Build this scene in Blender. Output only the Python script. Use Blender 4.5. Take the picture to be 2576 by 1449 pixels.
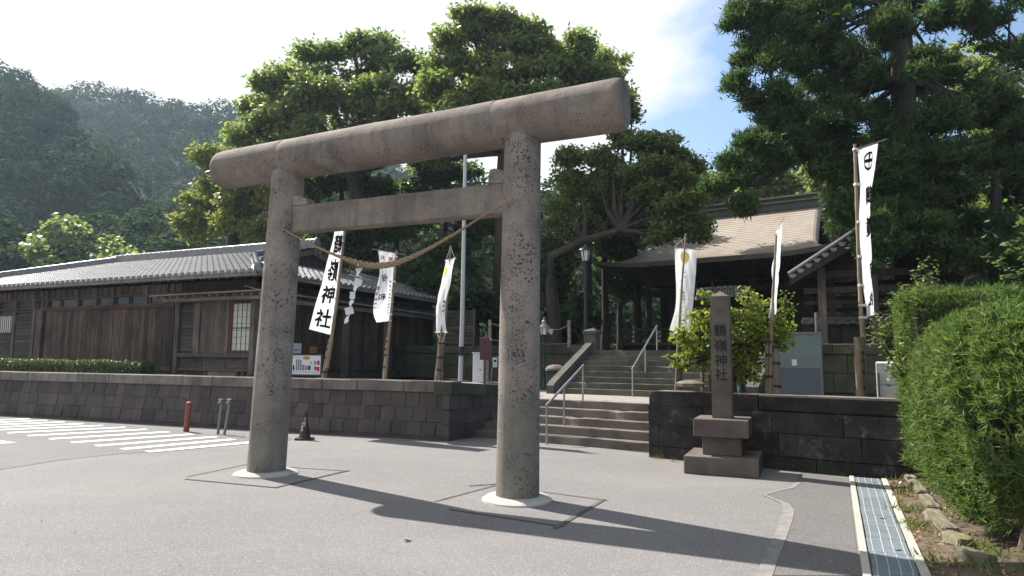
import bpy, bmesh, math, random
import numpy as np
from mathutils import Vector, Matrix

SC = bpy.context.scene
for o_ in list(bpy.data.objects):
    bpy.data.objects.remove(o_, do_unlink=True)
COL = SC.collection
random.seed(7)
RNG = np.random.default_rng(7)
rad = math.radians
V = Vector

# ------------------------------------------------------------------ camera
W_, H_, F_ = 2576.0, 1449.0, 1700.0           # measuring frame of the photograph, focal length in its pixels
PITCH, ROLL, EYE = math.atan(181 / 1700), 0.0092, 1.55
_F = V((0, math.cos(PITCH), math.sin(PITCH)))
_R0 = V((1, 0, 0)); _U0 = V((0, -math.sin(PITCH), math.cos(PITCH)))
_R = _R0 * math.cos(ROLL) + _U0 * math.sin(ROLL)
_U = -_R0 * math.sin(ROLL) + _U0 * math.cos(ROLL)
CAM = V((0, 0, EYE))
cam = bpy.data.cameras.new('camera'); cam_o = bpy.data.objects.new('camera', cam); COL.objects.link(cam_o)
cam.sensor_width = 36; cam.lens = F_ / W_ * 36; cam.clip_start = 0.05; cam.clip_end = 3000
m_ = Matrix((_R, _U, -_F)).transposed().to_4x4(); m_.translation = CAM
cam_o.matrix_world = m_
SC.camera = cam_o

# ------------------------------------------------------------------ light
SUN_AZ, SUN_EL = rad(-50), rad(47)             # azimuth of the sun from +Y towards +X
world = bpy.data.worlds.new('World'); SC.world = world; world.use_nodes = True
wn = world.node_tree.nodes; wl = world.node_tree.links; wn.clear()
w_out = wn.new('ShaderNodeOutputWorld'); w_bg = wn.new('ShaderNodeBackground')
sky = wn.new('ShaderNodeTexSky'); sky.sky_type = 'NISHITA'; sky.sun_disc = False
sky.sun_elevation = SUN_EL; sky.sun_rotation = SUN_AZ; sky.air_density = 1.0; sky.dust_density = 2.5; sky.ozone_density = 1.2
w_bg.inputs['Strength'].default_value = 0.07
tc = wn.new('ShaderNodeTexCoord')
mp = wn.new('ShaderNodeMapping'); mp.inputs['Scale'].default_value = (1, 1, 1.7)
wl.new(tc.outputs['Generated'], mp.inputs['Vector'])
nz = wn.new('ShaderNodeTexNoise'); nz.inputs['Scale'].default_value = 2.6; nz.inputs['Detail'].default_value = 7; nz.inputs['Roughness'].default_value = 0.55
wl.new(mp.outputs['Vector'], nz.inputs['Vector'])
dt = wn.new('ShaderNodeVectorMath'); dt.operation = 'DOT_PRODUCT'
dt.inputs[1].default_value = (-1.0, 0.0, 0.15)   # the cloud bank lies on the sun's side
wl.new(tc.outputs['Generated'], dt.inputs[0])
ma = wn.new('ShaderNodeMath'); ma.operation = 'MULTIPLY_ADD'; ma.inputs[1].default_value = 1.6; ma.inputs[2].default_value = 0.2
wl.new(dt.outputs['Value'], ma.inputs[0])
mb_ = wn.new('ShaderNodeMath'); mb_.operation = 'ADD'
wl.new(ma.outputs[0], mb_.inputs[0]); wl.new(nz.outputs['Fac'], mb_.inputs[1])
cr = wn.new('ShaderNodeMapRange'); cr.inputs['From Min'].default_value = 0.42; cr.inputs['From Max'].default_value = 0.56
wl.new(mb_.outputs[0], cr.inputs['Value'])
mxc = wn.new('ShaderNodeMix'); mxc.data_type = 'RGBA'
mxc.inputs[7].default_value = (6.6, 6.8, 7.0, 1)
wl.new(cr.outputs['Result'], mxc.inputs[0]); skm = wn.new('ShaderNodeMix'); skm.data_type = 'RGBA'; skm.blend_type = 'MULTIPLY'; skm.inputs[0].default_value = 1.0; skm.inputs[7].default_value = (1.25, 1.38, 1.45, 1)
wl.new(sky.outputs['Color'], skm.inputs[6]); wl.new(skm.outputs[2], mxc.inputs[6])
wl.new(mxc.outputs[2], w_bg.inputs['Color']); wl.new(w_bg.outputs[0], w_out.inputs['Surface'])

sun = bpy.data.lights.new('sun', 'SUN'); sun_o = bpy.data.objects.new('sun', sun); COL.objects.link(sun_o)
sun.energy = 5.0; sun.angle = rad(0.5); sun.color = (1.0, 0.95, 0.87)
sdir = V((math.sin(SUN_AZ) * math.cos(SUN_EL), math.cos(SUN_AZ) * math.cos(SUN_EL), math.sin(SUN_EL)))
sun_o.rotation_euler = sdir.to_track_quat('Z', 'Y').to_euler()
sun_o.location = sdir * 60

SC.view_settings.view_transform = 'Standard'; SC.view_settings.look = 'None'
SC.view_settings.gamma = 1.0; SC.view_settings.use_curve_mapping = False
SC.view_settings.exposure = 1.15
SC.render.engine = 'CYCLES'
cy = SC.cycles
cy.use_denoising = True
try:
    cy.denoiser = 'OPENIMAGEDENOISE'
except Exception:
    pass
cy.max_bounces = 8; cy.diffuse_bounces = 5; cy.glossy_bounces = 2; cy.transmission_bounces = 3; cy.transparent_max_bounces = 4
cy.volume_bounces = 0; cy.caustics_reflective = False; cy.caustics_refractive = False

# ------------------------------------------------------------------ measuring helpers (pixel of the photograph + real distance -> place)
def ray(x, y):
    return _F + _R * ((x - W_ / 2) / F_) - _U * ((y - H_ / 2) / F_)
def at(x, y, Y):
    d = ray(x, y); return CAM + d * (Y / d.y)
def atz(x, y, z):
    d = ray(x, y); return CAM + d * ((z - CAM.z) / d.z)
def atp(x, y, P, n):
    d = ray(x, y); return CAM + d * ((P - CAM).dot(n) / d.dot(n))
def frame(deg):
    a = rad(deg); return V((math.cos(a), -math.sin(a), 0)), V((math.sin(a), math.cos(a), 0))

# ------------------------------------------------------------------ object helpers
def WM(o):
    m = o.matrix_basis.copy()
    return WM(o.parent) @ m if o.parent else m
def tag(o, label=None, cat=None, group=None, kind=None):
    if label: o['label'] = label
    if cat: o['category'] = cat
    if group: o['group'] = group
    if kind: o['kind'] = kind
    return o
def thing(name, label, cat, loc=(0, 0, 0), rz=0, group=None, rot=None):
    o = bpy.data.objects.new(name, None); COL.objects.link(o)
    o.empty_display_size = 0.2
    o.location = loc; o.rotation_euler = rot if rot else (0, 0, rz)
    return tag(o, label, cat, group)
def copy_tree(o, parent=None):
    c = o.copy(); COL.objects.link(c)
    if parent is not None: c.parent = parent
    for ch in list(o.children): copy_tree(ch, c)
    return c
class MB:
    def __init__(s): s.v = []; s.f = []
    def add(s, vs, fs):
        n = len(s.v); s.v.extend([tuple(p) for p in vs]); s.f.extend([tuple(i + n for i in f) for f in fs]); return s
    def box(s, c, d, rot=None, jit=0):
        hx, hy, hz = d[0] / 2, d[1] / 2, d[2] / 2
        ps = [V((x, y, z)) for x in (-hx, hx) for y in (-hy, hy) for z in (-hz, hz)]
        if jit: ps = [p + V((random.uniform(-jit, jit), random.uniform(-jit, jit), random.uniform(-jit, jit))) for p in ps]
        if rot is not None: ps = [rot @ p for p in ps]
        c = V(c)
        return s.add([p + c for p in ps], [(0, 1, 3, 2), (4, 6, 7, 5), (0, 4, 5, 1), (2, 3, 7, 6), (0, 2, 6, 4), (1, 5, 7, 3)])
    def span(s, x0, x1, y0, y1, z0, z1, jit=0):
        return s.box(((x0 + x1) / 2, (y0 + y1) / 2, (z0 + z1) / 2), (x1 - x0, y1 - y0, z1 - z0), None, jit)
    def bbox(s, c, d, b, rot=None):                      # box with chamfered edges
        hx, hy, hz = d[0] / 2, d[1] / 2, d[2] / 2
        bm = bmesh.new(); bmesh.ops.create_cube(bm, size=1)
        for q in bm.verts: q.co = V((q.co.x * d[0], q.co.y * d[1], q.co.z * d[2]))
        bmesh.ops.bevel(bm, geom=bm.edges[:], offset=b, segments=1, affect='EDGES')
        bm.verts.index_update(); c = V(c)
        ps = [(rot @ q.co if rot is not None else q.co) + c for q in bm.verts]
        fs = [tuple(q.index for q in f.verts) for f in bm.faces]; bm.free()
        return s.add(ps, fs)
    def tube(s, pts, rs, n=8, cap=True):
        pts = [V(p) for p in pts]
        if not hasattr(rs, '__len__'): rs = [rs] * len(pts)
        up = V((0.123, 0.35, 0.93)); base = len(s.v); vs = []
        for i, p in enumerate(pts):
            t = (pts[min(i + 1, len(pts) - 1)] - pts[max(i - 1, 0)])
            if t.length < 1e-9: t = V((0, 0, 1))
            t.normalize()
            if abs(t.z) > 0.9: a = t.cross(V((0, 1, 0))).normalized()
            else: a = t.cross(V((0, 0, 1))).normalized()
            b = t.cross(a)
            for k in range(n):
                an = 2 * math.pi * k / n; vs.append(p + (a * math.cos(an) + b * math.sin(an)) * rs[i])
        fs = []
        for i in range(len(pts) - 1):
            for k in range(n):
                fs.append((i * n + k, i * n + (k + 1) % n, (i + 1) * n + (k + 1) % n, (i + 1) * n + k))
        if cap:
            fs.append(tuple(range(n))[::-1]); fs.append(tuple((len(pts) - 1) * n + k for k in range(n)))
        return s.add(vs, fs)
    def lathe(s, prof, n=16, c=(0, 0, 0)):
        return s.tube_z(prof, n, c)
    def tube_z(s, prof, n, c):
        c = V(c); vs = []
        for r, z in prof:
            for k in range(n):
                a = 2 * math.pi * k / n; vs.append(c + V((r * math.cos(a), r * math.sin(a), z)))
        fs = []
        for i in range(len(prof) - 1):
            for k in range(n):
                fs.append((i * n + k, i * n + (k + 1) % n, (i + 1) * n + (k + 1) % n, (i + 1) * n + k))
        fs.append(tuple(range(n))[::-1]); fs.append(tuple((len(prof) - 1) * n + k for k in range(n)))
        return s.add(vs, fs)
    def prism(s, poly, z0, z1):
        n = len(poly)
        vs = [(x, y, z0) for x, y in poly] + [(x, y, z1) for x, y in poly]
        return s.add(vs, [tuple(range(n))[::-1], tuple(range(n, 2 * n))] + [(i, (i + 1) % n, n + (i + 1) % n, n + i) for i in range(n)])
    def extrude(s, poly3, d):                            # polygon of 3-D points pushed along d
        n = len(poly3); d = V(d); ps = [V(p) for p in poly3]
        return s.add(ps + [p + d for p in ps], [tuple(range(n))[::-1], tuple(range(n, 2 * n))] + [(i, (i + 1) % n, n + (i + 1) % n, n + i) for i in range(n)])
    def grid(s, rows):
        m = len(rows[0]); vs = [p for r in rows for p in r]
        return s.add(vs, [(i * m + j, i * m + j + 1, (i + 1) * m + j + 1, (i + 1) * m + j) for i in range(len(rows) - 1) for j in range(m - 1)])
    def mesh(s, name, mat, smooth=False, sharp=None):
        me = bpy.data.meshes.new(name); me.from_pydata([tuple(p) for p in s.v], [], s.f)
        if mat: me.materials.append(mat)
        bm = bmesh.new(); bm.from_mesh(me); bmesh.ops.recalc_face_normals(bm, faces=bm.faces[:]); bm.to_mesh(me); bm.free()
        if smooth:
            me.polygons.foreach_set('use_smooth', [True] * len(me.polygons))
            try: me.set_sharp_from_angle(angle=rad(sharp or 40))
            except Exception: pass
        me.update(); return me
    def build(s, name, mat, parent=None, world=False, smooth=False, loc=None, rz=0, sharp=None):
        if world and parent is not None:
            inv = WM(parent).inverted(); s.v = [tuple(inv @ V(p)) for p in s.v]
        elif loc is not None and world:
            l = V(loc); s.v = [tuple(V(p) - l) for p in s.v]
        o = bpy.data.objects.new(name, s.mesh(name, mat, smooth, sharp)); COL.objects.link(o)
        if parent is not None: o.parent = parent
        if loc is not None: o.location = loc; o.rotation_euler = (0, 0, rz)
        return o
def inst(name, me, parent, loc, rot=(0, 0, 0), scale=(1, 1, 1)):
    o = bpy.data.objects.new(name, me); COL.objects.link(o)
    o.parent = parent; o.location = loc; o.rotation_euler = rot; o.scale = scale
    return o

# ------------------------------------------------------------------ materials
def rgb(c): return (c[0], c[1], c[2], 1)
class NT:
    def __init__(s, name):
        s.m = bpy.data.materials.new(name); s.m.use_nodes = True
        s.n = s.m.node_tree.nodes; s.l = s.m.node_tree.links; s.n.clear()
        s.out = s.n.new('ShaderNodeOutputMaterial')
    def N(s, t, **kw):
        q = s.n.new(t)
        for k, v in kw.items(): setattr(q, k, v)
        return q
    def coord(s, kind='Object', scale=(1, 1, 1)):
        t = s.N('ShaderNodeTexCoord'); m = s.N('ShaderNodeMapping'); m.inputs['Scale'].default_value = scale
        s.l.new(t.outputs[kind], m.inputs['Vector']); return m.outputs['Vector']
    def world(s, scale=(1, 1, 1)):
        t = s.N('ShaderNodeNewGeometry'); m = s.N('ShaderNodeMapping'); m.inputs['Scale'].default_value = scale
        s.l.new(t.outputs['Position'], m.inputs['Vector']); return m.outputs['Vector']
    def noise(s, vec, scale, detail=4, rough=0.55):
        q = s.N('ShaderNodeTexNoise'); q.inputs['Scale'].default_value = scale; q.inputs['Detail'].default_value = detail; q.inputs['Roughness'].default_value = rough
        s.l.new(vec, q.inputs['Vector']); return q.outputs['Fac']
    def ramp(s, val, a, b, lo=0.0, hi=1.0):
        q = s.N('ShaderNodeMapRange'); q.inputs['From Min'].default_value = a; q.inputs['From Max'].default_value = b
        q.inputs['To Min'].default_value = lo; q.inputs['To Max'].default_value = hi
        s.l.new(val, q.inputs['Value']); return q.outputs['Result']
    def mix(s, fac, a, b, mode='MIX'):
        q = s.N('ShaderNodeMix', data_type='RGBA', blend_type=mode)
        for sock, val in ((q.inputs[0], fac), (q.inputs[6], a), (q.inputs[7], b)):
            if hasattr(val, 'is_linked') or hasattr(val, 'links'): s.l.new(val, sock)
            elif isinstance(val, (int, float)): sock.default_value = val
            else: sock.default_value = rgb(val)
        return q.outputs[2]
    def math(s, op, a, b=None):
        q = s.N('ShaderNodeMath', operation=op)
        for i, val in enumerate((a, b)):
            if val is None: continue
            if isinstance(val, (int, float)): q.inputs[i].default_value = val
            else: s.l.new(val, q.inputs[i])
        return q.outputs[0]
    def bsdf(s, col, rough=0.8, spec=0.3, metal=0.0, bump=None, bumpd=0.01, bumps=0.5):
        b = s.N('ShaderNodeBsdfPrincipled')
        if hasattr(col, 'links'): s.l.new(col, b.inputs['Base Color'])
        else: b.inputs['Base Color'].default_value = rgb(col)
        if hasattr(rough, 'links'): s.l.new(rough, b.inputs['Roughness'])
        else: b.inputs['Roughness'].default_value = rough
        b.inputs['Specular IOR Level'].default_value = spec; b.inputs['Metallic'].default_value = metal
        if bump is not None:
            q = s.N('ShaderNodeBump'); q.inputs['Strength'].default_value = bumps; q.inputs['Distance'].default_value = bumpd
            s.l.new(bump, q.inputs['Height']); s.l.new(q.outputs[0], b.inputs['Normal'])
        return b
    def done(s, b):
        s.l.new(b.outputs[0], s.out.inputs['Surface']); return s.m

def m_plain(name, c, rough=0.6, spec=0.4, metal=0.0, var=0.25, scale=6, c2=None):
    t = NT(name); v = t.coord()
    f = t.ramp(t.noise(v, scale, 5), 0.3, 0.7)
    c2 = c2 or tuple(x * (1 - var) for x in c)
    return t.done(t.bsdf(t.mix(f, c, c2), rough, spec, metal))
def m_stone(name, c, dark, pit=0.0, pscale=22, blot=2.2, rv=0.25, moss=None, mossy=0.0, light=None, bump=0.5, blotr=(0.40, 0.66), streak=0.0, lr=(0.60, 0.72)):
    t = NT(name); v = t.world()
    col = t.mix(t.ramp(t.noise(v, blot, 6, 0.62), *blotr), c, dark)
    col = t.mix(t.ramp(t.noise(v, 40, 3), 0.25, 0.75, 0, 0.45), col, tuple(x * 0.62 for x in c))
    if pit > .1: col = t.mix(t.ramp(t.noise(v, 95, 2), 0.56, 0.70, 0, 0.6), col, tuple(min(1, x * 1.55) for x in c))
    if light:
        col = t.mix(t.ramp(t.noise(t.world((1, 1, 1)), 4.5, 7, 0.7), lr[0], lr[1], 0, 0.85), col, light)
    if moss:
        col = t.mix(t.ramp(t.noise(v, 1.7, 6, 0.65), 0.62 - mossy, 0.74 - mossy, 0, 0.8), col, moss)
    if streak:
        sv = t.world((9, 9, 0.7)); col = t.mix(t.ramp(t.noise(sv, 1.0, 4), 0.5, 0.75, 0, streak), col, tuple(x * 0.3 for x in dark))
    oi = t.N('ShaderNodeObjectInfo')
    k = t.ramp(oi.outputs['Random'], 0, 1, 1 - rv, 1 + rv * 0.5)
    kk = t.N('ShaderNodeCombineColor'); [t.l.new(k, kk.inputs[i]) for i in range(3)]
    col = t.mix(1.0, col, kk.outputs[0], 'MULTIPLY')
    h = t.noise(v, 55, 6, 0.7)
    if pit:
        n = t.N('ShaderNodeTexVoronoi'); n.inputs['Scale'].default_value = pscale
        wv = t.N('ShaderNodeVectorMath', operation='ADD'); t.l.new(v, wv.inputs[0])
        nn = t.N('ShaderNodeTexNoise'); nn.inputs['Scale'].default_value = 9; t.l.new(v, nn.inputs['Vector'])
        sc = t.N('ShaderNodeVectorMath', operation='SCALE'); sc.inputs['Scale'].default_value = 0.10
        t.l.new(nn.outputs['Color'], sc.inputs[0]); t.l.new(sc.outputs[0], wv.inputs[1]); t.l.new(wv.outputs[0], n.inputs['Vector'])
        th = t.ramp(t.noise(v, 3.2, 4), 0.42, 0.62, 0.06, 0.06 + pit)
        p = t.math('LESS_THAN', n.outputs['Distance'], th)
        n2 = t.N('ShaderNodeTexVoronoi'); n2.inputs['Scale'].default_value = pscale * 2.7; t.l.new(wv.outputs[0], n2.inputs['Vector'])
        p2 = t.math('LESS_THAN', n2.outputs['Distance'], t.ramp(t.noise(v, 5, 3), 0.4, 0.65, 0.1, 0.1 + pit * 1.1))
        pp = t.math('MAXIMUM', p, p2)
        col = t.mix(t.math('MULTIPLY', pp, 0.75), col, (0.035, 0.03, 0.03))
        h = t.math('SUBTRACT', t.math('MULTIPLY', h, 0.6), pp)
    return t.done(t.bsdf(col, 0.88, 0.2, bump=h, bumpd=0.012, bumps=bump))
def m_wood(name, c, dark, grain=(14, 14, 1.0), rv=0.3, rough=0.8, streak=0.6):
    t = NT(name); v = t.world(grain)
    col = t.mix(t.ramp(t.noise(v, 2.2, 5, 0.6), 0.35, 0.65), c, dark)
    col = t.mix(t.ramp(t.noise(t.world(), 1.1, 4), 0.45, 0.7, 0, streak), col, tuple(x * 0.5 for x in dark))
    oi = t.N('ShaderNodeObjectInfo'); k = t.ramp(oi.outputs['Random'], 0, 1, 1 - rv, 1 + rv)
    kk = t.N('ShaderNodeCombineColor'); [t.l.new(k, kk.inputs[i]) for i in range(3)]
    col = t.mix(1.0, col, kk.outputs[0], 'MULTIPLY')
    return t.done(t.bsdf(col, rough, 0.25, bump=t.noise(v, 5, 4), bumpd=0.004, bumps=0.4))
def m_leaf(name, c1, c2, c3, trans=0.45, rough=0.45, spec=0.35):
    t = NT(name)
    a = t.N('ShaderNodeAttribute'); a.attribute_name = 'tint'
    col = t.mix(t.ramp(a.outputs['Fac'], 0, 0.6), c1, c2)
    col = t.mix(t.ramp(a.outputs['Fac'], 0.6, 1.0), col, c3)
    b = t.bsdf(col, rough, spec)
    tr = t.N('ShaderNodeBsdfTranslucent')
    t.l.new(t.mix(1.0, col, (1.55, 1.65, 0.95), 'MULTIPLY'), tr.inputs['Color'])
    ms = t.N('ShaderNodeMixShader'); ms.inputs[0].default_value = trans
    t.l.new(b.outputs[0], ms.inputs[1]); t.l.new(tr.outputs[0], ms.inputs[2])
    return t.done(ms)
def m_cloth(name, c, trans=0.4):
    t = NT(name); v = t.coord()
    col = t.mix(t.ramp(t.noise(v, 3, 3), 0.3, 0.7), c, tuple(x * 0.93 for x in c))
    b = t.bsdf(col, 0.85, 0.1, bump=t.noise(v, 9, 3), bumpd=0.01, bumps=0.25)
    tr = t.N('ShaderNodeBsdfTranslucent'); t.l.new(col, tr.inputs['Color'])
    ms = t.N('ShaderNodeMixShader'); ms.inputs[0].default_value = trans
    t.l.new(b.outputs[0], ms.inputs[1]); t.l.new(tr.outputs[0], ms.inputs[2])
    return t.done(ms)

M = {}
M['cloth'] = m_cloth('white_cloth', (0.82, 0.83, 0.86))
M['paper'] = m_cloth('white_paper', (0.8, 0.8, 0.78), 0.25)
M['ink'] = m_plain('black_ink', (0.012, 0.012, 0.014), 0.8, 0.1)
M['red_ink'] = m_plain('red_ink', (0.55, 0.03, 0.08), 0.8, 0.1)
M['yellow_print'] = m_plain('yellow_print', (0.85, 0.62, 0.02), 0.8, 0.1, var=0.08)
M['navy_print'] = m_plain('navy_print', (0.03, 0.05, 0.12), 0.8, 0.1)
M['teal_print'] = m_plain('teal_print', (0.02, 0.16, 0.16), 0.8, 0.1)
M['bamboo'] = m_plain('aged_bamboo', (0.27, 0.205, 0.14), 0.55, 0.4, var=0.45, scale=4)
M['bamboo_grey'] = m_plain('weathered_bamboo', (0.22, 0.185, 0.15), 0.65, 0.3, var=0.45, scale=5)
M['twine'] = m_plain('dark_twine', (0.06, 0.045, 0.03), 0.9, 0.1)
M['rope'] = m_plain('straw_rope', (0.34, 0.265, 0.17), 0.9, 0.1, var=0.4, scale=30)
M['steel'] = m_plain('brushed_steel', (0.45, 0.46, 0.48), 0.28, 0.5, 0.9, var=0.1)
M['pole_paint'] = m_plain('grey_pole_paint', (0.42, 0.44, 0.46), 0.4, 0.5, 0.2, var=0.1)
M['black_metal'] = m_plain('black_iron', (0.012, 0.013, 0.017), 0.45, 0.4, var=0.2)
M['green_metal'] = m_plain('green_iron', (0.012, 0.045, 0.05), 0.42, 0.45, var=0.25)
M['copper'] = m_plain('aged_copper', (0.23, 0.22, 0.17), 0.5, 0.5, 0.2, c2=(0.13, 0.16, 0.13))
M['milk_glass'] = m_plain('milk_glass', (0.62, 0.64, 0.64), 0.2, 0.5, var=0.06)
M['glass'] = m_plain('dim_window_glass', (0.022, 0.027, 0.03), 0.22, 0.25, var=0.3, scale=1.5)
M['shoji'] = m_plain('shoji_paper', (0.56, 0.58, 0.52), 0.7, 0.2, var=0.1, scale=2)
M['maroon'] = m_plain('maroon_paint', (0.10, 0.04, 0.045), 0.55, 0.3, var=0.15)
M['cabinet'] = m_plain('pale_grey_enamel', (0.52, 0.55, 0.60), 0.4, 0.45, var=0.08)
M['fridge'] = m_plain('white_enamel', (0.58, 0.60, 0.64), 0.35, 0.45, var=0.08)
M['board_glass'] = m_plain('board_glass', (0.17, 0.22, 0.23), 0.25, 0.4, var=0.3, scale=2)
M['board_steel'] = m_plain('board_panel', (0.10, 0.125, 0.15), 0.4, 0.4, var=0.25, scale=2)
M['red_paint'] = m_plain('faded_red_paint', (0.26, 0.075, 0.055), 0.6, 0.3, var=0.4, scale=9)
M['cone'] = m_plain('maroon_plastic', (0.035, 0.014, 0.018), 0.45, 0.4, var=0.2)
M['pipe'] = m_plain('grey_pvc', (0.16, 0.17, 0.17), 0.5, 0.4, var=0.2)
M['white_board'] = m_plain('white_board', (0.66, 0.69, 0.74), 0.45, 0.4, var=0.06)
M['orange_print'] = m_plain('orange_print', (0.62, 0.22, 0.05), 0.6, 0.2, var=0.1)
M['grey_print'] = m_plain('grey_print', (0.25, 0.26, 0.29), 0.6, 0.2, var=0.3)
M['brown_wood'] = m_wood('red_brown_wood', (0.15, 0.055, 0.03), (0.08, 0.03, 0.02), rv=0.1)
M['red_rail'] = m_wood('faded_red_wood', (0.13, 0.06, 0.05), (0.07, 0.04, 0.035), grain=(1, 1, 14), rv=0.1)
M['old_wood'] = m_wood('grey_old_wood', (0.155, 0.128, 0.110), (0.075, 0.062, 0.055))
M['dark_wood'] = m_wood('dark_board_wood', (0.140, 0.096, 0.074), (0.040, 0.029, 0.025), rv=0.5)
M['dark_wood_h'] = m_wood('dark_slat_wood', (0.105, 0.085, 0.075), (0.05, 0.042, 0.039), grain=(1, 1, 16))
M['panel_wood'] = m_wood('brown_panel_wood', (0.175, 0.128, 0.097), (0.098, 0.072, 0.057))
M['pale_wood'] = m_wood('weathered_pale_wood', (0.24, 0.21, 0.175), (0.13, 0.115, 0.10), grain=(1, 1, 9))
M['shrine_wood'] = m_wood('shrine_timber', (0.055, 0.042, 0.034), (0.026, 0.021, 0.018))
M['shrine_green_wood'] = m_wood('mossy_timber', (0.075, 0.07, 0.042), (0.035, 0.035, 0.022))
M['tile'] = m_plain('silver_roof_tile', (0.19, 0.19, 0.20), 0.32, 0.6, 0.0, var=0.35, scale=3)
M['torii'] = m_stone('torii_stone', (0.255, 0.217, 0.186), (0.115, 0.095, 0.085), pit=0.15, pscale=23, blot=1.8, rv=0.10, bump=1.0, streak=0.3)
M['wall_stone'] = m_stone('wall_block_stone', (0.108, 0.090, 0.085), (0.058, 0.050, 0.050), pit=0.0, blot=1.5, rv=0.24, streak=0.35)
M['coping_stone'] = m_stone('coping_stone', (0.215, 0.188, 0.166), (0.115, 0.10, 0.09), blot=2.5, rv=0.22, streak=0.45)
M['black_stone'] = m_stone('blackened_stone', (0.062, 0.056, 0.054), (0.026, 0.025, 0.025), blot=2.6, rv=0.25, light=(0.15, 0.145, 0.132), streak=0.5, blotr=(0.34, 0.6), lr=(0.56, 0.70), moss=(0.05, 0.055, 0.03), mossy=0.06)
M['upper_stone'] = m_stone('mossy_stone', (0.088, 0.085, 0.07), (0.036, 0.037, 0.032), blot=2.0, rv=0.2, moss=(0.045, 0.06, 0.022), mossy=0.12, light=(0.24, 0.24, 0.23))
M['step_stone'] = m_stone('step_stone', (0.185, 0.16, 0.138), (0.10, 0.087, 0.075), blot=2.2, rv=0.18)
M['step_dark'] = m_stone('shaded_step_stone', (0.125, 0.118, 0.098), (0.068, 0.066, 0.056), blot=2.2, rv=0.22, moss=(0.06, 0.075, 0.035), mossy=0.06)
M['monument'] = m_stone('monument_stone', (0.14, 0.118, 0.103), (0.078, 0.066, 0.058), pit=0.05, pscale=30, blot=2.4, rv=0.1)
M['kerb_stone'] = m_stone('mossy_kerb_stone', (0.21, 0.19, 0.145), (0.11, 0.098, 0.075), blot=4, rv=0.2, moss=(0.11, 0.115, 0.03), mossy=0.10)
M['mortar'] = m_stone('mortar', (0.20, 0.18, 0.165), (0.12, 0.11, 0.105), blot=3, rv=0)
M['concrete'] = m_stone('pale_concrete', (0.43, 0.41, 0.36), (0.34, 0.32, 0.28), blot=5, rv=0.1, bump=0.2)
M['engrave'] = m_plain('engraved_ink', (0.03, 0.027, 0.025), 0.8, 0.1)
M['engrave_faint'] = m_plain('worn_engraving', (0.105, 0.088, 0.08), 0.85, 0.1)
M['grate'] = m_stone('blue_grey_grate', (0.155, 0.185, 0.205), (0.12, 0.145, 0.16), blot=6, rv=0.12, bump=0.3)
M['grate_line'] = m_plain('white_line', (0.42, 0.44, 0.45), 0.7, 0.2)
M['stripe'] = m_stone('road_paint', (0.78, 0.78, 0.77), (0.62, 0.62, 0.61), blot=3, rv=0.05, bump=0.2)
M['seam'] = m_plain('dark_seam', (0.122, 0.116, 0.115), 0.9, 0.1, var=0.3)
M['pale_seam'] = m_stone('pale_seam', (0.245, 0.234, 0.222), (0.165, 0.156, 0.152), blot=7, rv=0)
M['dirt'] = m_stone('dry_soil', (0.13, 0.10, 0.075), (0.06, 0.048, 0.038), blot=7, rv=0, moss=(0.05, 0.065, 0.025), mossy=0.08)
M['bark'] = m_wood('dark_bark', (0.062, 0.052, 0.042), (0.028, 0.024, 0.02), grain=(5, 5, 1), rv=0.1)
M['bark_cedar'] = m_wood('cedar_bark', (0.055, 0.045, 0.038), (0.026, 0.022, 0.019), grain=(8, 8, 0.6), rv=0.1)
M['bark_pale'] = m_wood('pale_bark', (0.19, 0.155, 0.12), (0.10, 0.08, 0.065), grain=(8, 8, 1), rv=0.1)
M['camphor'] = m_leaf('camphor_leaf', (0.092, 0.128, 0.042), (0.150, 0.192, 0.068), (0.225, 0.25, 0.105), 0.58, 0.34, 0.55)
M['camphor_pale'] = m_leaf('pale_camphor_leaf', (0.085, 0.115, 0.028), (0.14, 0.17, 0.04), (0.20, 0.21, 0.07), 0.5)
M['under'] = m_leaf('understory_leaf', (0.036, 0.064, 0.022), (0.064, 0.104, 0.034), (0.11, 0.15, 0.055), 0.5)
M['cedar'] = m_leaf('cedar_needle', (0.026, 0.052, 0.018), (0.052, 0.095, 0.027), (0.095, 0.125, 0.038), 0.38, 0.6, 0.2)
M['podocarp'] = m_leaf('yew_pine_leaf', (0.055, 0.098, 0.028), (0.098, 0.15, 0.042), (0.18, 0.22, 0.08), 0.45, 0.5, 0.3)
M['shrub'] = m_leaf('quince_leaf', (0.115, 0.155, 0.028), (0.18, 0.22, 0.04), (0.26, 0.28, 0.065), 0.55)
M['box'] = m_leaf('box_hedge_leaf', (0.045, 0.07, 0.02), (0.075, 0.10, 0.028), (0.12, 0.14, 0.04), 0.35)
M['hill'] = m_leaf('hill_leaf', (0.018, 0.040, 0.017), (0.036, 0.066, 0.025), (0.080, 0.112, 0.040), 0.18, 0.9, 0.05)
M['grass'] = m_leaf('grass_blade', (0.06, 0.10, 0.02), (0.10, 0.14, 0.03), (0.2, 0.18, 0.07), 0.4)
M['litter'] = m_leaf('dead_leaf', (0.15, 0.075, 0.04), (0.26, 0.15, 0.08), (0.34, 0.25, 0.17), 0.2)
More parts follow.
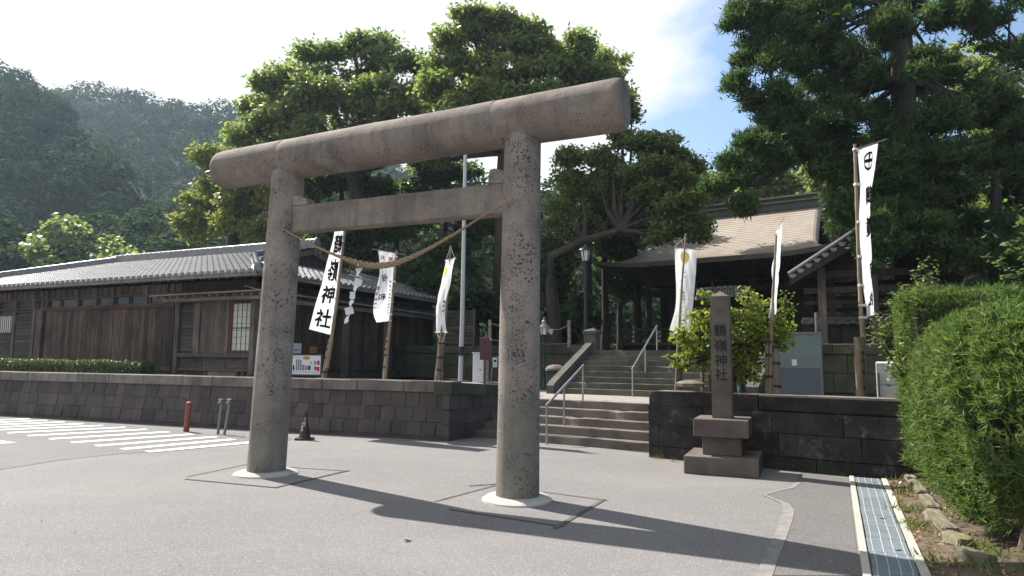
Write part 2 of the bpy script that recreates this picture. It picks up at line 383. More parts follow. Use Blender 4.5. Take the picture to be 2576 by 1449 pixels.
def m_asphalt(name, c, dark, sp):
    t = NT(name); v = t.world()
    col = t.mix(t.ramp(t.noise(v, 0.55, 5, 0.6), 0.3, 0.7), c, dark)
    col = t.mix(t.ramp(t.noise(t.world((1, 2.5, 1)), 1.3, 6, 0.65), 0.42, 0.75, 0, 0.5), col, tuple(x * 0.72 for x in c))
    col = t.mix(t.ramp(t.noise(t.world((.5, .9, 1)), 0.35, 3, 0.5), 0.5, 0.62, 0, 0.28), col, tuple(x * 1.22 for x in c))
    col = t.mix(t.ramp(t.noise(v, 2.7, 7, 0.75), 0.63, 0.72, 0, 0.4), col, tuple(x * 0.68 for x in c))
    n = t.N('ShaderNodeTexVoronoi'); n.inputs['Scale'].default_value = 130; t.l.new(v, n.inputs['Vector'])
    sepr = t.N('ShaderNodeSeparateColor'); t.l.new(n.outputs['Color'], sepr.inputs[0])
    col = t.mix(t.ramp(sepr.outputs[0], 0.0, 1.0, 0, sp), col, tuple(x * 0.45 for x in c))
    col = t.mix(t.ramp(sepr.outputs[1], 0.86, 0.94, 0, 0.6), col, tuple(min(1, x * 1.8) for x in c))
    return t.done(t.bsdf(col, 0.9, 0.25, bump=t.noise(v, 160, 3), bumpd=0.004, bumps=0.6))
M['asphalt'] = m_asphalt('pale_asphalt', (0.192, 0.183, 0.180), (0.155, 0.147, 0.145), 0.42)
M['asphalt_new'] = m_asphalt('newer_asphalt', (0.148, 0.140, 0.138), (0.122, 0.115, 0.114), 0.45)
M['asphalt_road'] = m_asphalt('road_asphalt', (0.176, 0.169, 0.167), (0.145, 0.139, 0.138), 0.65)
M['terrace'] = m_asphalt('pale_terrace', (0.27, 0.25, 0.222), (0.21, 0.192, 0.172), 0.3)

# ------------------------------------------------------------------ foliage helper: thousands of real leaves in one crown mesh
def leaf_mesh(name, P, Nn, L, Wd, tint, mat, parent=None, A=None, tri=False):
    P = np.asarray(P, float); n = len(P)
    Nn = Nn / (np.linalg.norm(Nn, axis=1, keepdims=True) + 1e-9)
    if A is None:
        A = RNG.normal(size=(n, 3))
    A = A - Nn * np.sum(A * Nn, axis=1, keepdims=True)
    A = A / (np.linalg.norm(A, axis=1, keepdims=True) + 1e-9)
    B = np.cross(Nn, A)
    L = np.broadcast_to(L, (n,))[:, None]; Wd = np.broadcast_to(Wd, (n,))[:, None]
    k = 3 if tri else 4
    vs = np.empty((n, k, 3))
    if tri:
        vs[:, 0] = P - B * Wd * 0.5; vs[:, 1] = P + B * Wd * 0.5; vs[:, 2] = P + A * L
    else:
        vs[:, 0] = P - A * L * 0.5; vs[:, 1] = P + B * Wd * 0.5 - Nn * Wd * 0.15 + A * L * 0.05; vs[:, 2] = P + A * L * 0.5 - Nn * L * 0.12; vs[:, 3] = P - B * Wd * 0.5 - Nn * Wd * 0.15 + A * L * 0.05
    if parent is not None:
        inv = np.array(WM(parent).inverted()); vs = vs @ inv[:3, :3].T + inv[:3, 3]
    me = bpy.data.meshes.new(name)
    me.vertices.add(n * k); me.vertices.foreach_set('co', vs.astype(np.float32).ravel())
    me.loops.add(n * k); me.loops.foreach_set('vertex_index', np.arange(n * k, dtype=np.int32))
    me.polygons.add(n); me.polygons.foreach_set('loop_start', np.arange(0, n * k, k, dtype=np.int32)); me.polygons.foreach_set('loop_total', np.full(n, k, dtype=np.int32))
    at_ = me.attributes.new('tint', 'FLOAT', 'FACE'); at_.data.foreach_set('value', np.asarray(tint, np.float32))
    me.materials.append(mat); me.update(calc_edges=True)
    o = bpy.data.objects.new(name, me); COL.objects.link(o)
    if parent is not None: o.parent = parent
    return o
def unit(n):
    d = RNG.normal(size=(n, 3)); return d / np.linalg.norm(d, axis=1, keepdims=True)
def lobes_px(L):
    out = []
    for q in L:
        x, y, rx, ry, Y = q[:5]; c = at(x, y, Y); k = Y / F_
        out.append((np.array(c), np.array((rx * k, (q[5] if len(q) > 5 else (rx + ry) * 0.5 * k), ry * k))))
    return out
def split_lobes(lobes, k):
    out = []
    for c, r in lobes:
        n = max(3, int(k * RNG.uniform(.7, 1.3)))
        d = unit(n); d[:, 2] = d[:, 2] * .9 + .1
        for i in range(n):
            s = RNG.uniform(.30, .52)
            out.append((c + d[i] * r * RNG.uniform(.45, .95), r * s * np.array((1.05, 1.05, .9))))
    return out
def crown_leaves(lobes, per_m2, clump_r, leaves, tint0=0.5, inner=0.55):
    """clumps of leaves spread through the outer part of each lobe -> positions, normals, tint, clump centres"""
    Ps, Ns, Ts, Cs = [], [], [], []
    for c, r in lobes:
        area = 4 * math.pi * ((r[0] * r[1]) ** 1.6 / 3 + (r[0] * r[2]) ** 1.6 / 3 + (r[1] * r[2]) ** 1.6 / 3) ** (1 / 1.6)
        k = max(4, int(area * per_m2))
        d = unit(k); s = RNG.uniform(inner, 1.0, size=(k, 1)) ** 0.6
        cc = c + d * r * s
        Cs.append(cc)
        cr_ = clump_r * RNG.uniform(0.6, 1.35, size=(k, 1, 1))
        off = np.clip(RNG.normal(size=(k, leaves, 3)), -1.7, 1.7) * np.array((0.55, 0.55, 0.32)) * cr_
        p = cc[:, None, :] + off
        nn = d[:, None, :] * 0.55 + np.array((0, 0, 0.55)) + RNG.normal(size=(k, leaves, 3)) * 0.55
        tt = np.clip(RNG.normal(tint0, 0.22, size=(k, 1)) + RNG.normal(0, 0.18, size=(k, leaves)), 0, 1)
        Ps.append(p.reshape(-1, 3)); Ns.append(nn.reshape(-1, 3)); Ts.append(tt.ravel())
    return np.concatenate(Ps), np.concatenate(Ns), np.concatenate(Ts), Cs
def bend(a, b, k=0.15, n=5, sag=0.0):
    a = V(a); b = V(b); d = b - a; o = V((random.uniform(-1, 1), random.uniform(-1, 1), random.uniform(-0.5, 0.5))) * d.length * k
    return [a + d * (i / (n - 1)) + o * math.sin(math.pi * i / (n - 1)) * (1 if i % 2 else 0.8) + V((0, 0, sag * math.sin(math.pi * i / (n - 1)))) for i in range(n)]
def tree(name, label, cat, base, forks, lobes, leafmat, barkmat, r0, per_m2=1.6, clump_r=0.55, leaves=34, L=0.20, Wd=0.10, group=None, tint0=0.5, twigs=6, spiky=False, inner=0.55, split=0, high=False, limb=0.36):
    t = thing(name, label, cat, base, 0, group)
    base = V(base); tb = MB()
    fpts = [V(f) for f in forks]
    path = [base - V((0, 0, 0.1))] + [base.lerp(fpts[0], k) + V((random.uniform(-.1, .1) * r0 * 3, random.uniform(-.1, .1) * r0 * 3, 0)) for k in (0.35, 0.7)] + fpts
    rr = [r0 * (1.25 if i == 0 else 1 - 0.55 * i / (len(path) - 1)) for i in range(len(path))]
    tb.tube(path, rr, 10)
    subs = split_lobes(lobes, split) if split else lobes
    P, Nn, T, Cs = crown_leaves(subs, per_m2, clump_r, leaves, tint0, inner)
    if split:
        cen_ = np.array([q[0] for q in subs])
        Cs = [cen_[np.argsort(np.sum((cen_ - c) ** 2, 1))[:twigs]] for c, r in lobes]
    for (c, r), cc in zip(lobes, Cs):
        c = V(c); skip = False; f = min(fpts + [base.lerp(fpts[0], 0.75)], key=lambda q: (q - c).length + ((6 if q.z < c.z - .3 else 0) if high else (3 if q.z > c.z + 1 else 0)))
        e = c - V((0, 0, r[2] * 0.25)); ln = (e - f).length
        if not (high and (ln > 3.2 or c.z < f.z - 1.2)): tb.tube(bend(f, e, 0.10, 5), [max(0.02, r0 * limb * q) for q in (1, .8, .62, .45, .25)], 6)
        for q in cc[:twigs]:
            tb.tube(bend(e, q, 0.12, 4), [max(0.012, r0 * 0.09 * z) for z in (1, .8, .6, .3)], 5, False)
    tb.build('trunk', barkmat, t, world=True, smooth=True)
    n = len(P)
    if spiky:
        A = Nn * 0.4 + np.array((0, 0, 0.25)) + RNG.normal(size=(n, 3)) * 0.6
        leaf_mesh('crown', P, RNG.normal(size=(n, 3)), L * RNG.uniform(0.6, 1.4, n), Wd * RNG.uniform(0.7, 1.3, n), T, leafmat, t, A=A, tri=True)
    else:
        leaf_mesh('crown', P, Nn, L * RNG.uniform(0.65, 1.35, n), Wd * RNG.uniform(0.7, 1.3, n), T, leafmat, t)
    return t

# ------------------------------------------------------------------ lettering helper
def text_geo(s, size=1.0, bold=0.0):
    cu = bpy.data.curves.new('lettering', 'FONT'); cu.body = s; cu.size = size; cu.offset = 0.0
    cu.align_x = 'CENTER'; cu.align_y = 'CENTER'; cu.resolution_u = 3; cu.fill_mode = 'FRONT'
    o = bpy.data.objects.new('lettering', cu); COL.objects.link(o)
    dg = bpy.context.evaluated_depsgraph_get(); me = bpy.data.meshes.new_from_object(o.evaluated_get(dg))
    vs = [V(v.co) for v in me.vertices]; fs = [tuple(p.vertices) for p in me.polygons]
    bpy.data.objects.remove(o, do_unlink=True); bpy.data.curves.remove(cu); bpy.data.meshes.remove(me)
    if vs:                                                   # centre the glyph on its own outline
        x0, x1 = min(v.x for v in vs), max(v.x for v in vs); y0, y1 = min(v.y for v in vs), max(v.y for v in vs)
        vs = [V((v.x - (x0 + x1) / 2, v.y - (y0 + y1) / 2, 0)) for v in vs]
        if bold:                                             # brush weight: the glyph again, nudged all round
            base_v, base_f = list(vs), list(fs); n0 = len(base_v)
            for i, (dx, dy) in enumerate(((bold, 0), (-bold, 0), (0, bold), (0, -bold))):
                vs += [V((v.x + dx, v.y + dy, 0.001 * (i + 1))) for v in base_v]
                fs += [tuple(q + n0 * (i + 1) for q in f) for f in base_f]
    return vs, fs
def ring_cross(n=28, w=0.14):
    vs, fs = [], []
    for k in range(n):
        a = 2 * math.pi * k / n; vs += [V((0.5 * math.cos(a), 0.5 * math.sin(a), 0)), V(((0.5 - w * .7) * math.cos(a), (0.5 - w * .7) * math.sin(a), 0))]
    for k in range(n):
        q = (k + 1) % n; fs.append((2 * k, 2 * q, 2 * q + 1, 2 * k + 1))
    for hx, hy in ((0.42, w * .55), (w * .55, 0.42)):
        b = len(vs); vs += [V((-hx, -hy, 0.001)), V((hx, -hy, 0.001)), V((hx, hy, 0.001)), V((-hx, hy, 0.001))]; fs.append((b, b + 1, b + 2, b + 3))
    return vs, fs
# ================================================================== ground and terraces
def sheet(name, pts, z, mat, kind='structure', label=None):
    m = MB(); m.add([V((p[0], p[1], z)) for p in pts], [tuple(range(len(pts)))])
    return tag(m.build(name, mat), kind=kind)
u33, v33 = frame(33); u35, v35 = frame(35); u21, v21 = frame(21.15); u24, v24 = frame(24.5); u36, v36 = frame(36)
S0 = V((1.44, 12.43, 0)); RW0 = V((2.247, 11.208, 0)); LC = V((-1.169, 13.105, 0))
UPZ, TZ, LZ, RTZ = 1.82, 0.95, 0.74, 0.80
def sp(u, v, z=0): return S0 + u33 * u + v33 * v + V((0, 0, z))
g = MB(); g.add([(-300, -60, 0), (300, -60, 0), (300, 330, 0), (-300, 330, 0)], [(0, 1, 2, 3)])
tag(g.build('ground', M['asphalt']), kind='structure')
def slab(name, pts, z0, z1, mat):
    m = MB(); m.prism([(p[0], p[1]) for p in pts], z0, z1)
    return tag(m.build(name, mat), kind='structure')
NEW_L = sp(-2.8, 5.6); NEW_R = sp(1.95, 5.6)
lw_far = LC - u21 * 32
slab('terrace', [LC + v21 * 0.3 - u21 * 0.2, lw_far + v21 * 0.3, lw_far + v21 * 40, NEW_L - u36 * 40 + v36 * 1.0, NEW_L - u36 * 5.0 + v36 * 0.2, sp(-5.0, 3.4), sp(-3.0, 1.6)], -0.3, TZ, M['terrace'])
slab('landing', [sp(-2.75, 1.30), sp(1.3, 1.30), sp(1.3, 4.2), sp(2.6, 5.2), sp(-2.6, 6.2), NEW_L - u36 * 5.2 + v36 * 0.4, sp(-5.1, 3.4), sp(-3.05, 1.6)], -0.3, LZ, M['terrace'])
rt_end = RW0 + u35 * 11
slab('right_terrace', [RW0 + v35 * 0.3 + u35 * 0.1, rt_end + v35 * 0.3, rt_end + v35 * 16, NEW_R + u33 * 9 + v33 * 0.4, NEW_R + v33 * 0.2 + u33 * 0.2, sp(1.36, 4.0)], -0.3, RTZ, M['dirt'])
slab('upper_ground', [NEW_L - u36 * 40 + v36 * 0.3, NEW_L + v36 * 0.2, NEW_R + v33 * 0.2, NEW_R + u33 * 16 + v33 * 0.3, NEW_R + u33 * 16 + v33 * 60, NEW_L - u36 * 40 + v36 * 60], -0.3, UPZ, M['dirt'])
# newer strip of asphalt along the drain, with the pale mortar seam that bounds it
def gz(x, y): return atz(x, y, 0)
sheet('asphalt_patch', [gz(2015, 1190), gz(2134, 1204), gz(2163, 1449), gz(1940, 1449), gz(1960, 1400), gz(1985, 1330), gz(1992, 1290), gz(1960, 1258), gz(1925, 1247), gz(1960, 1236), gz(2000, 1220)], 0.004, M['asphalt_new'])
ctr = [(2012, 1214, 8), (1990, 1228, 9), (1950, 1238, 6), (1922, 1246, 6), (1945, 1256, 5), (1975, 1268, 9), (1985, 1285, 14), (1978, 1310, 16), (1960, 1360, 17), (1938, 1410, 19), (1920, 1455, 22)]
sm = MB(); rows = [[gz(x - w, y) + V((0, 0, 0.008)), gz(x + w, y) + V((0, 0, 0.008))] for x, y, w in ctr]; sm.grid(rows)
tag(sm.build('mortar_seam', M['pale_seam']), kind='structure')
sheet('road_patch', [gz(-400, 1070), gz(-20, 1040), gz(620, 1098), gz(690, 1112), gz(560, 1120), gz(430, 1135), gz(300, 1142), gz(150, 1158), gz(0, 1182), gz(-400, 1260)], 0.004, M['asphalt_road'])
# sealed square cuts round both pillars
def strip(a, b, w, z=0.005):
    a = V(a); b = V(b); d = (b - a).normalized(); n = V((d.y, -d.x, 0)) * w / 2
    return [a + n + V((0, 0, z)), b + n + V((0, 0, z)), b - n + V((0, 0, z)), a - n + V((0, 0, z))]
def strips(name, L, mat, zz=0.005):
    m = MB()
    for i, (a, b, w) in enumerate(L): m.add(strip(a, b, w, zz + 0.0012 * (i % 4)), [(0, 1, 2, 3)])
    return tag(m.build(name, mat), kind='structure')
strips('asphalt_seam', [(gz(1095, 1262), gz(1252, 1220), .04), (gz(1130, 1282), gz(1420, 1326), .035), (gz(1395, 1330), gz(1520, 1257), .05), (gz(1365, 1238), gz(1528, 1260), .025), (gz(1180, 1223), gz(1250, 1218), .06),
                          (gz(470, 1200), gz(640, 1165), .025), (gz(465, 1206), gz(700, 1228), .035), (gz(690, 1228), gz(878, 1184), .04), (gz(730, 1176), gz(880, 1186), .03)], M['seam'])
# crosswalk
la, lb = gz(1100, 851), None
Ls = [(1185, 850), (980, 829), (770, 802), (575, 775), (395, 747), (220, 721), (60, 697), (-90, 676), (-220, 660), (-330, 645), (-430, 630), (-520, 618)]
Rs = [(2060, 770), (1880, 748), (1740, 728), (1550, 708), (1360, 688), (1180, 668), (1010, 652), (830, 637), (670, 623), (520, 608), (380, 595), (240, 582)]
for (lx, ly), (rx, ry) in zip(Ls, Rs):
    a = gz(lx * .3125, 872 + ly * .3125); b = gz(rx * .3125, 872 + ry * .3125)
    tag(MB().add(strip(a, b, 0.235, 0.009), [(0, 1, 2, 3)]).build('crosswalk_stripe', M['stripe']), kind='structure')
sheet('stop_line', [gz(-150, 1102), gz(0, 1109), gz(44, 1115), gz(0, 1117), gz(-150, 1117)], 0.009, M['stripe'])

# ================================================================== stone walls
def block_wall(t, L0, L1, courses, bw, mat, batter, H, name='stone_block', slant=0.0, gap=0.012, y0=0.0, depth=0.16, jit=0.006, flip=False):
    for ci, (z0, z1) in enumerate(courses):
        x = L0 - random.uniform(0, bw)
        while x < L1:
            w = bw * random.uniform(0.82, 1.25); x1 = min(x + w, L1); xa = max(x, L0)
            if x1 - xa > 0.05:
                yb = lambda z: y0 + batter * z / H
                d = random.uniform(-0.005, 0.005)
                ps = []
                for xx, zz in ((xa + gap / 2, z0 + gap / 2), (x1 - gap / 2, z0 + gap / 2), (x1 - gap / 2, z1 - gap / 2), (xa + gap / 2, z1 - gap / 2)):
                    ps.append((xx + slant * (zz - z0) + random.uniform(-jit, jit), zz + random.uniform(-jit, jit)))
                c = 0.004
                cx = sum(p[0] for p in ps) / 4; cz = sum(p[1] for p in ps) / 4
                fr = [V((px + (c if px < cx else -c), yb(pz) + d - 0.004, pz + (c if pz < cz else -c))) for px, pz in ps]
                bk = [V((px, yb(pz) + d + 0.014, pz)) for px, pz in ps]
                b2 = [V((px, yb(pz) + depth, pz)) for px, pz in ps]
                m = MB(); m.add(fr + bk + b2, [(0, 1, 2, 3)] + [(i, 4 + i, 4 + (i + 1) % 4, (i + 1) % 4) for i in range(4)] + [(4 + i, 8 + i, 8 + (i + 1) % 4, 4 + (i + 1) % 4) for i in range(4)])
                m.build(name, mat, t)
            x += w
def copings(t, L0, L1, z0, z1, bw, mat, y0, y1, name='coping_stone', taper=0.0):
    x = L0
    while x < L1 - 0.05:
        w = bw * random.uniform(0.7, 1.3); x1 = min(x + w, L1)
        if L1 - x1 < 0.15: x1 = L1
        m = MB(); m.bbox(((x + x1) / 2, (y0 + y1) / 2 + random.uniform(-.004, .004), (z0 + z1) / 2 + random.uniform(-.004, .004)), (x1 - x - 0.008, y1 - y0, z1 - z0), 0.016)
        m.build(name, mat, t); x = x1
lw = thing('stone_wall', 'long low retaining wall of small brown blocks behind the crosswalk and cone', 'wall', LC, -rad(21.15))
MB().add([(-24, 0.012, -0.1), (-.15, 0.012, -0.1), (-.15, 0.132, 0.91), (-24, 0.132, 0.91), (-24, 0.5, -0.1), (-.15, 0.5, -0.1), (-.15, 0.5, 0.91), (-24, 0.5, 0.91)],
         [(0, 1, 2, 3), (4, 7, 6, 5), (0, 4, 5, 1), (3, 2, 6, 7), (0, 3, 7, 4), (1, 5, 6, 2)]).build('wall_core', M['mortar'], lw)
block_wall(lw, -15.0, 0.0, [(0.065, 0.335), (0.335, 0.615), (0.615, 0.905)], 0.33, M['wall_stone'], 0.13, 1.0, slant=0.05, gap=0.009)
b = MB(); b.span(-15, 0, -0.03, 0.1, -0.05, 0.062); b.build('footing', M['wall_stone'], lw)
b = MB(); b.span(-24, -15.01, -0.01, 0.2, 0.0, 0.9); b.build('plain_wall', M['wall_stone'], lw)
copings(lw, -24, 0.03, 0.905, 1.125, 0.95, M['coping_stone'], 0.07, 0.46)
rw_ = thing('return_wall', 'short stone wall turning in at the left edge of the lower steps', 'wall', LC, -rad(33) + rad(90))
rw_.rotation_euler = (0, 0, rad(57))      # local x runs back along the steps
MB().span(0.12, 3.2, 0.02, 0.4, -0.1, 0.86).build('wall_core', M['mortar'], rw_)
block_wall(rw_, -0.04, 3.2, [(0.02, 0.30), (0.30, 0.58), (0.58, 0.86)], 0.42, M['wall_stone'], 0.0, 1.0)
m = MB(); m.extrude([(-0.02, -0.04, 0.87), (1.5, -0.04, 0.83), (1.5, -0.04, 1.03), (-0.02, -0.04, 1.115)], (0, 0.42, 0)); m.build('coping_stone', M['upper_stone'], rw_)
m = MB(); m.extrude([(1.51, -0.04, 0.83), (3.2, -0.04, 0.80), (3.2, -0.04, 1.00), (1.51, -0.04, 1.03)], (0, 0.42, 0)); m.build('coping_stone', M['upper_stone'], rw_)

rw = thing('stone_wall', 'blackened retaining wall of large blocks behind the stone monument', 'wall', RW0, -rad(35))
MB().span(0.02, 11, 0.03, 0.5, -0.1, 0.83).build('wall_core', M['black_stone'], rw)
block_wall(rw, 0.0, 7.5, [(-0.02, 0.19), (0.19, 0.52), (0.52, 0.835)], 1.1, M['black_stone'], 0.0, 1.0, gap=0.008, depth=0.3)
MB().span(7.5, 11, -0.004, 0.2, 0, 0.835).build('plain_wall', M['black_stone'], rw)
m = MB(); m.extrude([(0.02, 0, 0.838), (1.75, 0, 0.838), (1.75, 0, 1.06), (0.09, 0, 1.06), (0.02, 0, 0.96)], (0, 0.48, 0)); m.build('coping_stone', M['black_stone'], rw)
copings(rw, 1.755, 7.5, 0.838, 1.06, 1.9, M['black_stone'], 0.0, 0.48)
# thin pale sheet along the dark coping tops: sunlit edge put into its colour
MB().span(0.12, 7.5, 0.02, 0.46, 1.063, 1.070).build('lit_top', M['coping_stone'], rw)

up = thing('stone_wall', 'mossy upper retaining wall left of the second flight of steps', 'wall', NEW_L, -rad(36))
MB().span(-22, 0, 0.04, 0.5, 0.3, 1.76).build('wall_core', M['upper_stone'], up)
block_wall(up, -14, -0.15, [(0.6, 0.98), (0.98, 1.36), (1.36, 1.74)], 1.0, M['upper_stone'], 0, 1.0, depth=0.2, gap=0.01)
copings(up, -14, -0.15, 1.742, 1.98, 1.3, M['upper_stone'], -0.05, 0.45)
ur = thing('stone_wall', 'mossy upper retaining wall right of the steps, behind the refrigerator', 'wall', NEW_R, -rad(33))
MB().span(0, 14, 0.04, 0.5, 0.3, 1.76).build('wall_core', M['upper_stone'], ur)
block_wall(ur, 0, 9, [(0.88, 1.32), (1.32, 1.74)], 1.1, M['upper_stone'], 0, 1.0, depth=0.2, gap=0.01)
copings(ur, 0, 9, 1.742, 1.98, 1.4, M['upper_stone'], -0.05, 0.45)

# ================================================================== steps
def flight(t, u0, u1, v0, n, rise, tread, z0, mat, joint, deep=0.5, name='step_stone'):
    for i in range(n):
        x = u0
        while x < u1 - 0.05:
            x1 = min(x + joint * random.uniform(0.6, 1.4), u1)
            if u1 - x1 < 0.4: x1 = u1
            bm = bmesh.new(); bmesh.ops.create_cube(bm, size=1)
            for q in bm.verts: q.co = V((q.co.x * (x1 - x - 0.006), q.co.y * deep, q.co.z * rise))
            te = [e for e in bm.edges if all(q.co.z > 0 and q.co.y < 0 for q in e.verts)]
            bmesh.ops.subdivide_edges(bm, edges=[e for e in bm.edges if abs(e.verts[0].co.x - e.verts[1].co.x) > 0.1], cuts=7, use_grid_fill=True)
            for q in bm.verts:                                  # worn, chipped nosing
                if q.co.z > rise * 0.4 and q.co.y < -deep * 0.4:
                    q.co += V((0, random.uniform(0, 0.012), -random.uniform(0, 0.008)))
                    if random.random() < 0.04: q.co += V((0, 0.018, -0.018))
            bmesh.ops.bevel(bm, geom=[e for e in bm.edges if all(q.co.z > rise * 0.2 and q.co.y < -deep * 0.3 for q in e.verts)], offset=0.012, segments=2, affect='EDGES')
            bm.verts.index_update(); c = V(((x + x1) / 2, v0 + i * tread + deep / 2 + random.uniform(-.006, .006), z0 + rise * (i + 0.5) + random.uniform(-.003, .003)))
            m = MB(); m.add([q.co + c for q in bm.verts], [tuple(q.index for q in f.verts) for f in bm.faces]); bm.free()
            m.build(name, mat, t); x = x1
st1 = thing('stone_steps', 'lower flight of five worn stone steps between the two low walls', 'steps', S0, -rad(33))
flight(st1, -2.75, 1.34, 0.0, 5, LZ / 5, 0.29, 0.0, M['step_stone'], 1.7)
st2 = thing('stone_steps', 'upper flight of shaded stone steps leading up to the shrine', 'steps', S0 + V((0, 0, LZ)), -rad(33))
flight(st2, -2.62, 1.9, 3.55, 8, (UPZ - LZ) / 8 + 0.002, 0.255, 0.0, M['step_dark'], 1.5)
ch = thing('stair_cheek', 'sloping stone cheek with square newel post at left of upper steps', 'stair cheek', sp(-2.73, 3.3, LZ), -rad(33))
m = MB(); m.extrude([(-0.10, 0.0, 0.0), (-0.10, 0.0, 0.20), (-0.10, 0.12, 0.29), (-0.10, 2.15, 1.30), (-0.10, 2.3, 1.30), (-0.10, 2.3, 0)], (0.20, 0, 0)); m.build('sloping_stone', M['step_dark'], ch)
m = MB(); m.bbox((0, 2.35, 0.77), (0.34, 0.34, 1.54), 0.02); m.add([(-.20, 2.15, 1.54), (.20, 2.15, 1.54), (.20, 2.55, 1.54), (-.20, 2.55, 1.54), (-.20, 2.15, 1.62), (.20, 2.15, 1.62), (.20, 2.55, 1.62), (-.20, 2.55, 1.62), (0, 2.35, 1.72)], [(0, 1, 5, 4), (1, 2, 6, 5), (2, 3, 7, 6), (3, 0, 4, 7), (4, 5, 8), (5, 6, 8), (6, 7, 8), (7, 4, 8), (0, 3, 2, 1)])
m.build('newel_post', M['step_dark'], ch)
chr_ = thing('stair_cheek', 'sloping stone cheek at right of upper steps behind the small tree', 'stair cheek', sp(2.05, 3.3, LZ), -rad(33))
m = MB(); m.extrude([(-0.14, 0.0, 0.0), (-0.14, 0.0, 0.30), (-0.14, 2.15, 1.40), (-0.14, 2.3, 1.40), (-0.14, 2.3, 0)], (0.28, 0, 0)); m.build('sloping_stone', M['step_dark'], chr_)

def handrail(label, posts, hs):
    t = thing('handrail', label, 'handrail', posts[0], 0)
    tops = []
    for p, h in zip(posts, hs):
        MB().tube([p, p + V((0, 0, h))], 0.019, 8).build('post', M['steel'], t, world=True, smooth=True); tops.append(p + V((0, 0, h)))
    MB().tube([tops[0] - (tops[-1] - tops[0]).normalized() * 0.02, tops[-1] + (tops[-1] - tops[0]).normalized() * 0.04], 0.024, 10).build('rail', M['steel'], t, world=True, smooth=True)
    return t
def seg(a, b, k): return a.lerp(b, k)
p1, p3 = sp(-0.82, -0.16), sp(-0.80, 1.28, LZ); t1, t3 = p1 + V((0, 0, .72)), p3 + V((0, 0, .70))
p2 = sp(-0.81, 0.50, LZ * 0.4); h2 = t1.lerp(t3, (0.50 + .16) / 1.44).z - p2.z
handrail('bright steel handrail on the lower steps nearest the gate', [p1, p2, p3], [.72, h2, .70])
q1, q3 = sp(-0.62, 3.42, LZ), sp(-0.80, 5.45, UPZ); s1, s3 = q1 + V((0, 0, .63)), q3 + V((0, 0, .62))
q2 = sp(-0.72, 4.45, LZ + (UPZ - LZ) * .45); hh2 = s1.lerp(s3, .507).z - q2.z
handrail('steel handrail in the middle of the upper shaded steps', [q1, q2, q3], [.63, hh2, .62])

# ================================================================== torii
pL = gz(669, 1192); pR = gz(1301, 1257); tu = (pR - pL).normalized(); tn = V((-tu.y, tu.x, 0)); TL = (pR - pL).length
tor = thing('torii_gate', 'tall pitted stone shrine gate with round pillars and crossbeam', 'torii gate', pL, math.atan2(tu.y, tu.x))
def pillar(x0, x1, r0, r1, H):
    m = MB(); n, k = 40, 26; vs = []
    for i in range(k + 1):
        f = i / k; r = r0 + (r1 - r0) * f
        for j in range(n):
            a = 2 * math.pi * j / n; w = 1 + 0.010 * math.sin(3 * a + 5 * f) + 0.006 * math.sin(7 * a + 17 * f)
            vs.append((x0 + (x1 - x0) * f + r * w * math.cos(a), r * w * math.sin(a), H * f))
    fs = [(i * n + j, i * n + (j + 1) % n, (i + 1) * n + (j + 1) % n, (i + 1) * n + j) for i in range(k) for j in range(n)]
    m.add(vs, fs + [tuple(range(n))[::-1], tuple(k * n + j for j in range(n))])
    return m
t_pil = NT('torii_pillar_stone')
def pillar_mat():
    return m_stone('torii_pillar_stone', (0.292, 0.258, 0.225), (0.145, 0.125, 0.115), pit=0.27, pscale=19, blot=2.0, rv=0.05, bump=1.0, streak=0.3)
bpy.data.materials.remove(t_pil.m)
M['torii_p'] = pillar_mat()
def add_height_stain(mat, z0, z1, c):            # green-grey waterline stain round the pillar feet
    t = mat.node_tree; n = t.nodes; l = t.links
    b = [q for q in n if q.type == 'BSDF_PRINCIPLED'][0]; src = b.inputs['Base Color'].links[0].from_socket
    gp = n.new('ShaderNodeNewGeometry'); sx = n.new('ShaderNodeSeparateXYZ'); l.new(gp.outputs['Position'], sx.inputs[0])
    nz_ = n.new('ShaderNodeTexNoise'); nz_.inputs['Scale'].default_value = 2.2; nz_.inputs['Detail'].default_value = 5; l.new(gp.outputs['Position'], nz_.inputs['Vector'])
    ad = n.new('ShaderNodeMath'); ad.operation = 'MULTIPLY_ADD'; ad.inputs[1].default_value = 0.45; l.new(nz_.outputs['Fac'], ad.inputs[0]); l.new(sx.outputs['Z'], ad.inputs[2])
    mr = n.new('ShaderNodeMapRange'); mr.inputs['From Min'].default_value = z1; mr.inputs['From Max'].default_value = z0; mr.inputs['To Max'].default_value = 0.5; l.new(ad.outputs[0], mr.inputs['Value'])
    mx = n.new('ShaderNodeMix'); mx.data_type = 'RGBA'; l.new(mr.outputs['Result'], mx.inputs[0]); l.new(src, mx.inputs[6]); mx.inputs[7].default_value = rgb(c)
    l.new(mx.outputs[2], b.inputs['Base Color'])
add_height_stain(M['torii_p'], 1.25, 1.32, (0.175, 0.165, 0.142))
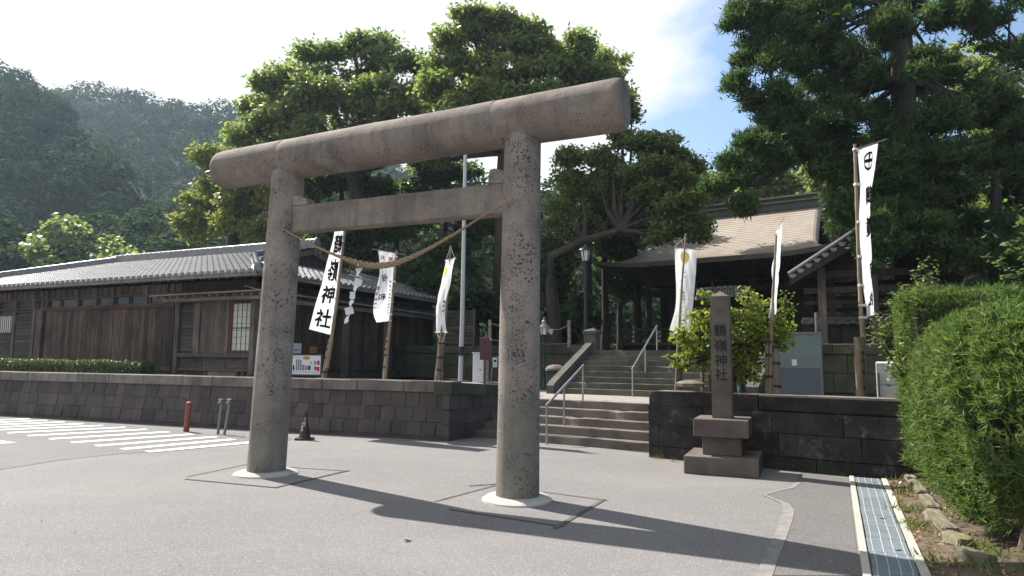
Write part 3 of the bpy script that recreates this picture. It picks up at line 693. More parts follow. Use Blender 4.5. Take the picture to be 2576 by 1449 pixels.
for x0, x1, r0, r1, H in ((0, 0.155, 0.252, 0.218, 4.16), (TL, TL + 0.035, 0.245, 0.214, 4.25)):
    p = pillar(x0, x1, r0, r1, H).build('pillar', M['torii_p'], tor, smooth=True)
    c = MB(); prof = [(0.405, 0.0), (0.400, 0.018), (0.375, 0.034), (0.30, 0.05), (0.2, 0.055)]
    n = 44; vs = []
    for r, z in prof:
        for j in range(n):
            a = 2 * math.pi * j / n; w = 1 + 0.03 * math.sin(2 * a + x0) + 0.015 * math.sin(5 * a + 2 * x0)
            vs.append((x0 + r * w * math.cos(a), r * w * math.sin(a), z))
    c.add(vs, [(i * n + j, i * n + (j + 1) % n, (i + 1) * n + (j + 1) % n, (i + 1) * n + j) for i in range(len(prof) - 1) for j in range(n)] + [tuple((len(prof) - 1) * n + j for j in range(n))])
    c.build('collar', M['concrete'], p, smooth=True)
def beam(xa, xb, ra, rb, za, zb, round_a, round_b):
    m = MB(); n = 44; st = []
    L = xb - xa
    if round_a: st += [(0.0, 0.80), (0.02, 0.90), (0.055, 0.97), (0.11, 1.0)]
    else: st += [(0.0, 0.996), (0.006, 1.0)]
    k = max(4, int(L / 0.25)); st += [(0.12 + (L - 0.24) * i / k, 1.0) for i in range(k + 1)]
    if round_b: st += [(L - 0.07, 1.0), (L - 0.03, 0.975), (L - 0.008, 0.93), (L, 0.88)]
    else: st += [(L - 0.006, 1.0), (L, 0.996)]
    vs = []
    for d, s in st:
        f = d / L; r = (ra + (rb - ra) * f) * s; z = za + (zb - za) * f
        for j in range(n):
            a = 2 * math.pi * j / n; w = 1 + 0.008 * math.sin(2 * a + 3 * d) + 0.006 * math.sin(5 * a + 7 * d)
            vs.append((xa + d, r * w * math.cos(a), z + r * w * math.sin(a)))
    m.add(vs, [(i * n + j, i * n + (j + 1) % n, (i + 1) * n + (j + 1) % n, (i + 1) * n + j) for i in range(len(st) - 1) for j in range(n)] + [tuple(range(n))[::-1], tuple((len(st) - 1) * n + j for j in range(n))])
    return m
KZ = lambda x: 4.285 + (4.378 - 4.285) * (x + 1.24) / 6.2
beam(-1.12, 0.16, 0.278, 0.283, KZ(-1.12), KZ(0.16), True, False).build('top_beam', M['torii'], tor, smooth=True)
beam(0.16, 3.42, 0.283, 0.287, KZ(0.16), KZ(3.42), False, False).build('top_beam', M['torii'], tor, smooth=True)
beam(3.42, 4.96, 0.287, 0.292, KZ(3.42), KZ(4.96), False, True).build('top_beam', M['torii'], tor, smooth=True)
m = MB(); m.bbox((1.90, 0, 3.43), (3.40, 0.19, 0.372), 0.02); m.build('tie_beam', M['torii'], tor)
m = MB(); m.extrude([(0.28, -0.085, 3.615), (0.60, -0.085, 3.622), (0.56, -0.085, 3.70), (0.42, -0.085, 3.755), (0.28, -0.085, 3.76)], (0, 0.17, 0)); m.build('wedge', M['torii_p'], tor)
m = MB(); m.extrude([(3.32, -0.085, 3.618), (3.55, -0.085, 3.618), (3.55, -0.085, 3.75), (3.40, -0.085, 3.80), (3.34, -0.085, 3.785)], (0, 0.17, 0)); m.build('wedge', M['torii_p'], tor)
m = MB(); m.span(0.20, 0.34, -0.115, 0.115, 3.22, 3.64); m.build('tie_socket', M['torii_p'], tor)

# rope
P_t = pL - tn * 0.268
def tp(x, y, off=0.0): return atp(x, y, P_t - tn * off, tn)
rp = [tp(*q) for q in ((667, 548), (705, 572), (740, 592), (790, 618), (840, 640), (885, 656), (930, 667), (975, 666), (1015, 655), (1060, 635), (1110, 608), (1165, 575), (1220, 540), (1265, 516), (1310, 497), (1362, 488))]
rr_ = [.008, .009, .011, .014, .020, .036, .045, .043, .034, .027, .021, .017, .013, .011, .009, .008]
def resample(pts, rs, n):
    L = [0]
    for i in range(1, len(pts)): L.append(L[-1] + (pts[i] - pts[i - 1]).length)
    out = []
    for k in range(n):
        d = L[-1] * k / (n - 1); i = 0
        while i < len(L) - 2 and L[i + 1] < d: i += 1
        f = (d - L[i]) / (L[i + 1] - L[i])
        # catmull-rom
        P = lambda j: pts[max(0, min(len(pts) - 1, j))]
        a, b_, c, e = P(i - 1), P(i), P(i + 1), P(i + 2)
        q = 0.5 * ((2 * b_) + (c - a) * f + (2 * a - 5 * b_ + 4 * c - e) * f * f + (3 * b_ - a - 3 * c + e) * f ** 3)
        out.append((q, rs[i] + (rs[i + 1] - rs[i]) * f, d))
    return out
rope = thing('straw_rope', 'twisted straw rope sagging between the two gate pillars', 'rope', rp[7])
rs_ = resample(rp, rr_, 220)
for k in range(3):
    m = MB(); pts, rd = [], []
    ph = 0
    for i, (q, r, d) in enumerate(rs_):
        tng = (rs_[min(i + 1, 219)][0] - rs_[max(i - 1, 0)][0]).normalized(); a = tng.cross(V((0, 0, 1))).normalized(); b_ = tng.cross(a)
        ph = d * 2 * math.pi / 0.26
        an = ph + 2 * math.pi * k / 3
        pts.append(q + (a * math.cos(an) + b_ * math.sin(an)) * r * 0.52); rd.append(r * 0.47)
    m.tube(pts, rd, 7); m.build('strand', M['rope'], rope, world=True, smooth=True)
fr_ = MB()
for i in range(420):                                   # loose straw ends and the tuft under the thick part
    if i < 260:
        x = random.gauss(905, 15); base_ = tp(x, 655 + (x - 880) * 0.2 + random.uniform(-4, 6)); ln = random.uniform(0.05, 0.14); d = V((random.gauss(0.15, .5), random.gauss(0, .4), random.gauss(-.7, .5)))
    else:
        q, r, _d = rs_[random.randrange(40, 200)]; base_ = q + V((random.uniform(-r, r), random.uniform(-r, r), random.uniform(-r, r))); ln = random.uniform(0.02, 0.07); d = V((random.gauss(0, 1), random.gauss(0, 1), random.gauss(-.3, .8)))
    d.normalize(); e = base_ + d * ln; w = V((0.0016, 0.0005, 0.0012))
    fr_.add([base_ - w, base_ + w, e], [(0, 1, 2)])
fo = fr_.build('straw_ends', M['rope'], rope, world=True); fo['kind'] = 'stuff'
# zigzag paper streamer
sh = thing('paper_streamer', 'white zigzag paper streamer hanging from the straw rope', 'streamer', tp(905, 672))
cen = [(715, 340, 16, 40, 6), (715, 388, 40, 26, 12), (712, 425, 44, 50, -14), (706, 500, 46, 58, -18), (686, 560, 46, 54, -24), (655, 622, 32, 62, -4), (648, 692, 42, 58, -30), (626, 762, 50, 62, 12), (611, 838, 70, 66, 10)]
for i, (cx, cyy, w, h, an) in enumerate(cen):
    k = 1 / 2.415 * .6708; c = tp((1050 + cx / 2.415) * .6708, (850 + cyy / 2.415) * .6708, 0.03)
    s = c.y / F_ * k; yaw = math.atan2(tu.y, tu.x) + (0.5 if i % 2 else -0.55); R3 = Matrix.Rotation(yaw, 3, 'Z') @ Matrix.Rotation(-rad(an), 3, 'Y') @ Matrix.Rotation(rad(18 if i % 2 else -16), 3, 'X')
    m = MB(); rows = []
    for a in range(4):
        z = h * s * (0.5 - a / 3) * 1.08; bow = 0.012 * math.sin(math.pi * a / 3) * (1 if i % 2 else -1)
        rows.append([c + R3 @ V((x * w * s * 1.5, bow, z)) for x in (-0.5, 0, 0.5)])
    m.grid(rows); m.build('paper_fold', M['paper'], sh, world=True, smooth=True)
# ================================================================== stone monument
MO = V((2.421, 9.632, 0)); mrz = -rad(23)
mon = thing('stone_monument', 'square inscribed stone pillar on a stepped base before the dark wall', 'monument', MO, mrz)
def mblock(name, cx, cyy, w, d, z0, z1, bev=0.008, parent=None):
    m = MB(); m.bbox((cx, cyy, (z0 + z1) / 2), (w, d, z1 - z0), bev); return m.build(name, M['monument'], parent or mon)
mblock('base_block', 0.49, 0.49, 0.985, 0.985, 0.0, 0.245)
mblock('middle_block', 0.49, 0.49, 0.53, 0.53, 0.245, 0.505)
mblock('tray_block', 0.49, 0.49, 0.74, 0.74, 0.505, 0.75)
shf = MB(); a, b_ = 0.137, 0.132
ring = [(-a, -a, .75), (a, -a, .75), (a, a, .75), (-a, a, .75), (-b_, -b_, 2.50), (b_, -b_, 2.50), (b_, b_, 2.50), (-b_, b_, 2.50), (0, 0, 2.585)]
shf.add([(x + .49, y + .49, z) for x, y, z in ring], [(0, 1, 5, 4), (1, 2, 6, 5), (2, 3, 7, 6), (3, 0, 4, 7), (4, 5, 8), (5, 6, 8), (6, 7, 8), (7, 4, 8), (3, 2, 1, 0)])
shaft = shf.build('shaft', M['monument'], mon)
def letter(parent, ch, mp, mat, size, bold=0.012, mirror=False, name='lettering', geo=None, asp=1.0):
    vs, fs = geo if geo else text_geo(ch, 1.0, bold)
    m = MB(); m.add([mp(((-p.x if mirror else p.x) * size * asp, p.y * size)) - V((0, p.z * .4, 0)) for p in vs], fs)
    return m.build(name, mat, parent, world=True)
monW = WM(mon)
def mon_at(z, tilt=0):
    def f(q):
        zz = z + q[1]; yf = 0.49 - (a + (b_ - a) * (zz - .75) / 1.75) - 0.003
        return monW @ V((0.49 + q[0], yf, zz))
    return f
for ch_, z in (('鶴', 2.005), ('嶺', 1.785), ('神', 1.575), ('社', 1.37)):
    letter(shaft, ch_, mon_at(z), M['engrave'], 0.185, 0.010)
letter(shaft, '', mon_at(2.27), M['engrave_faint'], 0.11, geo=ring_cross())

# ================================================================== drain channel, kerb stones and soil
d0, d1 = V((4.592, 9.365, 0)), V((2.587, 5.143, 0)); dd = (d1 - d0).normalized(); dn = V((-dd.y, dd.x, 0))   # dn points away from the asphalt
dr = thing('drain_channel', 'blue grey drain covers between pale concrete strips at right', 'drain', d0, math.atan2(dd.y, dd.x))
sgn = 1 if (Matrix.Rotation(math.atan2(dd.y, dd.x), 3, 'Z') @ V((0, 1, 0))).dot(dn) > 0 else -1
Ld = 8.0
for y0, y1 in ((0.0, 0.058), (0.382, 0.45)):
    x = -0.05
    while x < Ld:
        x1 = min(x + 0.60, Ld); m = MB(); m.bbox(((x + x1) / 2, sgn * (y0 + y1) / 2, 0.004), (x1 - x - 0.004, y1 - y0, 0.05), 0.004); m.build('concrete_strip', M['concrete'], dr); x = x1
MB().span(-0.05, Ld, min(sgn * .058, sgn * .382), max(sgn * .058, sgn * .382), -0.05, 0.004).build('channel_bed', M['seam'], dr)
x = 0.0; k = 0
while x < Ld:
    x1 = x + 0.50; off = random.uniform(-.004, .004)
    m = MB(); m.bbox(((x + x1) / 2, sgn * (0.22 + off), 0.012), (0.492, 0.300, 0.022), 0.004); p = m.build('grate_panel', M['grate'], dr)
    for q in range(4):
        m = MB(); yy = sgn * (0.105 + 0.077 * q + off); m.span(x + 0.004, x1 - 0.004, yy - 0.0032, yy + 0.0032, 0.0235, 0.0255); m.build('grate_line', M['grate_line'], p)
    x = x1
soil = [d0 + dn * .45 - dd * 0.2, d1 + dn * .45 + dd * 3.8, d1 + dn * 3.4 + dd * 3.8, d0 + dn * 4.5 - dd * 0.6]
n = 26; rows = []
for i in range(n):
    f = i / (n - 1); A_ = soil[0].lerp(soil[1], f); B_ = soil[3].lerp(soil[2], f)
    rows.append([A_.lerp(B_, j / 15) + V((0, 0, 0.008 + (0.03 * random.random() if 0 < j else 0) + 0.10 * min(1, j / 4))) for j in range(16)])
s_ = MB(); s_.grid(rows); tag(s_.build('soil_bed', M['dirt'], smooth=True), kind='structure')
kerbs = [((2268, 1196), (2298, 1222), .10), ((2300, 1228), (2325, 1262), .10), ((2326, 1266), (2352, 1300), .09), ((2345, 1310), (2395, 1362), .11), ((2385, 1376), (2435, 1398), .12), ((2420, 1420), (2500, 1446), .12)]
kl = ['farthest mossy kerb stone, against the dark wall', 'mossy kerb stone second from the dark wall', 'short mossy kerb stone third from the dark wall', 'longest mossy kerb stone beside the drain', 'mossy kerb stone turned sideways under the hedge trunk', 'nearest mossy kerb stone at the bottom of the soil bed']
for (a_, b2, h), lb_ in zip(kerbs, kl):
    A_, B_ = gz(*a_), gz(*b2); c = (A_ + B_) / 2; d = B_ - A_; L_ = max(d.length, .22)
    bm = bmesh.new(); bmesh.ops.create_cube(bm, size=1)
    for q in bm.verts: q.co = V((q.co.x * L_ * 0.96, q.co.y * 0.13, q.co.z * (h + .1)))
    bmesh.ops.subdivide_edges(bm, edges=bm.edges[:], cuts=3, use_grid_fill=True)
    for q in bm.verts: q.co += V((random.uniform(-.008, .008), random.uniform(-.008, .008), random.uniform(-.008, .008)))
    bmesh.ops.bevel(bm, geom=[e for e in bm.edges if e.is_boundary or e.calc_face_angle(0) > 1.0], offset=0.012, segments=2, affect='EDGES')
    bm.verts.index_update(); m = MB(); m.add([q.co for q in bm.verts], [tuple(q.index for q in f.verts) for f in bm.faces]); bm.free()
    o = m.build('kerb_stone', M['kerb_stone'], None, loc=(c.x, c.y, h / 2 - .04), rz=math.atan2(d.y, d.x)); tag(o, lb_, 'kerb stone', 'mossy kerb stones along the soil bed')
# dead leaves and weeds on the soil
k = 2600; f = RNG.random(k); gg = RNG.random(k) ** 1.5
Pp = np.array([list(soil[0].lerp(soil[1], a_).lerp(soil[3].lerp(soil[2], a_), b2 * 0.8)) for a_, b2 in zip(f, gg)]); Pp[:, 2] = 0.03 + 0.11 * np.minimum(1, gg * 3.0) + RNG.random(k) * 0.02
tag(leaf_mesh('leaf_litter', Pp, RNG.normal(size=(k, 3)) * 0.4 + np.array((0, 0, 1)), 0.05 * RNG.uniform(.5, 1.4, k), 0.024, RNG.random(k), M['litter']), kind='stuff')
k = 6500; f = RNG.random(k); cl = RNG.integers(0, 170, k); cf = RNG.random(170); cg = RNG.random(170) ** 1.3 * 0.7
Pp = np.array([list(soil[0].lerp(soil[1], cf[c_]).lerp(soil[3].lerp(soil[2], cf[c_]), cg[c_])) for c_ in cl]) + RNG.normal(size=(k, 3)) * np.array((.07, .07, 0)); Pp[:, 2] = 0.03 + 0.1 * np.minimum(1, cg[cl] * 3)
tag(leaf_mesh('weeds', Pp, RNG.normal(size=(k, 3)), 0.09 * RNG.uniform(.5, 1.5, k), 0.012, RNG.random(k), M['grass'], A=RNG.normal(size=(k, 3)) * 0.5 + np.array((0, 0, .8)), tri=True), kind='stuff')
def tuft(px, py, z, h, n, label, spread=0.05, w=0.008):
    c = atz(px, py, z); t_ = RNG.random(n)
    P_ = np.array(c) + RNG.normal(size=(n, 3)) * np.array((spread, spread, 0))
    o = leaf_mesh('grass_tuft', P_ - np.array(c), RNG.normal(size=(n, 3)), h * RNG.uniform(.5, 1.1, n), w, t_, M['grass'], A=RNG.normal(size=(n, 3)) * 0.35 + np.array((0, 0, 1)), tri=True)
    o.location = c; return tag(o, label, 'grass', 'small grass tufts at wall feet')
tuft(2238, 1203, 0.0, 0.22, 60, 'spiky grass tuft between the drain and the dark wall')
tuft(720, 1108, 0.0, 0.10, 40, 'small grass tuft at the wall foot beside the cone')
tuft(590, 1096, 0.0, 0.07, 40, 'low weeds at the wall foot by the water pipes', 0.09)
tuft(1655, 1153, 0.0, 0.10, 50, 'weeds at the left foot of the dark wall', 0.06)
tuft(1695, 1161, 0.0, 0.12, 24, 'thin grass stalks between dark wall and monument base', 0.03, 0.005)
# weeds and grit along the wall feet, specks on the asphalt
k = 1500; cl = RNG.integers(0, 70, k); cx_ = RNG.random(70) * 15.5
wp = np.array([list(LC - u21 * cx_[c_] - v21 * 0.04) for c_ in cl]) + RNG.normal(size=(k, 3)) * np.array((.05, .02, 0)); wp[:, 2] = 0.0
tag(leaf_mesh('wall_foot_weeds', wp, RNG.normal(size=(k, 3)), 0.05 * RNG.uniform(.4, 1.6, k), .009, RNG.random(k), M['grass'], A=RNG.normal(size=(k, 3)) * .6 + np.array((0, 0, .8)), tri=True), kind='stuff')
k = 420; gp_ = np.array([list(gz(random.uniform(-50, 2150), random.uniform(1120, 1449) if random.random() < .6 else random.uniform(1105, 1200))) for _ in range(k)]); gp_[:, 2] = .012
tag(leaf_mesh('grit', gp_, RNG.normal(size=(k, 3)) * .3 + np.array((0, 0, 1)), .018 * RNG.uniform(.4, 1.5, k), .012, RNG.random(k), M['litter']), kind='stuff')
# small crumpled paper on the asphalt
st = MB(); c = V((0, 0, 0.012))
for i in range(5): st.bbox((random.uniform(-.02, .02), random.uniform(-.012, .012), 0.008 + 0.004 * i), (0.03, 0.022, 0.012), 0.003, Matrix.Rotation(random.uniform(0, 3), 3, 'Z') @ Matrix.Rotation(random.uniform(-.5, .5), 3, 'X'))
tag(st.build('litter_scrap', M['concrete'], loc=gz(1027, 1362)), 'small pale crumpled scrap lying on the asphalt', 'litter')
for q, lb_ in (((2196, 1218), 'brown dead leaf at the far end of the drain'), ((2218, 1311), 'tan dead leaf in the middle of the drain'), ((2256, 1392), 'small dry leaf on the near drain covers')):
    c = gz(*q); o = leaf_mesh('dead_leaf', np.zeros((2, 3)) + np.array(((0, 0, 0.004), (0.02, 0.01, .008))), np.array(((.2, .1, 1.), (-.3, .2, 1.))), 0.06, 0.035, [0.2, 0.6], M['litter']); o.location = (c.x, c.y, 0.028)
    tag(o, lb_, 'leaf', 'dead leaves on the drain')

# ================================================================== small things along the left wall
def wl_pt(px, py, z=0): return atz(px, py, z)
cone = thing('traffic_cone', 'dark maroon traffic cone with white lettering by the wall', 'traffic cone', gz(766, 1106))
m = MB(); m.lathe([(0.115, 0.035), (0.105, 0.06), (0.024, 0.50), (0.024, 0.535), (0.018, 0.548)], 24); co = m.build('cone_body', M['cone'], cone, smooth=True)
m = MB(); m.prism([(math.cos(rad(a_)) * (0.21 if i % 2 else 0.17), math.sin(rad(a_)) * (0.21 if i % 2 else 0.17)) for i, a_ in enumerate(range(0, 360, 45))], 0.006, 0.036); m.build('cone_base', M['cone'], cone)
cW = cone.location
def cone_map(zc, ang0):
    def f(q):
        z = zc + q[1]; r = 0.105 + (0.024 - 0.105) * (z - .06) / .44 + 0.004; an = -math.pi / 2 + ang0 + q[0] / r
        return cW + V((r * math.cos(an), r * math.sin(an), z))
    return f
for i, ch_ in enumerate('世界遺産'): letter(co, ch_, cone_map(0.405 - i * 0.042, 0.18), M['white_board'], 0.036, 0.006)
for i, ch_ in enumerate('仙巌園'): letter(co, ch_, cone_map(0.315 - i * 0.062, -0.45), M['white_board'], 0.05, 0.008)
pb = gz(468, 1086); o = MB().tube([(0, 0, 0), (0.03, 0, 0.60)], [0.058, 0.055], 14).add(*(lambda m: (m.v, m.f))(MB().lathe([(0.056, 0.60), (0.04, 0.615), (0.015, 0.62)], 14, (0.03, 0, 0)))).build('post', M['red_paint'], loc=pb, smooth=True)
o.name = 'red_post'; tag(o, 'short faded red post standing in front of the wall', 'post')
for (bx, by), (tx, ty), lb_ in (((548, 1093), (558, 1008), 'grey water standpipe with tap, left of the pair'), ((564, 1095), (579, 1008), 'grey water standpipe with tap, right of the pair')):
    b2 = gz(bx, by); tp_ = at(tx, ty, b2.y + 0.10); t = thing('standpipe', lb_, 'water pipe', b2, 0, 'water pipes leaning on the wall')
    MB().tube([b2, b2.lerp(tp_, .5), tp_], 0.028, 10).build('pipe', M['pipe'], t, world=True, smooth=True)
    m = MB(); m.tube([tp_ + V((-.02, -.01, -.03)), tp_ + V((0.0, -.07, .0)), tp_ + V((-.03, -.10, -.05))], 0.016, 8); m.tube([tp_ + V((-.045, -.06, .03)), tp_ + V((.045, -.06, .035))], 0.012, 6); m.tube([tp_ + V((0, -.06, 0)), tp_ + V((0, -.06, .035))], 0.009, 6); m.build('tap', M['steel'], t, world=True, smooth=True)

# ================================================================== banners
def tie_loops(t, pole_a, pole_b, edge, ks, mat=None):
    for k in ks:
        e = edge(k); d = (pole_b - pole_a); f = (e - pole_a).dot(d) / d.dot(d); p = pole_a + d * f
        m = MB(); w = V((0, 0, 0.018)); s = (p - e).normalized() * 0.05 if (p - e).length > 1e-4 else V((.05, 0, 0)); y = V((0, 0.03, 0))
        m.add([e - w - y, p + s * .6 - w - y, p + s * .6 + w - y, e + w - y, e - w + y, p + s * .6 - w + y, p + s * .6 + w + y, e + w + y], [(0, 1, 2, 3), (4, 7, 6, 5), (1, 5, 6, 2), (0, 3, 7, 4), (0, 4, 5, 1), (3, 2, 6, 7)])
        m.build('tie_loop', mat or M['paper'], t, world=True)
def bamboo(t, pts, r0, r1, mat, name='pole', nodes=0.32):
    a, b2 = V(pts[0]), V(pts[-1]); m = MB(); P_, R_ = [], []
    tot = sum((V(pts[i + 1]) - V(pts[i])).length for i in range(len(pts) - 1)); n = max(2, int(tot / nodes)); allp = resample([V(p) for p in pts], [1] * len(pts), n * 4 + 1)
    for i, (q, _, d) in enumerate(allp):
        r = r0 + (r1 - r0) * i / (n * 4); P_.append(q); R_.append(r * (1.13 if i % 4 == 0 else 0.98))
    m.tube(P_, R_, 9); return m.build(name, mat, t, world=True, smooth=True, sharp=70)
def lashings(t, a, b2, ks, r):
    for k in ks:
        p = V(a).lerp(V(b2), k); m = MB()
        for q in range(3):
            pts = [p + V((r * math.cos(an), r * math.sin(an), q * 0.013 + 0.004 * math.sin(an * 2))) for an in [2 * math.pi * j / 10 for j in range(11)]]; m.tube(pts, 0.006, 5, False)
        m.build('lashing', M['twine'], t, world=True)
class Cloth:
    """cloth between a left and a right edge, each a list of (px, py, distance); columns may bulge"""
    def __init__(s, left, right, bulge=0.05, nf=1.0, wav=0.0):
        s.l = [at(*q) for q in left]; s.r = [at(*q) for q in right]; s.b = bulge; s.nf = nf; s.wav = wav
    def E(s, pts, t):
        x = t * (len(pts) - 1); i = min(int(x), len(pts) - 2); f = x - i
        P = lambda j: pts[max(0, min(len(pts) - 1, j))]
        a, b_, c, e = P(i - 1), P(i), P(i + 1), P(i + 2)
        return 0.5 * ((2 * b_) + (c - a) * f + (2 * a - 5 * b_ + 4 * c - e) * f * f + (3 * b_ - a - 3 * c + e) * f ** 3)
    def p(s, x, t):
        a, b_ = s.E(s.l, t), s.E(s.r, t); n = (b_ - a).cross(V((0, 0, 1)))
        n = n.normalized() if n.length > 1e-6 else V((0, -1, 0))
        return a.lerp(b_, x) + n * (s.b * math.sin(math.pi * x) * math.sin(math.pi * min(1, t * 1.02)) + s.wav * math.sin(9 * t + 5 * x * s.nf) + 0.010 * math.sin(13 * x + 7 * t) * math.sin(5 * t + 2) + 0.006 * math.sin(23 * x - 19 * t))
    def n(s, x, t):
        e = .01; a = s.p(min(1, x + e), t) - s.p(max(0, x - e), t); b_ = s.p(x, min(1, t + e)) - s.p(x, max(0, t - e)); q = a.cross(b_)
        q.normalize(); return q if q.dot(CAM - s.p(x, t)) > 0 else -q
    def mesh(s, t, nx=16, nt=44, mat=None, name='cloth'):
        m = MB(); m.grid([[s.p(i / nx, j / nt) for i in range(nx + 1)] for j in range(nt + 1)]); return m.build(name, mat or M['cloth'], t, world=True, smooth=True, sharp=80)
    def put(s, parent, ch, cx, ct, wx, ht, mat, bold=0.02, mirror=False, geo=None, off=0.009, name='lettering'):
        vs, fs = geo if geo else text_geo(ch, 1.0, bold)
        sg = -1 if mirror else 1; bm = bmesh.new(); bv = [bm.verts.new((p.x * sg, p.y, p.z)) for p in vs]
        for f in fs:
            try: bm.faces.new([bv[i] for i in f])
            except ValueError: pass
        bmesh.ops.triangulate(bm, faces=bm.faces[:])
        for _ in range(2):
            lg = [e for e in bm.edges if e.calc_length() > 0.22]
            if lg: bmesh.ops.subdivide_edges(bm, edges=lg, cuts=1)
        bmesh.ops.triangulate(bm, faces=bm.faces[:])
        bm.verts.index_update(); m = MB(); P = []
        for q in bm.verts:
            x = min(1, max(0, cx + q.co.x * wx)); t_ = min(1, max(0, ct - q.co.y * ht)); P.append(s.p(x, t_) + s.n(x, t_) * (off + q.co.z))
        m.add(P, [tuple(q.index for q in f.verts) for f in bm.faces]); bm.free()
        return m.build(name, mat, parent, world=True)
def mum(n=16):
    vs, fs = [V((0, 0, 0))], []
    for k in range(n):
        a0 = 2 * math.pi * k / n
        idx = []
        for j in range(5):
            f = j / 4; a_ = a0 + (f - .5) * 2 * math.pi / n * 0.86; r = 0.46 + 0.04 * math.sin(math.pi * f); vs.append(V((r * math.cos(a_), r * math.sin(a_), 0))); idx.append(len(vs) - 1)
        for j in range(4): fs.append((0, idx[j], idx[j + 1]))
    return vs, fs
G6 = 'white banners on poles along the two low walls'
def banner(label, base, top, r=0.03, stake=None, mat='bamboo'):
    t = thing('banner', label, 'banner', base, 0, G6)
    return t
# 1 leaning tall banner with the shrine name
Yb = 14.75; b1, t1_ = at(810, 976, Yb), at(876, 500, Yb - .05)
B1 = banner('tall leaning white banner with four large black characters, nearest the left pillar', b1, t1_)
bamboo(B1, [at(823, 925, Yb - .06), at(846, 765, Yb - .06), at(871, 545, Yb - .06)], 0.040, 0.028, M['bamboo'])
bamboo(B1, [b1, at(832, 855, Yb + .03)], 0.055, 0.05, M['bamboo_grey'], 'stake'); lashings(B1, b1, at(832, 855, Yb + .0), (.32, .62, .8, .93), 0.075)
c1 = Cloth([(844, 545, Yb - .35), (838, 600, Yb - .4), (815, 690, Yb - .5), (794, 765, Yb - .5), (777, 828, Yb - .5)], [(869, 545, Yb - .05), (864, 600, Yb - .05), (853, 690, Yb - .05), (844, 765, Yb - .05), (835, 843, Yb - .05)], 0.03)
k1 = c1.mesh(B1)
c1.put(k1, '', 0.48, 0.045, .75, .11, M['ink'], geo=ring_cross())
for ch_, ct, ht in (('鶴', .285, .155), ('嶺', .475, .165), ('神', .665, .16), ('社', .865, .155)): c1.put(k1, ch_, 0.49, ct, .74, ht, M['ink'], .030)
tie_loops(B1, at(823, 925, Yb - .06), at(871, 545, Yb - .06), lambda k: c1.p(1, k), (.12, .27, .42, .56, .70, .84, .99))
# 2 celebration banner seen from behind
Y2 = 14.2; p2a, p2b = at(966, 978, Y2), at(998, 631, Y2)
B2 = banner('white banner with red and black characters seen reversed, second from the left', p2a, p2b)
bamboo(B2, [p2a, p2b], 0.036, 0.024, M['bamboo']); bamboo(B2, [at(964, 978, Y2 + .07), at(976, 850, Y2 + .07)], 0.04, 0.038, M['bamboo'], 'stake'); lashings(B2, at(967, 955, Y2 + .03), at(975, 855, Y2 + .03), (.3, .6, .75, .95), 0.06)
MB().tube([at(934, 626, Y2 + .1), at(1020, 641, Y2 - .05)], 0.008, 6).build('crossbar', M['bamboo'], B2, world=True)
c2 = Cloth([(951, 630, Y2 + .08), (956, 680, Y2 + .1), (943, 745, Y2 - .1), (939, 785, Y2 - .1), (947, 811, Y2 + .0)], [(994, 637, Y2), (991, 690, Y2), (987, 745, Y2), (983, 785, Y2), (977, 808, Y2 + .05)], 0.05, wav=0.008)
k2 = c2.mesh(B2)
c2.put(k2, '奉', .76, .10, .26, .055, M['red_ink'], .02, True); c2.put(k2, '祝', .27, .10, .26, .055, M['red_ink'], .02, True)
c2.put(k2, '令', .42, .315, .46, .085, M['ink'], .02, True); c2.put(k2, '和', .42, .515, .46, .085, M['ink'], .02, True)
for i, ch_ in enumerate('奉祝天皇陛下御即位記念'): c2.put(k2, ch_, .82, .34 + i * .046, .13, .03, M['navy_print'], .02, True)
for i, ch_ in enumerate('陛下御即位'): c2.put(k2, ch_, .10, .42 + i * .062, .17, .037, M['navy_print'], .02, True)
tie_loops(B2, p2a, p2b, lambda k: c2.p(1, k), (.06, .33, .58, .8, .97))
# 3 narrow side-on banner with crest
Y3 = 13.85; p3a, p3b = at(1099, 980, Y3), at(1134, 617, Y3)
B3 = banner('narrow white banner turned side-on, beside the grey flagpole', p3a, p3b)
bamboo(B3, [at(1115, 870, Y3), at(1126, 740, Y3 + .05), p3b], 0.026, 0.017, M['bamboo']); bamboo(B3, [at(1096, 980, Y3 - .02), at(1107, 860, Y3 - .02), at(1117, 785, Y3 - .01)], 0.05, 0.012, M['bamboo'], 'pole_foot'); bamboo(B3, [at(1108, 980, Y3 + .08), at(1112, 850, Y3 + .08)], 0.042, 0.04, M['bamboo_grey'], 'stake'); lashings(B3, at(1100, 958, Y3), at(1112, 855, Y3), (.25, .55, .9), 0.065)
c3 = Cloth([(1122, 655, Y3 + .28), (1112, 705, Y3 + .3), (1101, 759, Y3 + .28), (1097, 800, Y3 + .25), (1098, 836, Y3 + .22)], [(1144, 650, Y3 - .18), (1134, 705, Y3 - .2), (1123, 755, Y3 - .2), (1120, 800, Y3 - .16), (1123, 836, Y3 - .16)], 0.06)
k3 = c3.mesh(B3); c3.put(k3, '', .30, .16, .42, .11, M['yellow_print'], geo=mum())
for i, ch_ in enumerate('御即位'): c3.put(k3, ch_, .90, .52 + i * .06, .18, .045, M['ink'], .02, True)
for tt, ex in ((0, .0), (1, .12)):
    a_, b_ = c3.p(0, tt), c3.p(1, tt); m = MB(); m.tube([a_.lerp(b_, -.12), a_.lerp(b_, 1.12)], 0.008, 6)
    q = at(1133, 620, Y3) if tt == 0 else at(1111, 862, Y3); m.tube([a_, q], 0.004, 5); m.tube([b_, q], 0.004, 5); m.build('crossbar', M['paper'], B3, world=True)
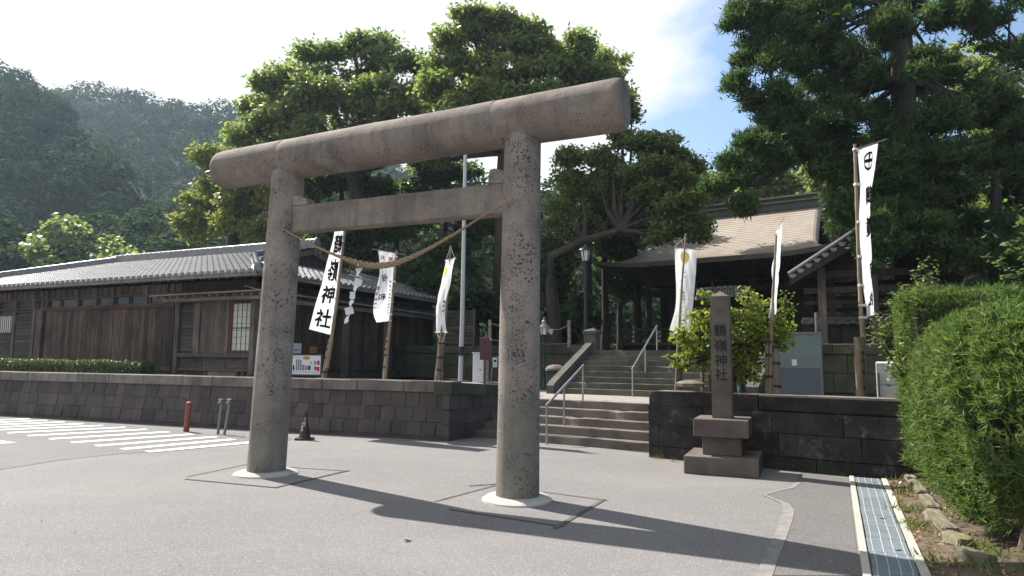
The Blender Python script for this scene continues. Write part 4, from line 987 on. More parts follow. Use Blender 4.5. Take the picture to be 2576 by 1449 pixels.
# 4 banner with yellow chrysanthemum
Y4 = 11.6; p4a, p4b = at(1709, 1028, Y4), at(1725, 588, Y4)
B4 = banner('broad white banner with a yellow chrysanthemum crest in front of the shrine roof', p4a, p4b)
bamboo(B4, [at(1706, 880, Y4 - .03), at(1713, 750, Y4 - .04), p4b], 0.024, 0.014, M['bamboo']); bamboo(B4, [at(1710, 1028, Y4 + .06), at(1709, 840, Y4 + .06)], 0.055, 0.052, M['bamboo_grey'], 'stake'); bamboo(B4, [at(1698, 1028, Y4 - .04), at(1706, 870, Y4 - .04)], 0.024, 0.024, M['bamboo'], 'pole_foot'); lashings(B4, at(1709, 980, Y4 + .03), at(1708, 850, Y4 + .03), (.15, .4, .6), 0.07)
tw = MB()
for k_ in range(16):
    q = at(1722, 665, Y4 - .045).lerp(at(1708, 830, Y4 - .035), k_ / 15); tw.tube([q, q + V((random.choice((-1, 1)) * random.uniform(.03, .055), random.uniform(-.02, .02), .02))], 0.004, 4)
tag(tw.build('twig_stubs', M['bamboo'], B4, world=True), kind='stuff')
c4 = Cloth([(1697, 623, Y4 + .10), (1699, 680, Y4 + .12), (1701, 735, Y4 + .12), (1698, 780, Y4 + .1), (1683, 831, Y4 + .06)], [(1752, 627, Y4 + .02), (1751, 680, Y4 + .06), (1746, 735, Y4 + .06), (1742, 780, Y4 + .06), (1733, 840, Y4 + .04)], -0.09)
k4 = c4.mesh(B4, 12); c4.put(k4, '', .47, .11, .44, .125, M['yellow_print'], geo=mum())
for i, ch_ in enumerate('御即位'): c4.put(k4, ch_, .40, .50 + i * .05, .10, .034, M['ink'], .02, True)
m = MB(); a_, b_ = c4.p(0, 0), c4.p(1, 0); m.tube([a_.lerp(b_, -.08), a_.lerp(b_, 1.1)], 0.007, 6); m.tube([a_.lerp(b_, -.05), p4b - V((0, 0, .06))], 0.003, 4); m.tube([a_.lerp(b_, 1.05), p4b - V((0, 0, .06))], 0.003, 4); m.build('crossbar', M['bamboo'], B4, world=True)
# 5 side-on banner right of the monument
Y5 = 10.9; p5a, p5b = at(1937, 1040, Y5), at(1953, 592, Y5)
B5 = banner('slender white banner turned edge-on just right of the stone monument', p5a, p5b)
bamboo(B5, [p5a, at(1942, 800, Y5), p5b], 0.032, 0.016, M['bamboo']); bamboo(B5, [at(1932, 1040, Y5 + .07), at(1930, 850, Y5 + .07)], 0.042, 0.04, M['bamboo_grey'], 'stake'); lashings(B5, at(1935, 990, Y5 + .03), at(1934, 855, Y5 + .03), (.3, .7, .95), 0.06)
c5 = Cloth([(1953, 580, Y5), (1948, 640, Y5), (1941, 690, Y5 + .05), (1942, 740, Y5 + .05), (1931, 800, Y5 + .05)], [(1967, 560, Y5 + .42), (1962, 635, Y5 + .42), (1956, 690, Y5 + .40), (1953, 740, Y5 + .38), (1954, 800, Y5 + .36)], 0.05)
k5 = c5.mesh(B5); c5.put(k5, '和', .75, .50, .5, .07, M['ink'], .02, True)
MB().tube([at(1949, 592, Y5 - .05), at(1973, 545, Y5 + .6)], 0.007, 6).build('crossbar', M['bamboo'], B5, world=True)
# 6 tallest banner with crest
Y6 = 10.2; p6a, p6b = at(2166, 1055, Y6), at(2150, 363, Y6)
B6 = banner('tall white banner with a circled cross crest before the dark cedar', p6a, p6b)
bamboo(B6, [at(2169, 850, Y6), at(2160, 650, Y6), p6b], 0.031, 0.022, M['bamboo']); bamboo(B6, [at(2174, 1055, Y6 + .08), at(2171, 800, Y6 + .06)], 0.035, 0.035, M['bamboo_grey'], 'pole_foot'); bamboo(B6, [at(2166, 1055, Y6 - .03), at(2157, 848, Y6 - .03)], 0.055, 0.052, M['bamboo'], 'stake'); lashings(B6, at(2164, 1000, Y6), at(2158, 852, Y6), (.15, .42, .62, .75), 0.075)
MB().tube([at(2148, 377, Y6 - .03), at(2231, 350, Y6 + .45)], 0.011, 6).build('crossbar', M['bamboo'], B6, world=True)
c6 = Cloth([(2157, 377, Y6 + .02), (2160, 460, Y6 + .02), (2163, 560, Y6 + .02), (2167, 660, Y6 + .02), (2172, 740, Y6 + .02), (2178, 800, Y6 + .02)], [(2211, 360, Y6 + .42), (2194, 455, Y6 + .45), (2184, 540, Y6 + .48), (2187, 640, Y6 + .45), (2196, 735, Y6 + .42), (2197, 792, Y6 + .40)], 0.06, wav=0.015)
k6 = c6.mesh(B6, 12, 40)
c6.put(k6, '', .52, .095, .62, .10, M['ink'], geo=ring_cross(w=.17))
for ch_, ct in (('鶴', .275), ('嶺', .44), ('神', .66), ('社', .84)): c6.put(k6, ch_, .62, ct, .55, .105, M['ink'], .03, True)
tie_loops(B6, at(2169, 850, Y6), p6b, lambda k: c6.p(0, k), (.0, .21, .40, .57, .74, .88, .995))
# spare lashed bamboo post and the grey flagpole
t = thing('bamboo_post', 'thick lashed bamboo post in front of the glass notice board', 'post', at(1957, 1030, 10.85))
bamboo(t, [at(1957, 1030, 10.85), at(1953, 870, 10.85)], 0.05, 0.05, M['bamboo_grey'], 'cane'); lashings(t, at(1957, 992, 10.85), at(1953, 870, 10.85), (.15, .62, .95), 0.056)
fp = at(1158, 962, 14.6); o = MB().tube([(0, 0, 0), at(1163, 800, 14.6) - fp, at(1171, 380, 14.6) - fp, at(1173, 300, 14.6) - fp], [0.05, 0.047, 0.038, 0.03], 12).build('flagpole', M['pole_paint'], loc=fp, smooth=True)
o.name = 'flagpole'
t = thing('flagpole', 'tall plain grey metal flagpole rising behind the gate', 'flagpole', fp); o.name = 'pole'; o.parent = t; o.location = (0, 0, 0)
MB().tube([at(1161, 895, 14.6), at(1161.5, 872, 14.6)], 0.062, 12).build('clamp', M['black_metal'], t, world=True, smooth=True)
# ================================================================== old wooden house at left
P0 = V((-6.621, 17.3, 0)); HRZ = -rad(25)
hs = thing('wooden_house', 'long old single-storey wooden house with silver tiled roof and shoji window', 'house', P0, HRZ)
ZB = 1.05
XL = -16.0                                                # left end of the front wall
HD = 8.6                                                 # depth of the walls
m = MB(); m.span(XL, 0.02, 0.06, HD, ZB + 0.10, 3.50); m.build('wall_core', M['dark_wood'], hs)
m = MB(); m.span(XL, 0.02, 0.02, HD, 0.9, ZB + 0.13); m.build('plinth', M['upper_stone'], hs)
def hb(name, x0, x1, y0, y1, z0, z1, mat, jit=0, parent=None):
    m = MB(); m.span(x0, x1, y0, y1, z0, z1, jit); return m.build(name, M[mat], parent or hs)
# vertical storm boards
x = -8.62
while x < -2.80:
    w = random.uniform(.13, .19); hb('board', x + .003, min(x + w, -2.79) - .003, 0.0 + random.uniform(-.006, .006), 0.05, 1.30 + random.uniform(-.01, .01), 2.915, 'dark_wood'); x += w
hb('sill_board', -8.65, -2.8, -0.03, 0.05, 1.17, 1.29, 'old_wood')
hb('red_rail', -8.73, -2.82, -0.07, 0.03, 2.915, 2.985, 'red_rail')
# left end: louvred shutter bay, narrow window with pale curtain
x = -10.25
for z in np.arange(1.25, 2.85, 0.115): hb('slat', -10.12, -9.28, -0.02 + random.uniform(-.004, .004), 0.055, z + .004, z + .108, 'dark_wood_h')
for z in np.arange(1.25, 2.20, 0.115): hb('slat', -13.0, -10.28, -0.01 + random.uniform(-.004, .004), 0.055, z + .004, z + .108, 'dark_wood_h')
hb('red_rail', -10.2, -9.25, -0.05, 0.02, 2.90, 2.96, 'red_rail')
for xp in (-8.80, -9.18, -10.2, -11.1, -13.0): hb('wall_post', xp - .06, xp + .06, -0.05, 0.055, 1.18, 3.30, 'old_wood')
hb('wall_board', -9.12, -8.86, -0.02, 0.055, 1.20, 2.98, 'dark_wood')
wf = hb('window', -11.05, -10.26, -0.03, 0.05, 2.22, 2.86, 'dark_wood')
hb('pane', -10.98, -10.33, -0.036, -0.031, 2.28, 2.80, 'milk_glass', 0, wf)
for xp in np.arange(-10.92, -10.33, .11): hb('bar', xp - .012, xp + .012, -0.05, -0.037, 2.27, 2.81, 'dark_wood', 0, wf)
# clerestory windows under the eaves
hb('lintel', XL, -2.7, -0.06, 0.055, 2.99, 3.03, 'old_wood'); hb('lintel', XL, 0.0, -0.07, 0.055, 3.265, 3.31, 'old_wood')
wx = [(-8.48, -7.90), (-7.86, -7.14), (-6.98, -6.28), (-6.16, -5.52), (-5.38, -4.76), (-4.70, -4.06), (-3.92, -3.3)]
for a_, b_ in wx:
    w = MB()
    for q in ((a_, b_, 3.03, 3.05), (a_, b_, 3.245, 3.265)): w.span(q[0], q[1], -0.03, 0.05, q[2], q[3])
    w.span(a_, a_ + .03, -0.032, 0.05, 3.03, 3.265); w.span(b_ - .03, b_, -0.032, 0.05, 3.03, 3.265)
    f = w.build('window', M['dark_wood'], hs); hb('pane', a_ + .028, b_ - .028, 0.0, 0.006, 3.048, 3.247, 'glass', 0, f)
for xp in (-9.2, -8.55, -7.06, -6.22, -5.45, -4.0, -3.2): hb('wall_post', xp - .05, xp + .05, -0.075, 0.055, 2.99, 3.55, 'old_wood')
# panelled band above the windows
x = -13.0
while x < -2.55:
    hb('wall_panel', x + .012, x + .268, 0.0 + random.uniform(-.004, .004), 0.055, 3.315, 3.56, 'panel_wood'); hb('batten', x - .014, x + .011, -0.03, 0.055, 3.312, 3.56, 'old_wood'); x += 0.28
# right bay
hb('wall_post', -2.78, -2.62, -0.09, 0.08, 1.10, 3.12, 'old_wood'); MB().tube([(-2.86, -.06, 1.1), (-2.86, -.06, 3.0)], 0.03, 8).build('downpipe', M['black_metal'], hs)
hb('wall_post', -0.01, 0.13, -0.09, 0.10, 1.12, 3.14, 'old_wood')
for z in np.arange(1.70, 2.95, 0.105): hb('slat', -2.60, -2.08, -0.01, 0.055, z + .004, z + .10, 'dark_wood_h')
hb('wall_post', -2.08, -1.86, -0.06, 0.055, 1.58, 3.0, 'old_wood')
x = -1.86
while x < -0.84:
    w = random.uniform(.15, .2); x1 = min(x + w, -0.83); hb('board', x + .003, x1 - .003, -0.015 + random.uniform(-.004, .004), 0.055, 1.66, 3.02, 'old_wood'); x = x1 if x1 < -0.84 else 0
hb('ledge', -2.62, 0.0, -0.10, 0.055, 1.55, 1.655, 'old_wood')
for a_, b_ in ((-2.6, -1.75), (-1.74, -0.9), (-.89, -0.02)): hb('lower_board', a_ + .005, b_ - .005, 0.0, 0.055, 1.26, 1.545, 'dark_wood_h')
hb('sill_board', -2.62, 0.0, -0.05, 0.055, 1.19, 1.255, 'old_wood')
for xp in (-2.3, -1.6, -.45, -.25): hb('base_post', xp - .04, xp + .04, -0.03, 0.06, 0.95, 1.19, 'old_wood')
hb('base_board', -1.5, -.5, -.02, .055, .95, 1.18, 'pale_wood')
hb('lintel', -2.62, 0.0, -0.06, 0.055, 3.02, 3.08, 'old_wood')
wd = MB()
for q in ((-.76, -.70, 1.66, 3.00), (-.06, .0, 1.66, 3.00)): wd.span(q[0], q[1], -.05, .05, q[2], q[3])
wd.span(-.70, -.06, -.05, .05, 2.94, 3.00); wd.span(-.70, -.06, -.05, .05, 1.66, 1.73)
sj = wd.build('window', M['brown_wood'], hs)
hb('pane', -.70, -.06, 0.0, 0.01, 1.73, 2.94, 'shoji', 0, sj)
lat = MB()
for i in range(1, 4): xx = -.70 + .64 * i / 4; lat.span(xx - .004, xx + .004, -.018, -.001, 1.73, 2.94)
for i in range(1, 7): zz = 1.73 + 1.21 * i / 7; lat.span(-.70, -.06, -.021, -.003, zz - .0035, zz + .0035)
lat.span(-.70, -.06, -.026, -.004, 2.29, 2.325)
lat.build('lattice', M['pale_wood'], sj)
# thin board awning over the right bay
aw = MB(); aw.add([(-2.95, -.78, 3.13), (1.0, -.78, 3.15), (1.0, .0, 3.30), (-2.3, .0, 3.28), (-2.95, -.78, 3.16), (1.0, -.78, 3.18), (1.0, .0, 3.33), (-2.3, .0, 3.31)], [(0, 1, 2, 3), (4, 7, 6, 5), (0, 4, 5, 1), (1, 5, 6, 2), (0, 3, 7, 4), (2, 6, 7, 3)])
ar = aw.build('awning', M['pale_wood'], hs)
for i in range(14): xx = -2.8 + i * .285; m = MB(); m.add([(xx - .02, -.72, 3.075), (xx + .02, -.72, 3.075), (xx + .02, .0, 3.22), (xx - .02, 0, 3.22), (xx - .02, -.72, 3.125), (xx + .02, -.72, 3.125), (xx + .02, .0, 3.27), (xx - .02, 0, 3.27)], [(0, 1, 2, 3), (4, 7, 6, 5), (0, 4, 5, 1), (1, 5, 6, 2), (0, 3, 7, 4), (2, 6, 7, 3)]); m.build('rafter', M['pale_wood'], ar)
hb('awning_beam', -2.75, .95, -.52, -.42, 3.0, 3.085, 'pale_wood', 0, ar)
hb('eave_wall', -2.56, 0.05, -0.02, 0.055, 3.34, 3.56, 'dark_wood')
# right side wall, awning and porch
y = 0.12
while y < HD: w = random.uniform(.15, .2); hb('board', 0.022, 0.075 + random.uniform(-.005, .005), y + .003, min(y + w, HD) - .003, 1.2, 3.45, 'dark_wood'); y += w
sa = MB(); sa.add([(.05, -.4, 3.33), (.05, 8.8, 3.33), (1.05, 9.3, 3.02), (1.05, -.78, 3.14), (.05, -.4, 3.36), (.05, 8.8, 3.36), (1.05, 9.3, 3.05), (1.05, -.78, 3.17)], [(0, 3, 2, 1), (4, 5, 6, 7), (0, 4, 7, 3), (3, 7, 6, 2), (2, 6, 5, 1), (1, 5, 4, 0)])
sa_ = sa.build('awning', M['pale_wood'], hs); hb('awning_beam', .82, .92, -.3, 9.2, 2.93, 3.03, 'pale_wood', 0, sa_)
for y in (2.6, 4.6, 8.9): hb('porch_post', .80, .94, y - .07, y + .07, .95, 2.93, 'old_wood')
# ---- tiled roof
EZ, RZ_, EY, RY, EX, GX = 3.60, 5.05, -0.90, 3.90, 0.97, -1.60
SL = (RZ_ - EZ) / (RY - EY); LX0, LX1 = -11.3, -16.0     # left end of ridge, left eave corner
def rz(y): return EZ + SL * (y - EY)
BY = RY + (RY - EY)
rd = MB(); T_ = 0.055
def fslab(m, pts, t=T_):
    n = len(pts); m.add([V(p) for p in pts] + [V(p) - V((0, 0, t)) for p in pts], [tuple(range(n)), tuple(range(n, 2 * n))[::-1]] + [(i, (i + 1) % n, n + (i + 1) % n, n + i) for i in range(n)])
GY = EY + (EX - GX); GZ = rz(GY)
fslab(rd, [(LX1, EY, EZ), (EX, EY, EZ), (GX, GY, GZ), (GX, RY, RZ_), (LX0, RY, RZ_)])
fslab(rd, [(LX1, BY, EZ), (LX0, RY, RZ_), (GX, RY, RZ_), (GX, BY - (EX - GX), GZ), (EX, BY, EZ)])
fslab(rd, [(EX, EY, EZ), (EX, BY, EZ), (GX, BY - (EX - GX), GZ), (GX, GY, GZ)])
fslab(rd, [(LX1, EY, EZ), (LX0, RY, RZ_), (LX1, BY, EZ)])
roof = rd.build('roof', M['dark_wood'], hs)
gb = MB(); gb.extrude([(GX - .25, GY - .1, GZ), (GX - .25, BY - (EX - GX) + .1, GZ), (GX - .25, RY, RZ_ - .05)], (0.03, 0, 0)); gb.build('gable', M['dark_wood'], roof)
for y in np.arange(GY + .2, BY - (EX - GX) - .1, .13):
    zt = RZ_ - .1 - SL * abs(y - RY); 
    if zt > GZ + .12: hb('gable_slat', GX - .21, GX - .17, y - .03, y + .03, GZ + .08, zt, 'old_wood', 0, roof)
for s_ in (-1, 1):
    m = MB(); y0 = RY + s_ * (RY - GY); m.extrude([(GX - .02, RY, RZ_ - .02), (GX - .02, y0, GZ - .02), (GX - .02, y0, GZ - .16), (GX - .02, RY, RZ_ - .18)], (.05, 0, 0)); m.build('barge_board', M['old_wood'], roof)
for i in range(52):
    xx = EX - .12 - i * .30
    m = MB(); m.add([(xx - .025, EY + .04, EZ - .12), (xx + .025, EY + .04, EZ - .12), (xx + .025, .0, rz(0) - .12), (xx - .025, 0, rz(0) - .12), (xx - .025, EY + .04, EZ - .06), (xx + .025, EY + .04, EZ - .06), (xx + .025, .0, rz(0) - .06), (xx - .025, 0, rz(0) - .06)], [(0, 1, 2, 3), (4, 7, 6, 5), (0, 4, 5, 1), (1, 5, 6, 2), (0, 3, 7, 4), (2, 6, 7, 3)]); m.build('rafter', M['old_wood'], roof)
hb('fascia', LX1, EX, EY - .02, EY + .03, EZ - .085, EZ - .02, 'pale_wood', 0, roof)
m = MB(); m.span(EX - .03, EX + .02, EY, BY, EZ - .085, EZ - .02); m.build('fascia', M['pale_wood'], roof)
# pantiles: one mesh, 300 nearest as parts, the rest joined
TW, TR = 0.232, 0.205
def tile_geo(lip):
    prof = [(-.5, .030), (-.42, .046), (-.30, .040), (-.15, .010), (.05, -.004), (.25, .004), (.40, .024), (.5, .030)]
    m = MB(); vs = []
    for yy, dz in ((0, 0.022), (TR * 1.12, 0.0)):
        for x_, z_ in prof: vs.append((x_ * TW * 1.02, yy, z_ + dz))
    n = len(prof)
    for x_, z_ in prof: vs.append((x_ * TW * 1.02, 0.004, z_ + 0.022 - lip))
    fs = [(i, i + 1, n + i + 1, n + i) for i in range(n - 1)] + [(i, 2 * n + i, 2 * n + i + 1, i + 1) for i in range(n - 1)]
    m.add(vs, fs); return m
def eave_tile():
    m = tile_geo(0.06); c = V((-.38 * TW, -.006, .035)); n = 10
    vs = [c + V((0.052 * math.cos(2 * math.pi * i / n), 0, 0.052 * math.sin(2 * math.pi * i / n))) for i in range(n)]
    m.add(vs + [v + V((0, .05, 0)) for v in vs], [tuple(range(n))[::-1]] + [(i, (i + 1) % n, n + (i + 1) % n, n + i) for i in range(n)]); return m
ang = math.atan(SL)
tm, tme = tile_geo(0.022).mesh('roof_tile', M['tile'], True, 60), eave_tile().mesh('eave_tile', M['tile'], True, 50)
cells = []
ns = int((RY - EY) / math.cos(ang) / TR)
for r in range(ns):
    d = r * TR; y = EY + d * math.cos(ang); z = EZ + d * math.sin(ang) + .012
    xr = EX - (y - EY) if y < GY else GX
    xl = LX1 + (y - EY) / (RY - EY) * (LX0 - LX1)
    k = 0
    while True:
        xx = EX - TW * (k + .5); k += 1
        if xx < xl + .05: break
        if xx > xr + .02: continue
        cells.append((r, xx, y - .03, z))
Hm = Matrix.Translation(P0) @ Matrix.Rotation(HRZ, 4, 'Z')
def vis(c):
    p = Hm @ V(c[1:]); return (p - CAM).length + (100 if c[1] < -11.2 else 0) + (6 if c[0] > 1 else 0) * 0
cells.sort(key=vis)
parts = [c for c in cells if c[0] == 0 and c[1] > -11.2] + [c for c in cells if c[0] > 0 and c[1] > -11.2]
parts = parts[:285]; ps_ = set(parts); rest = [c for c in cells if c not in ps_]
for r, xx, y, z in parts: inst('roof_tile', tme if r == 0 else tm, roof, (xx, y, z + random.uniform(-.003, .003)), (ang + random.uniform(-.012, .012), random.uniform(-.015, .015), random.uniform(-.01, .01)))
def join_tiles(cells_, rotf, name, parent):
    g1 = tile_geo(0.022); ge = eave_tile(); m = MB()
    for r, xx, y, z, rm in cells_:
        gq = ge if r == 0 else g1; o_ = V((xx, y, z + random.uniform(-.004, .004))); jr = rm @ Matrix.Rotation(random.uniform(-.014, .014), 3, 'X')
        m.add([jr @ V(p) + o_ for p in gq.v], gq.f)
    o = m.build(name, M['tile'], parent, smooth=True, sharp=60); o['kind'] = 'stuff'; return o
Rx = Matrix.Rotation(ang, 3, 'X'); Rs = Matrix.Rotation(rad(90), 3, 'Z') @ Matrix.Rotation(ang, 3, 'X')
rest = [c + (Rx,) for c in rest]
for r in range(int((EX - GX) / math.cos(ang) / TR)):
    d = r * TR; x_ = EX - d * math.cos(ang); z = EZ + d * math.sin(ang) + .012; y = EY + (EX - x_) + TW / 2
    while y < BY - (EX - x_): rest.append((r, x_ + .03, y, z, Rs)); y += TW
join_tiles(rest, None, 'roof_tile_field', roof)
# ridges
def ridge(a, b_, w, h, cap, name='ridge', end=True):
    a, b_ = V(a), V(b_); d = b_ - a; L_ = d.length; q = d.to_track_quat('X', 'Z').to_matrix()
    m = MB()
    for i in range(4): ww = w * (1 - .08 * i); m.box(a.lerp(b_, .5) + V((0, 0, h * (i + .5) / 4)), (L_, ww, h / 4 - .008), q)
    rdg = m.build(name, M['tile'], hs)
    k = int(L_ / .26); c = MB(); n = 7
    vs = [(x_, cap * math.cos(math.pi * j / n), cap * .8 * math.sin(math.pi * j / n)) for x_, in ((-.135,), (.115,)) for j in range(n + 1)] + [(.135, cap * 1.16 * math.cos(math.pi * j / n), cap * .94 * math.sin(math.pi * j / n)) for j in range(n + 1)] + [(.10, cap * 1.16 * math.cos(math.pi * j / n), cap * .94 * math.sin(math.pi * j / n)) for j in range(n + 1)]
    fs = [(j, j + 1, n + 2 + j, n + 1 + j) for j in range(n)] + [(2 * n + 2 + j, 2 * n + 3 + j, 3 * n + 4 + j, 3 * n + 3 + j) for j in range(n)] + [tuple(range(2 * n + 2, 3 * n + 3))]
    c.add(vs, fs); cm = c.mesh('ridge_tile', M['tile'], True, 50); e = q.to_euler()
    for i in range(k): p = a.lerp(b_, (i + .5) / k) + V((0, 0, h)); inst('ridge_tile', cm, rdg, p, e)
    if end:
        m = MB(); p = b_ + d.normalized() * .03
        prof = [(-.17, -.12), (.17, -.12), (.16, .06), (.11, .16), (.05, .24), (-.05, .24), (-.11, .16), (-.16, .06)]
        sc = h / .26
        m.extrude([p + q @ V((0, a_ * sc, z_ * sc)) + V((0, 0, h * .45)) for a_, z_ in prof], q @ V((.06, 0, 0))); pp = p + V((0, 0, h * .55)) + q @ V((.06, 0, 0))
        for rr2, zz2 in ((.085, 0),): m.tube([pp, pp + q @ V((.05, 0, 0))], rr2 * sc, 12)
        m.build('end_tile', M['tile'], rdg, smooth=True, sharp=30)
    return rdg
ridge((LX0, RY, RZ_), (GX + .1, RY, RZ_), .22, .26, .085)
ridge((LX0 + .2, RY, RZ_ + .02), (LX1 + .15, EY + .1, EZ + .05), .20, .20, .08)
ridge((GX - .25, GY + .05, GZ + .05), (EX - .02, EY + .04, EZ + .04), .18, .14, .075)
ridge((GX - .25, BY - (EX - GX), GZ + .05), (EX - .02, BY - .04, EZ + .04), .18, .14, .075)
ridge((GX - .42, RY - .3, rz(RY - .3) + .04), (GX - .42, GY + .25, rz(GY + .25) + .04), .18, .15, .075)

# ================================================================== boards and furniture on the left terrace
pb_ = at(771, 945, 16.9); nb = thing('product_board', 'white display board with orange oval and small pictures beside the left pillar', 'notice board', pb_, -rad(12))
def lb(name, x0, x1, z0, z1, y, mat, par, th=.01): m = MB(); m.span(x0, x1, y, y + th, z0, z1); return m.build(name, M[mat], par)
bd = lb('board', -.40, .37, .03, .50, 0, 'white_board', nb, .03)
for q in ((-.43, .40, .50, .53), (-.43, .40, 0, .03)): lb('frame', q[0], q[1], q[2], q[3], -.008, 'dark_wood', nb, .05)
for q in ((-.43, -.40, .03, .50), (.37, .40, .03, .50)): lb('frame', q[0], q[1], q[2], q[3], -.008, 'dark_wood', nb, .05)
for xx in (-.35, .32): lb('leg', xx - .02, xx + .02, -.25, .0, .01, 'dark_wood', nb, .03)
m = MB(); m.add([(-.02 + .10 * math.cos(2 * math.pi * i / 20), -.003, .435 + .045 * math.sin(2 * math.pi * i / 20)) for i in range(20)], [tuple(range(20))]); m.build('oval_print', M['orange_print'], bd)
for x0, x1, z0, z1, mt in ((-.38, -.34, .13, .25, 'ink'), (-.30, -.26, .13, .40, 'grey_print'), (-.245, -.205, .13, .40, 'grey_print'), (-.19, -.15, .13, .40, 'grey_print'), (-.13, -.06, .13, .27, 'grey_print'), (-.04, .005, .14, .25, 'red_ink'), (.03, .10, .14, .25, 'navy_print'), (.10, .12, .28, .36, 'teal_print'), (.20, .26, .14, .23, 'red_ink'), (.27, .34, .12, .22, 'red_ink'), (.27, .34, .27, .37, 'red_ink'), (.19, .25, .27, .36, 'grey_print')): lb('picture_print', x0, x1, z0, z1, -.003, mt, bd, .002)
for i in range(9): lb('text_print', -.36 + i * .08, -.31 + i * .08, .085, .097, -.003, 'grey_print', bd, .002)
lb('text_print', -.37, -.16, .445, .455, -.003, 'grey_print', bd, .002)
u25, v25 = frame(25)
def hwall(x, y): return atp(x, y, P0 + u25 * .10, u25)
sh_ = hwall(768, 888); t = thing('notice_shelf', 'red-brown shelf board on the house wall above the display board', 'shelf', sh_, rad(65)); lb('back_board', -.62, .72, -.02, .24, -.01, 'brown_wood', t, .03); lb('ledge', -.64, .74, -.05, -.02, -.08, 'dark_wood', t, .10)
t = thing('paper_notice', 'pale leaning paper notice on the brown shelf', 'notice', sh_ - v25 * .40 + u25 * .02, rad(65), None); lb('sheet', -.22, .18, -.015, .26, -.03, 'paper', t, .01); lb('text_print', -.10, .05, .05, .07, -.034, 'teal_print', t, .003); lb('text_print', -.10, .07, .09, .10, -.034, 'teal_print', t, .003)
t = thing('yellow_plaque', 'small ochre plaque with dark characters on the brown shelf', 'plaque', sh_ + v25 * .28 + u25 * .02, rad(65)); pq = lb('plate', -.15, .15, 0, .18, -.02, 'yellow_plate' if 'yellow_plate' in M else 'orange_print', t, .012)
pq.data.materials.clear(); pq.data.materials.append(m_plain('ochre_plate', (.34, .22, .05), .5, .3, var=.1))
for i in range(3):
    for z_ in (.07, .088, .106): lb('text_print', -.115 + i * .09, -.065 + i * .09, z_, z_ + .007, -.023, 'ink', pq, .002)
cb = at(1205, 962, 15.6); t = thing('utility_cabinet', 'narrow pale grey metal cabinet behind the maroon signboard', 'cabinet', cb, -rad(14))
m = MB(); m.bbox((0, 0, .33), (.25, .2, .66), .01); q = m.build('body', M['cabinet'], t); lb('handle', .03, .08, .28, .30, -.108, 'black_metal', t, .01); m = MB(); m.span(-.14, .14, -.12, .11, .655, .685); m.build('lid', M['cabinet'], t)
sg = at(1226, 962, 15.0); t = thing('signboard', 'plain maroon signboard on a wooden post, left of the right pillar', 'signboard', sg, -rad(8))
m = MB(); m.bbox((-.045, 0, .74), (.265, .04, .50), .006); q = m.build('panel', M['maroon'], t); m = MB(); m.span(-.045, .015, .022, .07, -.05, .98); m.build('post', M['pale_wood'], t); m = MB(); m.span(-.085, -.05, .022, .06, -.05, .98); m.build('post', M['maroon'], t)
for a_, b_ in ((.04, .96), (.06, .945), (.05, .93)): lb('worn_patch', a_, a_ + .03, b_, b_ + .01, -.023, 'white_board', q, .001)
mt = at(1245, 958, 15.2); t = thing('meter_box', 'small grey meter box on a thin bent pipe by the right pillar', 'meter', mt, 0)
m = MB(); m.bbox((0, -.02, .40), (.10, .07, .20), .01); m.build('box', M['cabinet'], t); m = MB(); m.tube([(-.09, 0, 0), (-.06, 0, .30), (-.05, 0, .52), (.12, 0, .525)], .012, 6); m.build('conduit', M['pipe'], t, smooth=True); m = MB(); m.span(-.03, .03, -.062, -.056, .42, .47); m.build('dial', M['glass'], t)
sb = at(1243, 966, 15.1); o = MB().bbox((0, 0, 0), (.34, .3, .09), .02).build('flat_stone', M['step_stone'], loc=sb); tag(o, 'flat pale stone lying beside the right gate pillar', 'stone')
sb = at(1736, 972, 10.75); m = MB(); m.lathe([(.22, 0), (.23, .05), (.17, .08), (.04, .10)], 8); o = m.build('flat_stone', M['step_stone'], loc=sb); tag(o, 'low capped stone on the wall top left of the monument', 'stone')
# lamps
lp = atz(1368, 978, LZ + .02); t = thing('garden_lamp', 'dark green cast lamp post with lantern head by the right pillar', 'lamp', lp)
zt = at(1371, 792, lp.y).z - lp.z; s = zt / 2.0
MB().lathe([(.16 * s, 0), (.16 * s, .03), (.10 * s, .06), (.085 * s, .14), (.06 * s, .20), (.055 * s, .55), (.075 * s, .60), (.045 * s, .64), (.032 * s, .70), (.03 * s, 1.38), (.05 * s, 1.42), (.03 * s, 1.46), (.06 * s, 1.50)], 14).build('pole', M['green_metal'], t, smooth=True, sharp=35)
MB().lathe([(.07 * s, 1.50), (.12 * s, 1.70), (.12 * s, 1.705)], 6).build('lantern_glass', M['milk_glass'], t)
MB().lathe([(.175 * s, 1.70), (.16 * s, 1.73), (.08 * s, 1.80), (.06 * s, 1.85), (.075 * s, 1.87), (.03 * s, 1.92), (.02 * s, 1.95), (.03 * s, 1.965), (.004, 2.02 * 1)], 14).build('lantern_roof', M['copper'], t, smooth=True, sharp=35)
m = MB()
for k in range(6): a_ = 2 * math.pi * k / 6; m.tube([(.075 * s * math.cos(a_), .075 * s * math.sin(a_), 1.50), (.135 * s * math.cos(a_), .135 * s * math.sin(a_), 1.71)], .008, 5)
m.build('lantern_frame', M['green_metal'], t)
lp = V((2.10, 19.2, UPZ)); t = thing('street_lamp', 'tall black lamp post with white glass lantern left of the shrine roof', 'lamp', lp)
zt = at(1477, 622, lp.y).z - lp.z
MB().lathe([(.085, 0), (.085, .5), (.06, .55), (.052, zt - .42)], 12).build('pole', M['black_metal'], t, smooth=True, sharp=35)
MB().lathe([(.085, zt - .40), (.145, zt - .10)], 6).build('lantern_glass', M['milk_glass'], t); MB().lathe([(.10, zt - .43), (.10, zt - .40)], 6).build('lantern_base', M['black_metal'], t)
